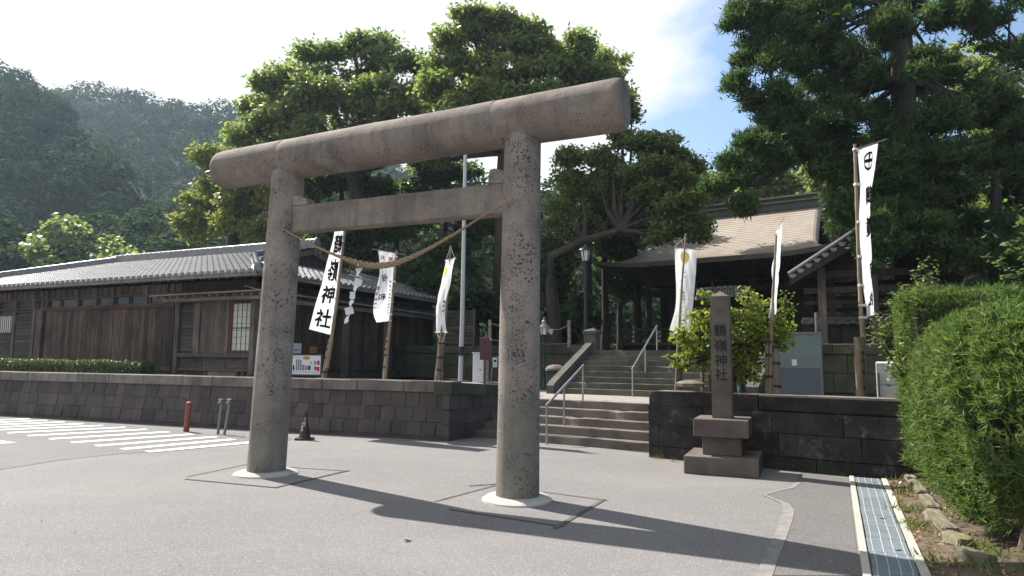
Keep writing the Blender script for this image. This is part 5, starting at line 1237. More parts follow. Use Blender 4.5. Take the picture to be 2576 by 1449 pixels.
MB().lathe([(.22, zt - .10), (.20, zt - .06), (.06, zt), (.02, zt + .03)], 12).build('lantern_roof', M['black_metal'], t, smooth=True, sharp=35)
m = MB()
for k in range(6): a_ = 2 * math.pi * k / 6; m.tube([(.09 * math.cos(a_), .09 * math.sin(a_), zt - .40), (.15 * math.cos(a_), .15 * math.sin(a_), zt - .10)], .012, 5)
m.build('lantern_frame', M['black_metal'], t)
lp = atz(1866, 985, TZ); lp = V((lp.x * .84, lp.y * .84, RTZ)); t = thing('garden_lamp', 'foot of a teal lamp post half hidden behind the small tree', 'lamp', lp)
MB().lathe([(.10, 0), (.10, .25), (.075, .3), (.06, .45), (.085, .5), (.05, .55), (.03, .65), (.03, 1.5)], 14).build('pole', M['green_metal'], t, smooth=True, sharp=35)
# stub stone post left of the cheek
sb = atz(1397, 986, LZ); t = thing('stone_post', 'short mossy stone post with domed cap at left of the steps', 'stone post', sb, -rad(33)); m = MB(); m.bbox((0, 0, .26), (.36, .36, .56), .02); m.build('shaft', M['upper_stone'], t); MB().lathe([(.26, .545), (.26, .60), (.20, .66), (.08, .70)], 14).build('cap', M['coping_stone'], t, smooth=True, sharp=40)
# rope fence with paper strips on the upper wall
fa, fb = at(1432, 861, 19.0), at(1232, 868, 20.2); ps2 = []
for q, tp2, lb_ in ((fa, 806, 'pale wooden post of the paper rope fence beside the tall lamp'), (fb, 806, 'pale wooden post of the paper rope fence behind the maroon signboard')):
    h = at(1400, tp2, q.y).z - q.z + .15; o = MB().tube([(0, 0, -.15), (0, 0, h - .15)], .05, 10).build('fence_post', M['pale_wood'], loc=q, smooth=True); tag(o, lb_, 'post', 'posts of the paper rope fence'); ps2.append(q + V((0, 0, h - .25)))
t = thing('paper_garland', 'rope hung with small white paper strips behind the green lamp', 'garland', ps2[0])
mid = at(1375, 826, 19.3); pts = [ps2[0], ps2[0].lerp(mid, .45) - V((0, 0, .1)), mid, mid.lerp(ps2[1], .5) - V((0, 0, .12)), ps2[1]]
rs2 = resample(pts, [.012] * 5, 40); MB().tube([q[0] for q in rs2], .012, 5).build('rope', M['rope'], t, world=True)
for i in range(46):
    q = rs2[int(9 + i * .45) % 40][0] + V((random.uniform(-.02, .02), 0, 0)); h = random.uniform(.08, .16); w = .03; s_ = random.uniform(-.03, .03)
    MB().add([q + V((-w, 0, 0)), q + V((w, 0, 0)), q + V((w + s_, .02, -h)), q + V((-w + s_, .01, -h))], [(0, 1, 2, 3)]).build('paper_strip', M['paper'], t, world=True)
MB().tube([ps2[0] - V((0, 0, .55)), mid - V((0, 0, .45)), ps2[1] - V((0, 0, .5))], .01, 5).build('rope', M['rope'], t, world=True)
# dark structure panel behind the flagpole
q = at(1150, 870, 23.0); t = thing('notice_screen', 'dark slatted screen standing behind the flagpole under the trees', 'screen', q, -rad(20))
for xx in (-.62, .62): m = MB(); m.span(xx - .04, xx + .04, -.04, .04, -.6, 1.25); m.build('post', M['dark_wood'], t)
for i in range(9): m = MB(); m.span(-.58, .58, -.02, .02, .05 + i * .13, .165 + i * .13); m.build('board', M['dark_wood_h'], t)
# ================================================================== shrine hall
SE = at(1810, 646, 23.0); SR = -rad(34); us, vs_ = frame(34)
SC0 = V((SE.x, SE.y, 0)) - us * 0.5                        # centre of the front eave on the ground
shn = thing('shrine_hall', 'wooden shrine hall with a wide curved shingled roof behind the steps', 'shrine', (SC0.x, SC0.y, UPZ), SR)
Z0 = UPZ
WX, WY, GXS, EZS, HS = 4.45, 4.3, 3.45, 5.14 - Z0, 2.28   # half widths, gable half width, eave height, rise
def gx(y): return 2.95 + .55 * (abs(y - WY) / WY) ** 1.5
def prof(d): return HS * (max(0, d) / WY) ** 1.55 + 0.10 * (max(0, d) / WY)
def lift(x, y): return 0.30 * (abs(x) / WX) ** 5 * (0.25 + 0.75 * min(1, (abs(y - WY) / WY)) ** 6)
def rsurf(x, y, main=True):
    dy = WY - abs(y - WY); dx = WX - abs(x)
    if main: d = dy
    else: d = min(dy, dx * 1.25)
    return EZS + prof(d) + lift(x, y)
roof_rows, TH = [], .15
sroof = thing('roof', None, None); sroof.parent = shn; sroof.location = (0, 0, 0)
# shingle courses: each a stepped strip, joined (hundreds of shingles too fine to pick apart)
def courses(name, xf0, xf1, main, mat, back=False, n=30, nx=46):
    m = MB()
    for i in range(n):
        d0_, d1_ = i / n, (i + 1) / n
        def Y(d): return (2 * WY - d * WY) if back else d * WY
        y0, y1 = Y(d0_), Y(d1_ + .25 / n); rows = []
        for (yy, dz) in ((y0, 0.0), (y0, .016), (y1, .002)):
            r = []
            for j in range(nx + 1):
                x0, x1 = xf0(yy), xf1(yy)
                xx = x0 + (x1 - x0) * j / nx; r.append((xx, yy, rsurf(xx, yy, main) + dz))
            rows.append(r)
        m.grid(rows)
    o = m.build(name, mat, sroof, sharp=20); o['kind'] = 'stuff'; return o
def m_shingle():
    t = NT('roof_shingle'); v = t.coord('Object')
    mp2 = t.N('ShaderNodeMapping'); t.l.new(v, mp2.inputs['Vector']); mp2.inputs['Scale'].default_value = (5.0, 8.8, 0.0)
    br = t.N('ShaderNodeTexVoronoi'); br.inputs['Scale'].default_value = 1.0; t.l.new(mp2.outputs[0], br.inputs['Vector'])
    se = t.N('ShaderNodeSeparateColor'); t.l.new(br.outputs['Color'], se.inputs[0])
    col = t.mix(se.outputs[0], (0.305, 0.254, 0.206), (0.28, 0.232, 0.187))
    col = t.mix(t.ramp(t.noise(t.world(), 0.55, 5), 0.42, 0.68, 0, .8), col, (0.335, 0.29, 0.245))
    col = t.mix(t.ramp(t.noise(t.world((1, 1, .4)), 1.5, 6), 0.5, 0.72, 0, .55), col, (0.215, 0.175, 0.142))
    return t.done(t.bsdf(col, 0.62, 0.35, bump=se.outputs[1], bumpd=.006, bumps=.2))
M['shingle'] = m_shingle()
hip = lambda yy: min(WX, WX)
def skirt_in(yy): return GXS
courses('shingle_courses', lambda y: -gx(y), lambda y: gx(y), True, M['shingle'])
courses('shingle_courses', lambda y: -gx(y), lambda y: gx(y), True, M['shingle'], back=True, n=14, nx=12)
for s_ in (-1, 1):
    m = MB(); rows = []
    for i in range(41):
        y = 2 * WY * i / 40; rows.append([(s_ * (gx(y) - .1 + (WX - gx(y) + .1) * j / 8), y, rsurf(s_ * (gx(y) - .1 + (WX - gx(y) + .1) * j / 8), y, False)) for j in range(9)])
    m.grid(rows); o = m.build('skirt_roof', M['shingle'], sroof, smooth=True)
    # rolled verge: the courses turn down over the gable edge
    m = MB(); rows = []
    for i in range(41):
        y = 2 * WY * i / 40; z = rsurf(gx(y), y, True); zs = rsurf(s_ * gx(y), y, False) - .03; r = []
        for k in range(6):
            a_ = k / 5 * math.pi / 2; r.append((s_ * (gx(y) + .16 * math.sin(a_)), y, max(zs, z - .24 * (1 - math.cos(a_)))))
        rows.append(r)
    m.grid(rows); m.build('verge_roll', M['shingle'], sroof, smooth=True)
    m = MB(); rows = []
    for i in range(41):
        y = 2 * WY * i / 40; z = rsurf(gx(y), y, True); zs = rsurf(s_ * gx(y), y, False) - .03; rows.append([(s_ * (gx(y) + .16), y, max(zs, z - .24)), (s_ * (gx(y) + .12), y, max(zs, z - .42)), (s_ * (gx(y) - .3), y, max(zs - .02, z - .42))])
    m.grid(rows); m.build('barge_board', M['shrine_wood'], sroof)
    m = MB(); m.extrude([(s_ * 2.75, WY + q * WY * .06, EZS + prof(WY * (1 - abs(q) * .06)) - .2) for q in range(-10, 11)], (-s_ * .05, 0, 0)); m.build('gable', M['shrine_wood'], sroof)
# eave edge, soffit with rafters
er = []
for side in range(4):
    for j in range(24):
        f = j / 24
        p = ((-WX + 2 * WX * f, 0), (WX, 2 * WY * f), (WX - 2 * WX * f, 2 * WY), (-WX, 2 * WY - 2 * WY * f))[side]; er.append(p)
m = MB(); k = len(er); pts = [(x, y, EZS + lift(x, y)) for x, y in er]
inn = [(x * .985, WY + (y - WY) * .985, EZS + lift(x, y) - TH) for x, y in er]; inn2 = [(x * .60, WY + (y - WY) * .50, EZS - .55) for x, y in er]
m.add(pts + inn, [(i, (i + 1) % k, k + (i + 1) % k, k + i) for i in range(k)]); m.build('eave_edge', M['copper'], sroof)
m = MB(); m.add(inn + inn2, [(i, (i + 1) % k, k + (i + 1) % k, k + i) for i in range(k)] + [tuple(range(k, 2 * k))]); m.build('soffit', M['shrine_wood'], sroof)
for i in range(56):
    x = -WX * .93 + 2 * WX * .93 * i / 55; m = MB(); a_ = V((x, .12, EZS + lift(x, 0) - TH - .05)); b_ = V((x * .72, WY * .48, EZS - .56)); m.tube([a_, b_], .032, 4); m.build('rafter', M['shrine_wood'], sroof)
# ridge
rz_ = EZS + prof(WY)
def box_(par, name, mat, *a): m = MB(); m.span(*a); return m.build(name, M[mat], par)
M['ridge_copper'] = m_plain('dark_green_copper', (.085, .095, .075), .5, .4, .1, c2=(.05, .06, .05))
rg = box_(shn, 'ridge', 'ridge_copper', -3.0, 3.0, WY - .20, WY + .20, rz_ - .12, rz_ + .10)
for z0, z1, w, e, mt in ((.102, .20, .17, .0, 'ridge_copper'), (.202, .24, .25, .06, 'copper'), (.242, .38, .15, .0, 'ridge_copper'), (.382, .43, .24, .12, 'copper'), (.432, .48, .13, .10, 'copper')):
    box_(rg, 'ridge_course', mt, -3.0 - e, 3.0 + e, WY - w, WY + w, rz_ + z0, rz_ + z1)
for s_ in (-1, 1):
    x = s_ * 3.0; m = MB()
    m.extrude([(x, WY - .22, rz_ + .36), (x + s_ * .25, WY - .22, rz_ + .42), (x + s_ * .42, WY - .22, rz_ + .60), (x + s_ * .22, WY - .22, rz_ + .50), (x, WY - .22, rz_ + .47)], (0, .44, 0)); m.build('ridge_horn', M['ridge_copper'], rg)
    for z0, z1, w in ((-.32, -.02, .13), (.0, .12, .18), (.14, .32, .15)): box_(rg, 'end_block', 'copper', min(x, x + s_ * .1), max(x, x + s_ * .1), WY - w, WY + w, rz_ + z0, rz_ + z1)
# timber frame below
FZ = .46                                                    # floor height above the court
PY0, PX = 2.05, 2.95
body = box_(shn, 'wall_core', 'shrine_wood', -PX, PX, PY0 + 1.6, 2 * WY - 1.6, 0, EZS - .5)
box_(shn, 'shade_board', 'shrine_wood', -PX - 1.0, PX + 1.0, PY0 - .25, PY0 - .2, 0, FZ - .13)  # added dark boards hide the bright ground, standing in for shade under the floor
for x in (-PX - 1.0, PX + .95): box_(shn, 'shade_board', 'shrine_wood', x, x + .05, PY0 - .19, 2 * WY - 1.0, 0, FZ - .13)
for x in (-PX, -1.05, 1.05, PX):
    for y in (PY0, PY0 + 1.55): m = MB(); m.tube([(x, y, 0), (x, y, EZS - .45)], .12, 14); m.build('pillar', M['shrine_wood'], shn, smooth=True, sharp=50)
for z, h in ((EZS - .62, .26), (EZS - 1.02, .20)):
    box_(shn, 'beam', 'shrine_wood', -PX - .35, PX + .35, PY0 - .07, PY0 + .07, z, z + h)
    for x in (-PX, PX): box_(shn, 'beam', 'shrine_wood', x - .06, x + .06, PY0 + .08, PY0 + 5, z + .01, z + h - .01)
box_(shn, 'ceiling', 'shrine_wood', -PX, PX, PY0, 2 * WY - 1.6, EZS - .40, EZS - .36)
fl = box_(shn, 'floor', 'shrine_green_wood', -PX - 1.1, PX + 1.1, PY0 - .55, 2 * WY - .9, FZ - .12, FZ)
for x in np.arange(-PX - 1.0, PX + 1.05, .98): box_(shn, 'floor_post', 'shrine_green_wood', x - .07, x + .07, PY0 - .45, PY0 - .31, 0, FZ - .12)
for i in range(3): box_(shn, 'stair_tread', 'shrine_green_wood', -1.2, 1.2, PY0 - 1.45 + i * .3, PY0 - 1.05 + i * .3, .10 + i * .12, .15 + i * .12)
# balustrade each side of the entrance
for xa, xb in ((-PX - 1.05, -1.35), (1.35, PX + 1.05)):
    rl = thing('balustrade', None, None); rl.parent = shn; rl.location = (0, 0, 0)
    for z, h in ((FZ + .10, .07), (FZ + .28, .06), (FZ + .46, .08)): box_(rl, 'rail', 'shrine_green_wood', xa, xb, PY0 - .48, PY0 - .40, z, z + h)
    x = xa + .1
    while x < xb: box_(rl, 'baluster', 'shrine_green_wood', x - .035, x + .035, PY0 - .475, PY0 - .405, FZ, FZ + .46); x += .62
# inner lattice doors
for i in range(7):
    x = -1.0 + i * .33; box_(shn, 'door_board', 'shrine_wood', x - .15, x + .15, PY0 + 1.50, PY0 + 1.58, FZ, EZS - 1.1)
for x in (-2.4, -1.9, 1.9, 2.4): box_(shn, 'wall_board', 'shrine_wood', x - .24, x + .24, PY0 + 1.50, PY0 + 1.58, FZ, EZS - 1.1)
# crest curtain across the entrance
cu = thing('crest_curtain', 'white entrance curtain printed with circled cross crests under the shrine eave', 'curtain', (0, 0, 0)); cw0 = WM(shn)
cu.location = cw0 @ V((0, PY0 - .12, EZS - .84)); cu.rotation_euler = (0, 0, SR)
for i in range(10):
    x0 = -1.10 + i * .218; drop = .46 - .05 * math.sin(math.pi * i / 9); top = .05 * math.sin(math.pi * i / 9)
    m = MB(); rows = [[(x0 + .185 * j / 3, .015 * math.sin(i * 2.1 + j), top - drop * r / 4) for j in range(4)] for r in range(5)]; m.grid(rows); p = m.build('curtain_panel', M['cloth'], cu, smooth=True)
    m = MB(); m.add([(x0 + .19, .01, top), (x0 + .214, .01, top), (x0 + .214, .01, top - drop), (x0 + .19, .01, top - drop)], [(0, 1, 2, 3)]); m.build('curtain_strip', M['teal_print'], cu)
    W2 = WM(cu)
    for k_, zz in enumerate((.30, .72)):
        gq = ring_cross(20, .2) if (i + k_) % 2 == 0 else mum(8)
        letter(p, '', (lambda cx, cz: (lambda q: W2 @ V((cx + q[0], -.026, cz + q[1]))))(x0 + .092, top - drop * zz), M['navy_print'] if (i + k_) % 2 == 0 else M['red_ink'] if i % 3 == 0 else M['navy_print'], .085, geo=gq)
q = WM(shn) @ V((-.35, PY0 - .2, 0)); o = MB().tube([(0, 0, EZS - .6), (0, 0, .9)], .025, 8).build('bell_rope', M['rope'], loc=q, smooth=True); tag(o, 'bell rope hanging in front of the shrine entrance', 'bell rope')

# ================================================================== pavilion with tiled gable roof
PVY = 15.6
gl, gr_, ap = at(1992, 686, PVY), at(2398, 664, PVY), at(2196, 566, PVY)
pcx = (gl.x + gr_.x) / 2; pv = thing('tiled_pavilion', 'dark open pavilion with silver tiled gable roof under the cedar', 'pavilion', (pcx, PVY, UPZ), -rad(30))
hw = (gr_.x - gl.x) / 2 * .97; ez = gl.z - UPZ; rz2 = ap.z - UPZ; dep = 3.6
sl = math.atan2(rz2 - ez, hw)
pr_ = MB()
for s_ in (-1, 1): fslab(pr_, [(0, 0, rz2), (s_ * hw, 0, ez), (s_ * hw, dep, ez), (0, dep, rz2)], .06)
proof = pr_.build('roof', M['shrine_wood'], pv)
lst = []
for s_ in (-1, 1):
    Rm = Matrix.Rotation(-s_ * rad(90) + (math.pi if False else 0), 3, 'Z') if False else None
    nsl = int(hw / math.cos(sl) / TR)
    RmS = Matrix.Rotation(rad(90) * s_, 3, 'Z') @ Matrix.Rotation(sl, 3, 'X')
    for r in range(nsl):
        d = r * TR; x = s_ * (hw - d * math.cos(sl)); z = ez + d * math.sin(sl) + .015; y = TW / 2
        while y < dep: lst.append((r, x, y, z, RmS)); y += TW
join_tiles(lst, None, 'roof_tile_field', proof)
for s_ in (-1, 1):
    m = MB(); n2 = int(hw / math.cos(sl) / .22)
    for i in range(n2):                                      # hanging verge tiles along the gable edge
        d = (i + .5) * .22; x = s_ * (hw - d * math.cos(sl)); z = ez + d * math.sin(sl); a_ = MB()
        ring = [(x + s_ * -.10 * math.cos(q) * math.cos(sl), 0, z + .02 - .10 * math.sin(q)) for q in [math.pi * j / 6 for j in range(7)]]
        b2 = MB(); b2.extrude(ring, (0, -.05, 0)); b2.build('verge_tile', M['tile'], proof)
    mm = MB(); mm.tube([(s_ * hw, -.02, ez + .09), (s_ * .02, -.02, rz2 + .09)], .05, 8); mm.build('verge_ridge', M['tile'], proof, smooth=True)
    m = MB(); m.extrude([(s_ * hw * .99, -.04, ez - .03), (0, -.04, rz2 - .03), (0, -.04, rz2 - .30), (s_ * hw * .99, -.04, ez - .20)], (0, .06, 0)); m.build('barge_board', M['shrine_wood'], proof)
m = MB(); m.span(-.12, .12, -.05, dep, rz2 + .02, rz2 + .22); m.build('ridge', M['tile'], proof)
for x in (-hw * .62, hw * .62):
    for y in (.5, dep - .5): box_(pv, 'post', 'old_wood', x - .09, x + .09, y - .09, y + .09, 0, ez + .25)
box_(pv, 'post', 'old_wood', -.1, .08, .42, .58, 0, ez + .02)
for z, h in ((ez + .0, .16), (ez - .38, .15), (ez - .66, .10)):
    box_(pv, 'beam', 'shrine_wood', -hw * .85, hw * .85, .44, .56, z, z + h)
    box_(pv, 'beam', 'shrine_wood', -hw * .85, hw * .85, dep - .56, dep - .44, z, z + h)
for x in (-hw * .62, hw * .62): box_(pv, 'beam', 'shrine_wood', x - .05, x + .05, .58, dep - .58, ez - .01, ez + .15)
# low tile-capped wall behind
q = at(2020, 838, 17.6); tw_ = thing('tile_capped_wall', 'low wooden wall with silver tile capping behind the pavilion', 'wall', (q.x, q.y, UPZ), -rad(30)); zt = at(2100, 806, 17.2).z - UPZ
box_(tw_, 'wall_body', 'shrine_green_wood', 0, 5, .0, .12, 0, zt - .10)
for i in range(20): box_(tw_, 'picket', 'shrine_wood', .05 + i * .25, .13 + i * .25, -.03, -.002, .1, zt - .18)
lst = []
for i in range(21):
    lst.append((0, .12 + i * TW, -.2, zt - .08, Matrix.Rotation(rad(24), 3, 'X')))
join_tiles(lst, None, 'capping_tiles', tw_); m = MB(); m.tube([(0, .02, zt + .03), (5, .02, zt + .03)], .06, 8); m.build('ridge', M['tile'], tw_, smooth=True)
# glass notice board, refrigerator, thin posts
q = at(2003, 985, 13.2); t = thing('glass_board', 'tall bluish glazed notice board behind the small tree', 'notice board', q, -rad(30)); ww = .44
m = MB(); m.span(-ww, ww, 0, .05, .45, 1.10); p = m.build('glass_panel', M['board_glass'], t); m = MB(); m.span(-ww, ww, .002, .048, -.30, .445); m.build('lower_panel', M['board_steel'], t)
for x in (-ww - .02, ww + .02): m = MB(); m.span(x - .02, x + .02, -.01, .06, -.3, 1.14); m.build('frame', M['pipe'], t)
m = MB(); m.span(-ww - .04, ww + .04, -.015, .065, 1.105, 1.145); m.build('frame', M['pipe'], t)
m = MB(); m.span(-.06, .03, -.004, -.001, .50, .62); m.build('paper_print', M['paper'], p)
m = MB(); m.span(-.02, -.01, -.003, -.001, .46, 1.09); m.build('joint_print', M['board_steel'], p)
q = at(2240, 1010, 10.9); fr2 = thing('refrigerator', 'small old white two-door refrigerator between the dark wall and hedge', 'refrigerator', q, -rad(38))
m = MB(); m.bbox((0, .2, .30), (.37, .40, .66), .012); m.build('body', M['fridge'], fr2)
for z0, z1 in ((-.02, .255), (.265, .615)): m = MB(); m.bbox((0, -.012, (z0 + z1) / 2), (.365, .03, z1 - z0), .008); d_ = m.build('door', M['fridge'], fr2); 
m = MB(); m.span(-.04, .02, -.035, -.028, .25, .262); m.build('handle', M['black_metal'], fr2)
q = at(2056, 862, 13.9); o = MB().tube([(0, 0, -.05), (0, 0, .62)], .035, 8).build('thin_post', M['pale_wood'], loc=q, smooth=True); tag(o, 'thin weathered post on the upper wall behind the glass board', 'post')
q = at(2211, 990, 10.9); o = MB().tube([(0, 0, -.25), (0, 0, .33)], .022, 8).build('thin_post', M['pipe'], loc=q, smooth=True); tag(o, 'thin dark stake beside the white refrigerator', 'post')
q = at(1768, 985, 11.5); o = MB().tube([(0, 0, -.28), (0, 0, .62)], .032, 8).build('tree_stake', M['bamboo_grey'], loc=q, smooth=True); tag(o, 'pale stake propping the small tree left of the monument', 'stake')
q = at(1792, 985, 10.9); o = MB().bbox((0, 0, .12), (.09, .09, .30), .01).build('stone_marker', M['upper_stone'], loc=q); tag(o, 'small stone marker on the wall top touching the monument edge', 'stone')
# ================================================================== hills and far woods
def hill_surface(name, ridge, Yr, Yb, zb, fwd=1.0):
    """ridge: [(px, py, distance)], falling towards the viewer to distance Yb at height zb"""
    pts = [at(x, y, Y) for x, y, Y in ridge]; rows = []
    n = 12
    for i in range(n + 1):
        f = i / n; r = []
        for p in pts:
            yb = Yb(p) if callable(Yb) else Yb
            z = p.z * (1 - f) ** 0.9 + zb * (1 - (1 - f) ** 0.9); y = p.y + (yb - p.y) * f
            r.append(V((p.x * (1 - f * .12), y, z)))
        rows.append(r)
    rows.insert(0, [p + V((0, 60, -p.z * 0.6)) for p in pts])
    m = MB(); m.grid(rows); o = m.build(name, M['hill_ground'], smooth=True); tag(o, kind='structure'); return pts, rows[1:]
M['hill_ground'] = m_plain('wooded_ground', (.02, .03, .014), .9, .1, var=.4, scale=.2)
def canopy(name, rows, n, r0, r1, leaf, L, per, tint=.45, seed=3, flat=.75, mat='hill'):
    rg_ = np.random.default_rng(seed); P, Nn, T, LL = [], [], [], []
    ni, nj = len(rows), len(rows[0])
    kept = []; tries = 0
    while len(kept) < n and tries < n * 12:
        tries += 1
        a = rg_.random() ** 1.2 * (ni - 1.001); b_ = rg_.random() * (nj - 1.001); i, j = int(a), int(b_); f, g_ = a - i, b_ - j
        c = np.array(rows[i][j] * (1 - f) * (1 - g_) + rows[i + 1][j] * f * (1 - g_) + rows[i][j + 1] * (1 - f) * g_ + rows[i + 1][j + 1] * f * g_)
        r = rg_.uniform(r0, r1)
        if kept:
            kk = np.array([q[0] for q in kept]); kr = np.array([q[1] for q in kept])
            if np.any(np.linalg.norm(kk - c, axis=1) < .62 * (kr + r)): continue
        kept.append((c, r))
    for c, r in kept:
        hz = r * rg_.uniform(flat * .8, flat * 1.3)
        d = rg_.normal(size=(per, 3)); d[:, 2] = np.abs(d[:, 2]) * 1.0 - .25; d /= np.linalg.norm(d, axis=1, keepdims=True)
        lump = 1 + .22 * np.sin(d[:, :1] * 7 + rg_.random() * 6) * np.sin(d[:, 1:2] * 7 + rg_.random() * 6) + rg_.normal(size=(per, 1)) * .07
        P.append(c + d * lump * np.array((r, r, hz))); Nn.append(d * 1.1 + np.array((0, 0, .25)) + rg_.normal(size=(per, 3)) * .28)
        T.append(np.clip(rg_.normal(tint, .28) + rg_.normal(0, .14, per), 0, 1)); LL.append(L * rg_.uniform(.6, 1.4, per))
    P = np.concatenate(P); Nn = np.concatenate(Nn); T = np.concatenate(T); LL = np.concatenate(LL)
    o = leaf_mesh(name, P, Nn, LL, LL * .7, T, M[mat]); o['kind'] = 'stuff'; return o
_, rowsB = hill_surface('far_hill', [(-500, 120, 190), (-100, 170, 185), (140, 252, 180), (235, 246, 175), (330, 256, 172), (420, 270, 170), (480, 288, 168), (560, 294, 165), (615, 304, 162), (700, 312, 160), (850, 370, 158), (1050, 450, 155), (1300, 540, 150)], 0, 96, 3)
canopy('far_wood', rowsB, 480, 2.8, 6.0, 0, .78, 560, .5, 5, flat=.85)
_, rowsA = hill_surface('near_hill', [(-700, 90, 110), (-350, 145, 105), (-120, 180, 100), (0, 212, 96), (60, 216, 95), (120, 245, 94), (170, 296, 92), (225, 362, 90), (290, 420, 88), (350, 500, 86), (420, 600, 84)], 0, 62, 3)
canopy('hillside_wood', rowsA, 420, 1.6, 3.9, 0, .44, 620, .45, 6, flat=.9)
_, rowsC = hill_surface('wooded_rise', [(350, 560, 62), (600, 520, 62), (900, 500, 60), (1250, 480, 58), (1500, 478, 57), (1700, 470, 56), (1770, 460, 56), (1850, 452, 56), (1950, 440, 54), (2100, 420, 52), (2300, 360, 50), (2600, 300, 48), (3100, 260, 46)], 0, 40, .6)
canopy('hillside_wood', rowsC, 420, 1.5, 2.9, 0, .42, 400, .45, 8)
# round trees at the foot of the hill
foot = [(165, 575, 62, 40, 55, 'pale'), (255, 570, 80, 42, 58, 'mid'), (395, 575, 70, 52, 60, 'dark'), (55, 640, 55, 60, 50, 'dark'), (90, 622, 30, 42, 46, 'pale'), (185, 630, 60, 48, 48, 'mid'), (285, 640, 48, 52, 46, 'pale'), (345, 650, 34, 28, 44, 'pale'), (20, 590, 60, 50, 52, 'mid'), (430, 640, 50, 40, 50, 'dark'), (130, 670, 40, 26, 42, 'mid'), (235, 665, 40, 26, 42, 'dark')]
fl_ = ['pale broad tree at the hill foot above the middle of the long tiled roof', 'widest rounded tree at the hill foot left of the yellow-green tree', 'dark domed tree at the hill foot just left of the yellow-green tree', 'dark tree at the far left edge above the tile roof end', 'narrow pale vine-covered tree shaped like a thumb at far left', 'mid green tree between the thumb-shaped tree and the wide rounded one', 'pale lumpy tree directly above the house ridge', 'small pale round bush-like tree above the house ridge', 'mid green tree behind the dark one at the far left edge', 'dark low tree behind the left end of the pillar beam', 'small mid green tree low over the left roof hip', 'small dark tree low over the house roof']
for (x, y, rx, ry, Y, kd), lb_ in zip(foot, fl_):
    lob = lobes_px([(x, y, rx * .8, ry * .8, Y), (x - rx * .5, y + ry * .4, rx * .55, ry * .6, Y - 1), (x + rx * .5, y + ry * .35, rx * .55, ry * .6, Y - 1), (x, y + ry * .8, rx * .8, ry * .6, Y - .5)])
    b2 = at(x, y, Y); b2.z = 2.0
    tree('hill_tree', lb_, 'tree', b2, [at(x, y + ry * .6, Y)], lob, M['camphor' if kd == 'pale' else 'hill'], M['bark'], .25, per_m2=1.1, clump_r=.6, leaves=22, L=.42, Wd=.3, group='round trees at the foot of the hill', tint0={'pale': .62, 'mid': .55, 'dark': .3}[kd], twigs=0)

# ================================================================== big camphor trees behind the gate
gA = 'great trees behind the gate'
YA = 27.0
LA = [(885, 105, 38, 20, YA), (955, 108, 42, 20, YA), (824, 135, 48, 22, YA), (775, 137, 36, 16, YA), (705, 190, 44, 26, YA - .5), (660, 211, 24, 15, YA - 1), (748, 200, 55, 32, YA - 1), (820, 190, 62, 40, YA - .5), (905, 168, 62, 42, YA), (985, 160, 55, 42, YA), (1052, 182, 46, 40, YA), (880, 245, 95, 50, YA - 1.5), (775, 262, 75, 48, YA - 1.5), (705, 300, 50, 46, YA - 1.5), (655, 275, 30, 22, YA - 1), (648, 325, 40, 40, YA - 1.5), (970, 250, 85, 55, YA - 1.5), (1060, 250, 60, 55, YA - 1), (605, 352, 34, 26, YA - 2), (800, 340, 90, 45, YA - 2), (930, 330, 80, 45, YA - 1), (1030, 335, 70, 40, YA - 1)]
def T3(x, y, Y): return at(x, y, Y)
LA += [(random.uniform(680, 1100), random.uniform(185, 420), random.uniform(45, 70), random.uniform(30, 45), YA + random.uniform(.5, 2.5)) for _ in range(15)]
bA = T3(930, 640, YA + 1); bA.z = UPZ
tree('camphor_tree', 'broad camphor tree whose open crown rises behind the left half of the beam', 'tree', bA, [T3(905, 500, YA + .5), T3(880, 430, YA), T3(960, 410, YA)], lobes_px(LA), M['camphor'], M['bark'], .55, split=8, per_m2=3.0, clump_r=.46, leaves=38, L=.21, Wd=.12, inner=.05, group=gA, twigs=7, tint0=.52)
YB = 24.5
LB = [(1206, 40, 40, 20, YB), (1248, 44, 36, 20, YB), (1165, 52, 38, 20, YB), (1290, 64, 42, 24, YB), (1345, 88, 40, 26, YB), (1142, 104, 44, 30, YB), (1214, 100, 55, 38, YB), (1296, 124, 55, 38, YB), (1366, 130, 42, 36, YB), (1125, 150, 42, 34, YB), (1190, 168, 55, 42, YB), (1277, 184, 58, 42, YB - .5), (1355, 185, 48, 40, YB - .5), (1424, 170, 40, 34, YB), (1464, 108, 26, 22, YB), (1464, 142, 38, 24, YB), (1515, 182, 32, 26, YB), (1535, 215, 32, 28, YB), (1470, 205, 50, 34, YB), (1120, 205, 48, 36, YB - .5), (1100, 255, 50, 40, YB - .5), (1190, 245, 65, 40, YB - 1), (1290, 250, 60, 38, YB - 1), (1390, 245, 55, 36, YB - 1), (1130, 310, 60, 36, YB - 1)]
LB += [(random.uniform(1110, 1540), random.uniform(120, 400), random.uniform(42, 65), random.uniform(30, 42), YB + random.uniform(.5, 2.5)) for _ in range(15)]
bB = T3(1275, 640, YB + 1); bB.z = UPZ
tree('camphor_tree', 'tallest camphor tree, its crown topping out above the middle of the beam', 'tree', bB, [T3(1270, 450, YB + .5), T3(1272, 380, YB + .2), T3(1290, 300, YB)], lobes_px(LB), M['camphor'], M['bark'], .5, split=8, per_m2=3.2, clump_r=.42, leaves=38, L=.20, Wd=.11, inner=.05, group=gA, twigs=7, tint0=.56)
YC = 21.5
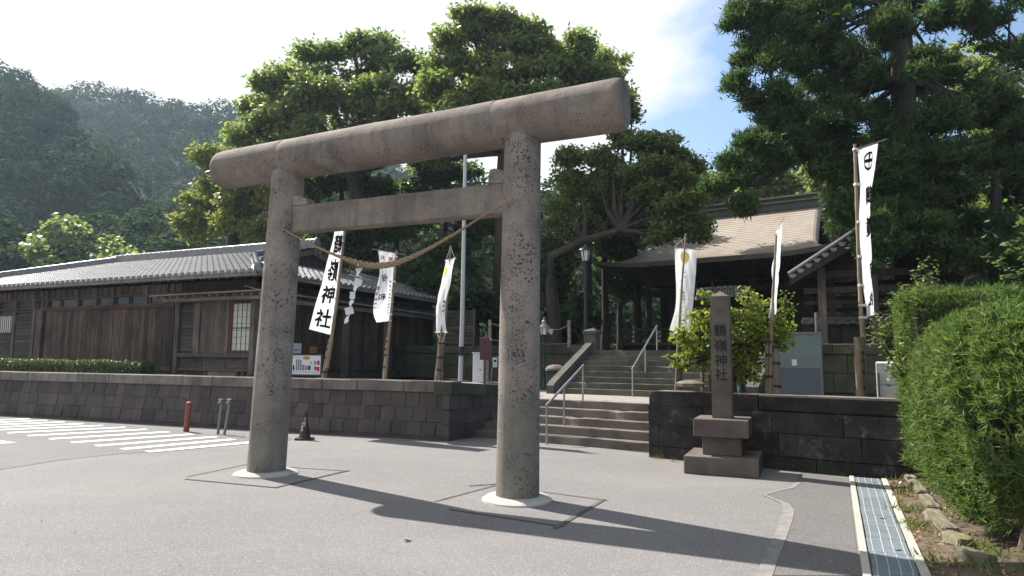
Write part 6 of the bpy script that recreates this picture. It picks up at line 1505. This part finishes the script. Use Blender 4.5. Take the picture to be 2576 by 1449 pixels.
LCs = [(1565, 245, 28, 28, YC + 1), (1588, 280, 28, 32, YC + 1), (1560, 350, 40, 34, YC), (1610, 352, 44, 34, YC), (1660, 368, 44, 30, YC), (1700, 392, 36, 28, YC), (1728, 418, 30, 24, YC), (1680, 425, 50, 34, YC - .5), (1610, 425, 52, 38, YC - .5), (1715, 470, 42, 32, YC - .5), (1645, 480, 52, 36, YC - .5), (1735, 512, 34, 28, YC - .8), (1675, 530, 52, 34, YC - .8), (1600, 510, 40, 30, YC), (1695, 570, 38, 22, YC - 1), (1748, 560, 28, 22, YC - 1), (1745, 590, 18, 12, YC - 1.1), (1655, 598, 20, 14, YC - 1.1), (1540, 430, 36, 30, YC + .5), (1440, 450, 40, 30, YC + 1), (1500, 395, 38, 26, YC + .5), (1430, 400, 34, 26, YC + 1), (1420, 520, 44, 36, YC + 1)]
LCs += [(random.uniform(1420, 1690), random.uniform(380, 590), random.uniform(36, 52), random.uniform(26, 36), YC + random.uniform(.5, 2.5)) for _ in range(16)]
bC = T3(1395, 700, YC + .5); bC.z = UPZ
tC = tree('camphor_tree', 'leaning camphor whose long boughs droop over the shrine roof', 'tree', bC, [T3(1385, 645, YC + .3), T3(1470, 605, YC), T3(1560, 580, YC - .3)], lobes_px(LCs), M['camphor'], M['bark'], .24, split=8, per_m2=4.4, clump_r=.33, leaves=38, L=.16, Wd=.085, inner=.05, group=gA, twigs=7, tint0=.40)
LD = [(535, 388, 30, 14, 33), (520, 398, 20, 12, 33), (545, 425, 20, 14, 33), (530, 470, 24, 14, 32.5), (505, 512, 34, 26, 32), (545, 515, 40, 34, 32), (490, 555, 34, 26, 31.5), (520, 575, 48, 28, 31.5), (590, 470, 45, 34, 31), (620, 520, 55, 45, 30.5), (585, 565, 50, 40, 30.5), (650, 575, 45, 35, 30), (640, 450, 50, 36, 30), (690, 500, 50, 45, 30), (600, 415, 50, 30, 30), (650, 400, 55, 30, 30)]
bD = T3(605, 660, 31); bD.z = 1.5
tree('camphor_tree', 'yellow-green camphor with thick leaning limbs above the tiled ridge', 'tree', bD, [T3(588, 590, 31), T3(560, 545, 31.5), T3(625, 540, 30.5)], lobes_px(LD), M['camphor_pale'], M['bark'], .42, split=6, per_m2=2.2, clump_r=.5, leaves=36, L=.24, Wd=.13, inner=.05, group=gA, twigs=6, tint0=.68)
# trees filling the dark space under the crowns
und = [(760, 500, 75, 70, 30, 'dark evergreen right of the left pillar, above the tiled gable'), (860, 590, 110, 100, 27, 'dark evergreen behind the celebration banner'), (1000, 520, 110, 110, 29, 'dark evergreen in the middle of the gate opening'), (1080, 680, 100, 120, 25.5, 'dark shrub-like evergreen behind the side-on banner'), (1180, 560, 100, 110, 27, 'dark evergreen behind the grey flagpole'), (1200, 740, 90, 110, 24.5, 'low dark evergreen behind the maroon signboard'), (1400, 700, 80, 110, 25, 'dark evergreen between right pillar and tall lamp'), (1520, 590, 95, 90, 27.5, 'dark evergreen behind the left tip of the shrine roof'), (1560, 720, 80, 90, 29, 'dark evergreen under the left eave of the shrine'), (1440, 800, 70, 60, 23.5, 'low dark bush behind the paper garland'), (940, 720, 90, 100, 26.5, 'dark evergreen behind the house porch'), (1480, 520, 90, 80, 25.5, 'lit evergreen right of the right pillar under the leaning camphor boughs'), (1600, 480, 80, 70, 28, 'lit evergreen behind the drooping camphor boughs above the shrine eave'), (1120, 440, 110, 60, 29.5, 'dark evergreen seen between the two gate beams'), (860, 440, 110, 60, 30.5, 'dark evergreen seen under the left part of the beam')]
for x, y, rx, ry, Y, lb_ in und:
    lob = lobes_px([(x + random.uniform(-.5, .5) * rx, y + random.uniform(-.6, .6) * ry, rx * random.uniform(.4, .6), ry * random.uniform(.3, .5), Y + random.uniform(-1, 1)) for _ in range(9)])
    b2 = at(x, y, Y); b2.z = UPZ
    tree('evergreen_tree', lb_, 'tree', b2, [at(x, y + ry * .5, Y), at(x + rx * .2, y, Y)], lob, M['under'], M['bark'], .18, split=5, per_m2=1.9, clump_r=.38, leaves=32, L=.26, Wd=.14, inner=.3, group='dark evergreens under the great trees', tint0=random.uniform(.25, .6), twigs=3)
# background broadleaf trees right of the shrine roof
for x, y, rx, ry, Y, lb_, tn_ in [(1760, 500, 70, 60, 40, 'pale distant tree peeping between the drooping camphor and the cedar', .6), (1930, 480, 110, 70, 36, 'soft green tree behind the shrine ridge', .6), (2090, 480, 90, 90, 33, 'green tree behind the right end of the shrine ridge', .5), (2250, 460, 120, 120, 34, 'pale green tree glimpsed behind the cedar trunk', .6), (2500, 250, 120, 150, 32, 'tall bright broadleaf tree behind the cedar at upper right', .7), (2480, 560, 140, 120, 30, 'dark broadleaf tree behind the pavilion at far right', .35)]:
    lob = lobes_px([(x + random.uniform(-.6, .6) * rx, y + random.uniform(-.7, .7) * ry, rx * random.uniform(.35, .55), ry * random.uniform(.3, .5), Y + random.uniform(-1, 1)) for _ in range(11)])
    b2 = at(x, y, Y); b2.z = UPZ
    tree('broadleaf_tree', lb_, 'tree', b2, [at(x, y + ry * .5, Y)], lob, M['camphor'], M['bark'], .25, split=5, per_m2=1.5, clump_r=.4, leaves=30, L=.30, Wd=.17, inner=.3, group='broadleaf trees behind the shrine', tint0=tn_, twigs=2)

# ================================================================== cedar
YD = 17.0
LF = [(1858, 18, 42, 22, YD), (1850, 52, 30, 18, YD), (1930, 25, 60, 30, YD), (1900, 105, 42, 34, YD), (1872, 150, 30, 26, YD), (1866, 205, 34, 34, YD), (1884, 255, 28, 28, YD), (1940, 160, 58, 42, YD - .5), (1940, 230, 55, 40, YD - .5), (1935, 290, 42, 26, YD), (1960, 325, 46, 24, YD), (1995, 290, 55, 36, YD - .5), (1890, 372, 40, 26, YD - 1), (1848, 398, 32, 22, YD - 1), (1826, 432, 28, 22, YD - 1), (1803, 470, 22, 20, YD - 1), (1862, 440, 40, 34, YD - 1), (1900, 410, 40, 30, YD - 1), (1868, 520, 20, 26, YD - 1.2), (1985, 380, 55, 28, YD - .5), (2050, 60, 90, 50, YD), (2040, 150, 75, 55, YD), (2060, 240, 70, 50, YD), (2090, 330, 70, 44, YD), (2160, 50, 90, 60, YD), (2180, 160, 80, 60, YD - 1), (2170, 270, 80, 60, YD - 1), (2190, 370, 80, 50, YD - 1), (2300, 60, 100, 60, YD - 1), (2330, 180, 90, 70, YD - 1.5), (2330, 300, 90, 60, YD - 1.5), (2300, 400, 80, 50, YD - 1.5), (2420, 380, 80, 60, YD - 1.5), (2440, 60, 100, 70, YD), (2540, 120, 70, 80, YD), (2450, 270, 70, 60, YD - 1), (2560, 330, 70, 70, YD - .5), (2250, 470, 55, 45, YD - 1.5), (2240, 545, 50, 36, YD - 1.8), (2330, 500, 60, 45, YD - 1.5), (2420, 480, 70, 50, YD - 1.5), (2130, 540, 26, 46, YD - 1.5), (2115, 470, 40, 36, YD - .5), (2520, 470, 70, 50, YD - 1), (2400, 570, 70, 40, YD - 1), (2210, 620, 30, 26, YD - 2), (2500, 590, 70, 40, YD - .5), (2050, 430, 45, 22, YD - .5), (2280, 605, 60, 36, 14.4), (2365, 625, 50, 32, 14.4), (2225, 575, 36, 28, 14.6), (2330, 560, 50, 30, 14.5)]
LF += [(1950, 400, 45, 24, YD - .8), (1990, 352, 50, 26, YD - .5), (2030, 385, 50, 28, YD - .4), (1925, 350, 40, 24, YD - .6), (2080, 410, 50, 30, YD - .4)]
for k_ in range(22): LF.append((random.uniform(1900, 2160), random.uniform(-10, 330), random.uniform(36, 56), random.uniform(24, 36), YD + random.uniform(-.4, 1.4)))
for k_ in range(90):
    x_, y_ = random.uniform(1960, 2640), random.uniform(-70, 620)
    if x_ < 2130 and y_ > 400: continue
    LF.append((x_, y_, random.uniform(45, 75), random.uniform(30, 46), YD + random.uniform(.3, 2.4)))
bF = at(2285, 800, YD + 1); bF.z = UPZ
fk = [at(2280, 560, YD + 1), at(2278, 380, YD + 1), at(2272, 200, YD + 1), at(2262, 0, YD + 1), at(2255, -150, YD + 1)]
cd_ = tree('cedar_tree', 'huge dark cedar with a massive trunk filling the upper right', 'tree', bF, fk, lobes_px(LF), M['cedar'], M['bark_cedar'], .48, split=5, per_m2=3.6, clump_r=.24, leaves=70, L=.18, Wd=.045, inner=.2, tint0=.45, twigs=6, spiky=True, high=True, limb=.2)
m = MB(); m.tube([at(2270, 340, YD + .8), at(2080, 372, YD), at(1990, 410, YD - .5), at(1920, 455, YD - .9), at(1880, 470, YD - 1)], [.15, .12, .10, .07, .03], 8); m.tube([at(1905, 460, YD - .9), at(1880, 440, YD - .9), at(1870, 400, YD - .9)], [.05, .04, .02], 6)
m.build('bough', M['bark_cedar'], cd_, world=True, smooth=True)
LG = [(2570, 560, 80, 70, 15), (2490, 640, 70, 40, 14.5), (2590, 430, 70, 70, 15.5), (2430, 660, 50, 30, 14.5), (2600, 660, 70, 50, 14), (2360, 640, 36, 26, 14.8)]
bG = at(2500, 800, 15.5); bG.z = UPZ
tree('cedar_tree', 'smaller dark cedar at the right edge behind the hedges', 'tree', bG, [at(2500, 600, 15.5), at(2510, 430, 15.5)], lobes_px(LG), M['cedar'], M['bark_cedar'], .22, per_m2=4.0, clump_r=.30, leaves=80, L=.21, Wd=.05, tint0=.3, twigs=4, spiky=True)

# ================================================================== small tree behind the monument
YS = 11.25
LS = [(1760, 855, 62, 50, YS), (1715, 845, 34, 24, YS), (1705, 905, 24, 18, YS), (1748, 905, 48, 30, YS), (1800, 815, 60, 38, YS + .2), (1770, 800, 40, 26, YS), (1850, 850, 70, 65, YS), (1870, 802, 60, 36, YS), (1930, 830, 50, 44, YS - .1), (1955, 865, 40, 30, YS - .1), (1975, 830, 22, 20, YS), (1870, 905, 70, 38, YS), (1905, 770, 34, 30, YS), (1880, 750, 10, 26, YS), (1978, 760, 10, 30, YS), (1965, 800, 20, 18, YS), (1770, 750, 12, 20, YS), (1820, 930, 50, 22, YS), (1880, 945, 40, 18, YS)]
bS = at(1850, 990, YS); bS.z = RTZ
tree('small_tree', 'small bright yellow-green tree on the wall top behind the monument', 'tree', bS, [at(1845, 925, YS), at(1840, 890, YS)], lobes_px(LS), M['shrub'], M['bark'], .05, per_m2=30, clump_r=.12, leaves=15, L=.078, Wd=.048, tint0=.5, twigs=7, inner=.3)
# plants at the right
def twigplant(label, name, base, tips, n, L, Wd, mat, tint, group=None, droop=.35, spread=.05, cat='plant'):
    t = thing(name, label, cat, base, 0, group); m = MB(); P, Nn, A = [], [], []
    for tp2 in tips:
        pts = bend(base, tp2, .10, 7); m.tube(pts, [.012 * q for q in (1, .9, .8, .65, .5, .35, .2)], 5)
        for k in range(n):
            f = random.uniform(.25, 1.0); q = pts[int(f * 5.999)].lerp(pts[int(f * 5.999) + 1], (f * 6) % 1)
            P.append(list(q + V((random.gauss(0, spread), random.gauss(0, spread), random.gauss(0, spread))))); Nn.append((random.gauss(0, .5), random.gauss(-.3, .5), 1)); A.append((random.gauss(0, 1), random.gauss(0, 1), -droop))
    m.build('stems', M['bark'], t, world=True, smooth=True)
    k = len(P); leaf_mesh('leaves', np.array(P), np.array(Nn, float), L * RNG.uniform(.6, 1.3, k), Wd * RNG.uniform(.7, 1.2, k), np.clip(RNG.normal(tint, .2, k), 0, 1), mat, t, A=np.array(A, float)); return t
Yp = 9.6
twigplant('leafy plant with drooping leaves rising above the tall clipped hedge', 'cherry_sapling', at(2320, 800, Yp), [at(x, y, Yp + random.uniform(-.2, .2)) for x, y in ((2290, 680), (2318, 655), (2345, 660), (2335, 690), (2300, 710), (2265, 715), (2360, 715), (2275, 740))], 46, .085, .036, M['camphor'], .7, None, 1.0)
Yp = 9.9
twigplant('green leafy bush left of the clipped hedge, behind the tall crest banner', 'camellia_bush', at(2255, 900, Yp), [at(x, y, Yp + random.uniform(-.25, .2)) for x, y in ((2195, 815), (2190, 830), (2215, 800), (2235, 780), (2250, 745), (2262, 800), (2240, 830), (2225, 820), (2260, 860), (2250, 900), (2268, 780), (2270, 830), (2245, 930))], 60, .075, .04, M['camphor'], .6, None, .3, .06)
Yp = 8.6
twigplant('glossy leafy shoots sticking out of the hedge left side by the refrigerator', 'camellia_shoot', at(2290, 960, Yp), [at(x, y, Yp + random.uniform(-.15, .1)) for x, y in ((2258, 850), (2250, 880), (2242, 900), (2255, 925), (2262, 870), (2270, 900), (2262, 940), (2240, 935))], 46, .07, .038, M['camphor'], .65, None, .2, .05)
Yp = 6.2
twigplant('slender branch with pale oval leaves hanging in at the right edge', 'oval_leaf_branch', at(2640, 760, Yp), [at(x, y, Yp + random.uniform(-.1, .1)) for x, y in ((2535, 470), (2560, 520), (2470, 570), (2490, 640), (2545, 600), (2520, 690), (2580, 560), (2570, 640))], 26, .075, .048, M['under'], .8, None, .4, .035)

# ================================================================== hedges
def hedge_leaves(Psurf, Nsurf, L, Wd, tint, up=.5):
    # shoots: a dozen leaves fan out from one twig tip
    k = 11; m0 = len(Psurf) // k; C = Psurf[:m0]; D = Nsurf[:m0] * .75 + np.array((0, 0, up)) + RNG.normal(size=(m0, 3)) * .45
    D /= np.linalg.norm(D, axis=1, keepdims=True)
    j = RNG.uniform(0, .07, size=(m0, k, 1)); P = (C[:, None, :] + D[:, None, :] * (j - .03)).reshape(-1, 3)
    A = (D[:, None, :] * .75 + RNG.normal(size=(m0, k, 3)) * .62).reshape(-1, 3)
    return P, np.cross(A, RNG.normal(size=A.shape)), A
def hedge_leaves_flat(Psurf, Nsurf, L, Wd, tint, up=.5):
    n = len(Psurf); A = Nsurf * .8 + np.array((0, 0, up)) + RNG.normal(size=(n, 3)) * .55
    return Psurf, np.cross(A, RNG.normal(size=(n, 3))) + RNG.normal(size=(n, 3)) * .1, A
def box_surface(n, x0, x1, y0, y1, z0, z1, depth, faces='FLRT', rough=.05, rnd=.12):
    """points in a shell just inside the faces of a clipped box: front, left, right, top"""
    ar = {'F': (x1 - x0) * (z1 - z0), 'L': (y1 - y0) * (z1 - z0), 'R': (y1 - y0) * (z1 - z0), 'T': (x1 - x0) * (y1 - y0), 'B': (x1 - x0) * (z1 - z0)}
    tot = sum(ar[f] for f in faces); Ps, Ns = [], []
    for f in faces:
        k = int(n * ar[f] / tot); a, b_, d = RNG.random(k), RNG.random(k), np.abs(RNG.normal(0, depth, k)) - rough * RNG.random(k)
        if f == 'F': P = np.stack([x0 + (x1 - x0) * a, y0 + d, z0 + (z1 - z0) * b_], 1); N = (0, -1, 0)
        if f == 'B': P = np.stack([x0 + (x1 - x0) * a, y1 - d, z0 + (z1 - z0) * b_], 1); N = (0, 1, 0)
        if f == 'L': P = np.stack([x0 + d, y0 + (y1 - y0) * a, z0 + (z1 - z0) * b_], 1); N = (-1, 0, 0)
        if f == 'R': P = np.stack([x1 - d, y0 + (y1 - y0) * a, z0 + (z1 - z0) * b_], 1); N = (1, 0, 0)
        if f == 'T': P = np.stack([x0 + (x1 - x0) * a, y0 + (y1 - y0) * b_, z1 - d], 1); N = (0, 0, 1)
        Ps.append(P); Ns.append(np.broadcast_to(np.array(N, float), (k, 3)))
    return np.concatenate(Ps), np.concatenate(Ns)
def to_world(o, P, N):
    m_ = np.array(WM(o)); return P @ m_[:3, :3].T + m_[:3, 3], N @ m_[:3, :3].T
# low box hedge on the left wall
hA = at(372, 938, 17.2); hA = LC - u21 * ((LC - V((at(372, 938, 15.9).x, at(372, 938, 15.9).y, 0))).dot(u21)) + v21 * .55
lh = thing('low_hedge', 'low clipped box hedge along the top of the left wall', 'hedge', (hA.x - u21.x * .92, hA.y - u21.y * .92, TZ), -rad(21.15))
P, N = box_surface(26000, -9.5, 0, 0, .55, .0, .47, .035, 'FRT')
P[:, 2] += .012 * np.sin(P[:, 0] * 3.1) + .01 * np.sin(P[:, 0] * 8); k = P[:, 0] > -.12; P[k, 2] -= (P[k, 0] + .12) * .4
P, N = to_world(lh, P, N); n = len(P); leaf_mesh('foliage', P, N * .6 + np.array((0, 0, .3)) + RNG.normal(size=(n, 3)) * .6, .042 * RNG.uniform(.6, 1.4, n), .026, np.clip(RNG.normal(.5, .22, n), 0, 1), M['box'], lh)
m = MB(); m.span(-9.4, -.1, .08, .5, 0, .36); m.build('inner_twigs', M['bark'], lh)
# tall clipped hedge standing behind
hB = at(2277, 900, 8.7); th_ = thing('tall_hedge', 'tall square-clipped yew pine hedge with flat top, farther of the two', 'hedge', (hB.x, hB.y, 0.15), -rad(28), 'clipped yew pine hedges at right')
hz_ = at(2277, 738, 8.7).z - .15
P, N = box_surface(64000, 0, 4.2, 0, 1.3, .1, hz_, .07, 'FLT', .07)
q_ = RNG.permutation(len(P)); P, N = P[q_], N[q_]; P, N = to_world(th_, P, N); pp_, nn_, A = hedge_leaves(P, N, 0, 0, 0, .5); n = len(pp_)
leaf_mesh('foliage', pp_, nn_, .082 * RNG.uniform(.6, 1.35, n), .014, np.clip(RNG.normal(.45, .2, n), 0, 1), M['podocarp'], th_, A=A, tri=True)
m = MB(); m.span(.16, 4.1, .16, 1.2, .25, hz_ - .16); m.build('inner_twigs', M['bark'], th_)
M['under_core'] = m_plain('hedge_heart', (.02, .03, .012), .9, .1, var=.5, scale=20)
# near hedge: long rounded body along the soil bed
hd = (d1 - d0).normalized()
hC = d0 + dn * .74 + hd * .25; nh = thing('near_hedge', 'big rounded yew pine hedge over the soil bed, nearer of the two', 'hedge', (hC.x, hC.y, 0), math.atan2(hd.y, hd.x), 'clipped yew pine hedges at right')
n = 150000
EL = 3.85; a_ = RNG.random(n) * EL; th2 = RNG.random(n) * 1.30 * math.pi - .30 * math.pi          # along the bed; angle round the section from under the left side over the top
wid, hgt, cz = .95, 1.0, 1.02
def sec(a, t):
    k = np.clip(1 - np.exp(-np.maximum(a, 0) * 5), .35, 1) * np.sqrt(np.clip(1 - np.clip((a - (EL - .75)) / .78, 0, 1) ** 2, 0.0, 1)); hh = hgt * (1.0 + .05 * np.sin(a * 2.1))
    ex = .68
    c, s_ = np.cos(t), np.sin(t)
    y = -np.sign(c) * np.abs(c) ** ex * wid * (.25 + .75 * np.maximum(k, 0)) * (1 + .06 * np.sin(a * 3 + 1)); z = cz + np.sign(s_) * np.abs(s_) ** ex * hh * k
    return y, z
# left side of the section faces the drain (negative side of dn)
y_, z_ = sec(a_, th2); nyl, nzl = -np.cos(th2), np.sin(th2)
side = 1 if sgn > 0 else -1
dpt = np.abs(RNG.normal(0, .075, n)) - .06 * RNG.random(n); lump = .07 * np.sin(a_ * 7 + z_ * 6) + .05 * np.sin(a_ * 15 + z_ * 12 + 2) + .03 * np.sin(a_ * 31 - z_ * 23)
y_ = y_ - nyl * (dpt + lump); z_ = z_ - nzl * (dpt + lump)
P = np.stack([a_, side * (wid + y_), z_], 1); N = np.stack([np.full(n, -.05), side * nyl, nzl], 1)
low = RNG.random(n) < np.clip((P[:, 2] - .12 - .2 * RNG.random(n)) * 5, 0, 1); P, N = P[low], N[low]
P, N = to_world(nh, P, N); pp_, nn_, A = hedge_leaves(P, N, 0, 0, 0, .35); n = len(pp_)
leaf_mesh('foliage', pp_, nn_, .082 * RNG.uniform(.55, 1.35, n), .0135, np.clip(RNG.normal(.5, .22, n), 0, 1), M['podocarp'], nh, A=A, tri=True)
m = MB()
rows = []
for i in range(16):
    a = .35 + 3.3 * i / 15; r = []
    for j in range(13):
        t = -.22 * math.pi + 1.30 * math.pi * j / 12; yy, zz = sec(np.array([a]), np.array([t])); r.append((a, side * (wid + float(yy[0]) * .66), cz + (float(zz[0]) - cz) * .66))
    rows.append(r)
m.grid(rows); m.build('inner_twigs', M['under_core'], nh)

for px_, py_ in ((2487, 1408), (2540, 1395), (2440, 1290), (2575, 1420)):
    b2 = gz(px_, py_) + dn * .22; b2.z = .08; e = b2 + V((random.uniform(-.1, .1), random.uniform(-.1, .1), .95)); mm = MB(); mm.tube(bend(b2, e, .08, 5), [.035, .032, .03, .026, .02], 7); mm.build('trunk', M['bark_pale'], nh, world=True, smooth=True)

# ================================================================== air
hb_ = MB(); hb_.span(-298, 298, -58, 328, -1.0, 62.0)
hz2 = hb_.build('haze', None); tag(hz2, kind='stuff')
hm = bpy.data.materials.new('haze'); hm.use_nodes = True; hn = hm.node_tree.nodes; hn.clear()
ho = hn.new('ShaderNodeOutputMaterial'); pv_ = hn.new('ShaderNodeVolumePrincipled'); pv_.inputs['Color'].default_value = (.62, .80, 1.0, 1); pv_.inputs['Density'].default_value = .00042; pv_.inputs['Anisotropy'].default_value = .45
hm.node_tree.links.new(pv_.outputs[0], ho.inputs['Volume']); hz2.data.materials.append(hm)
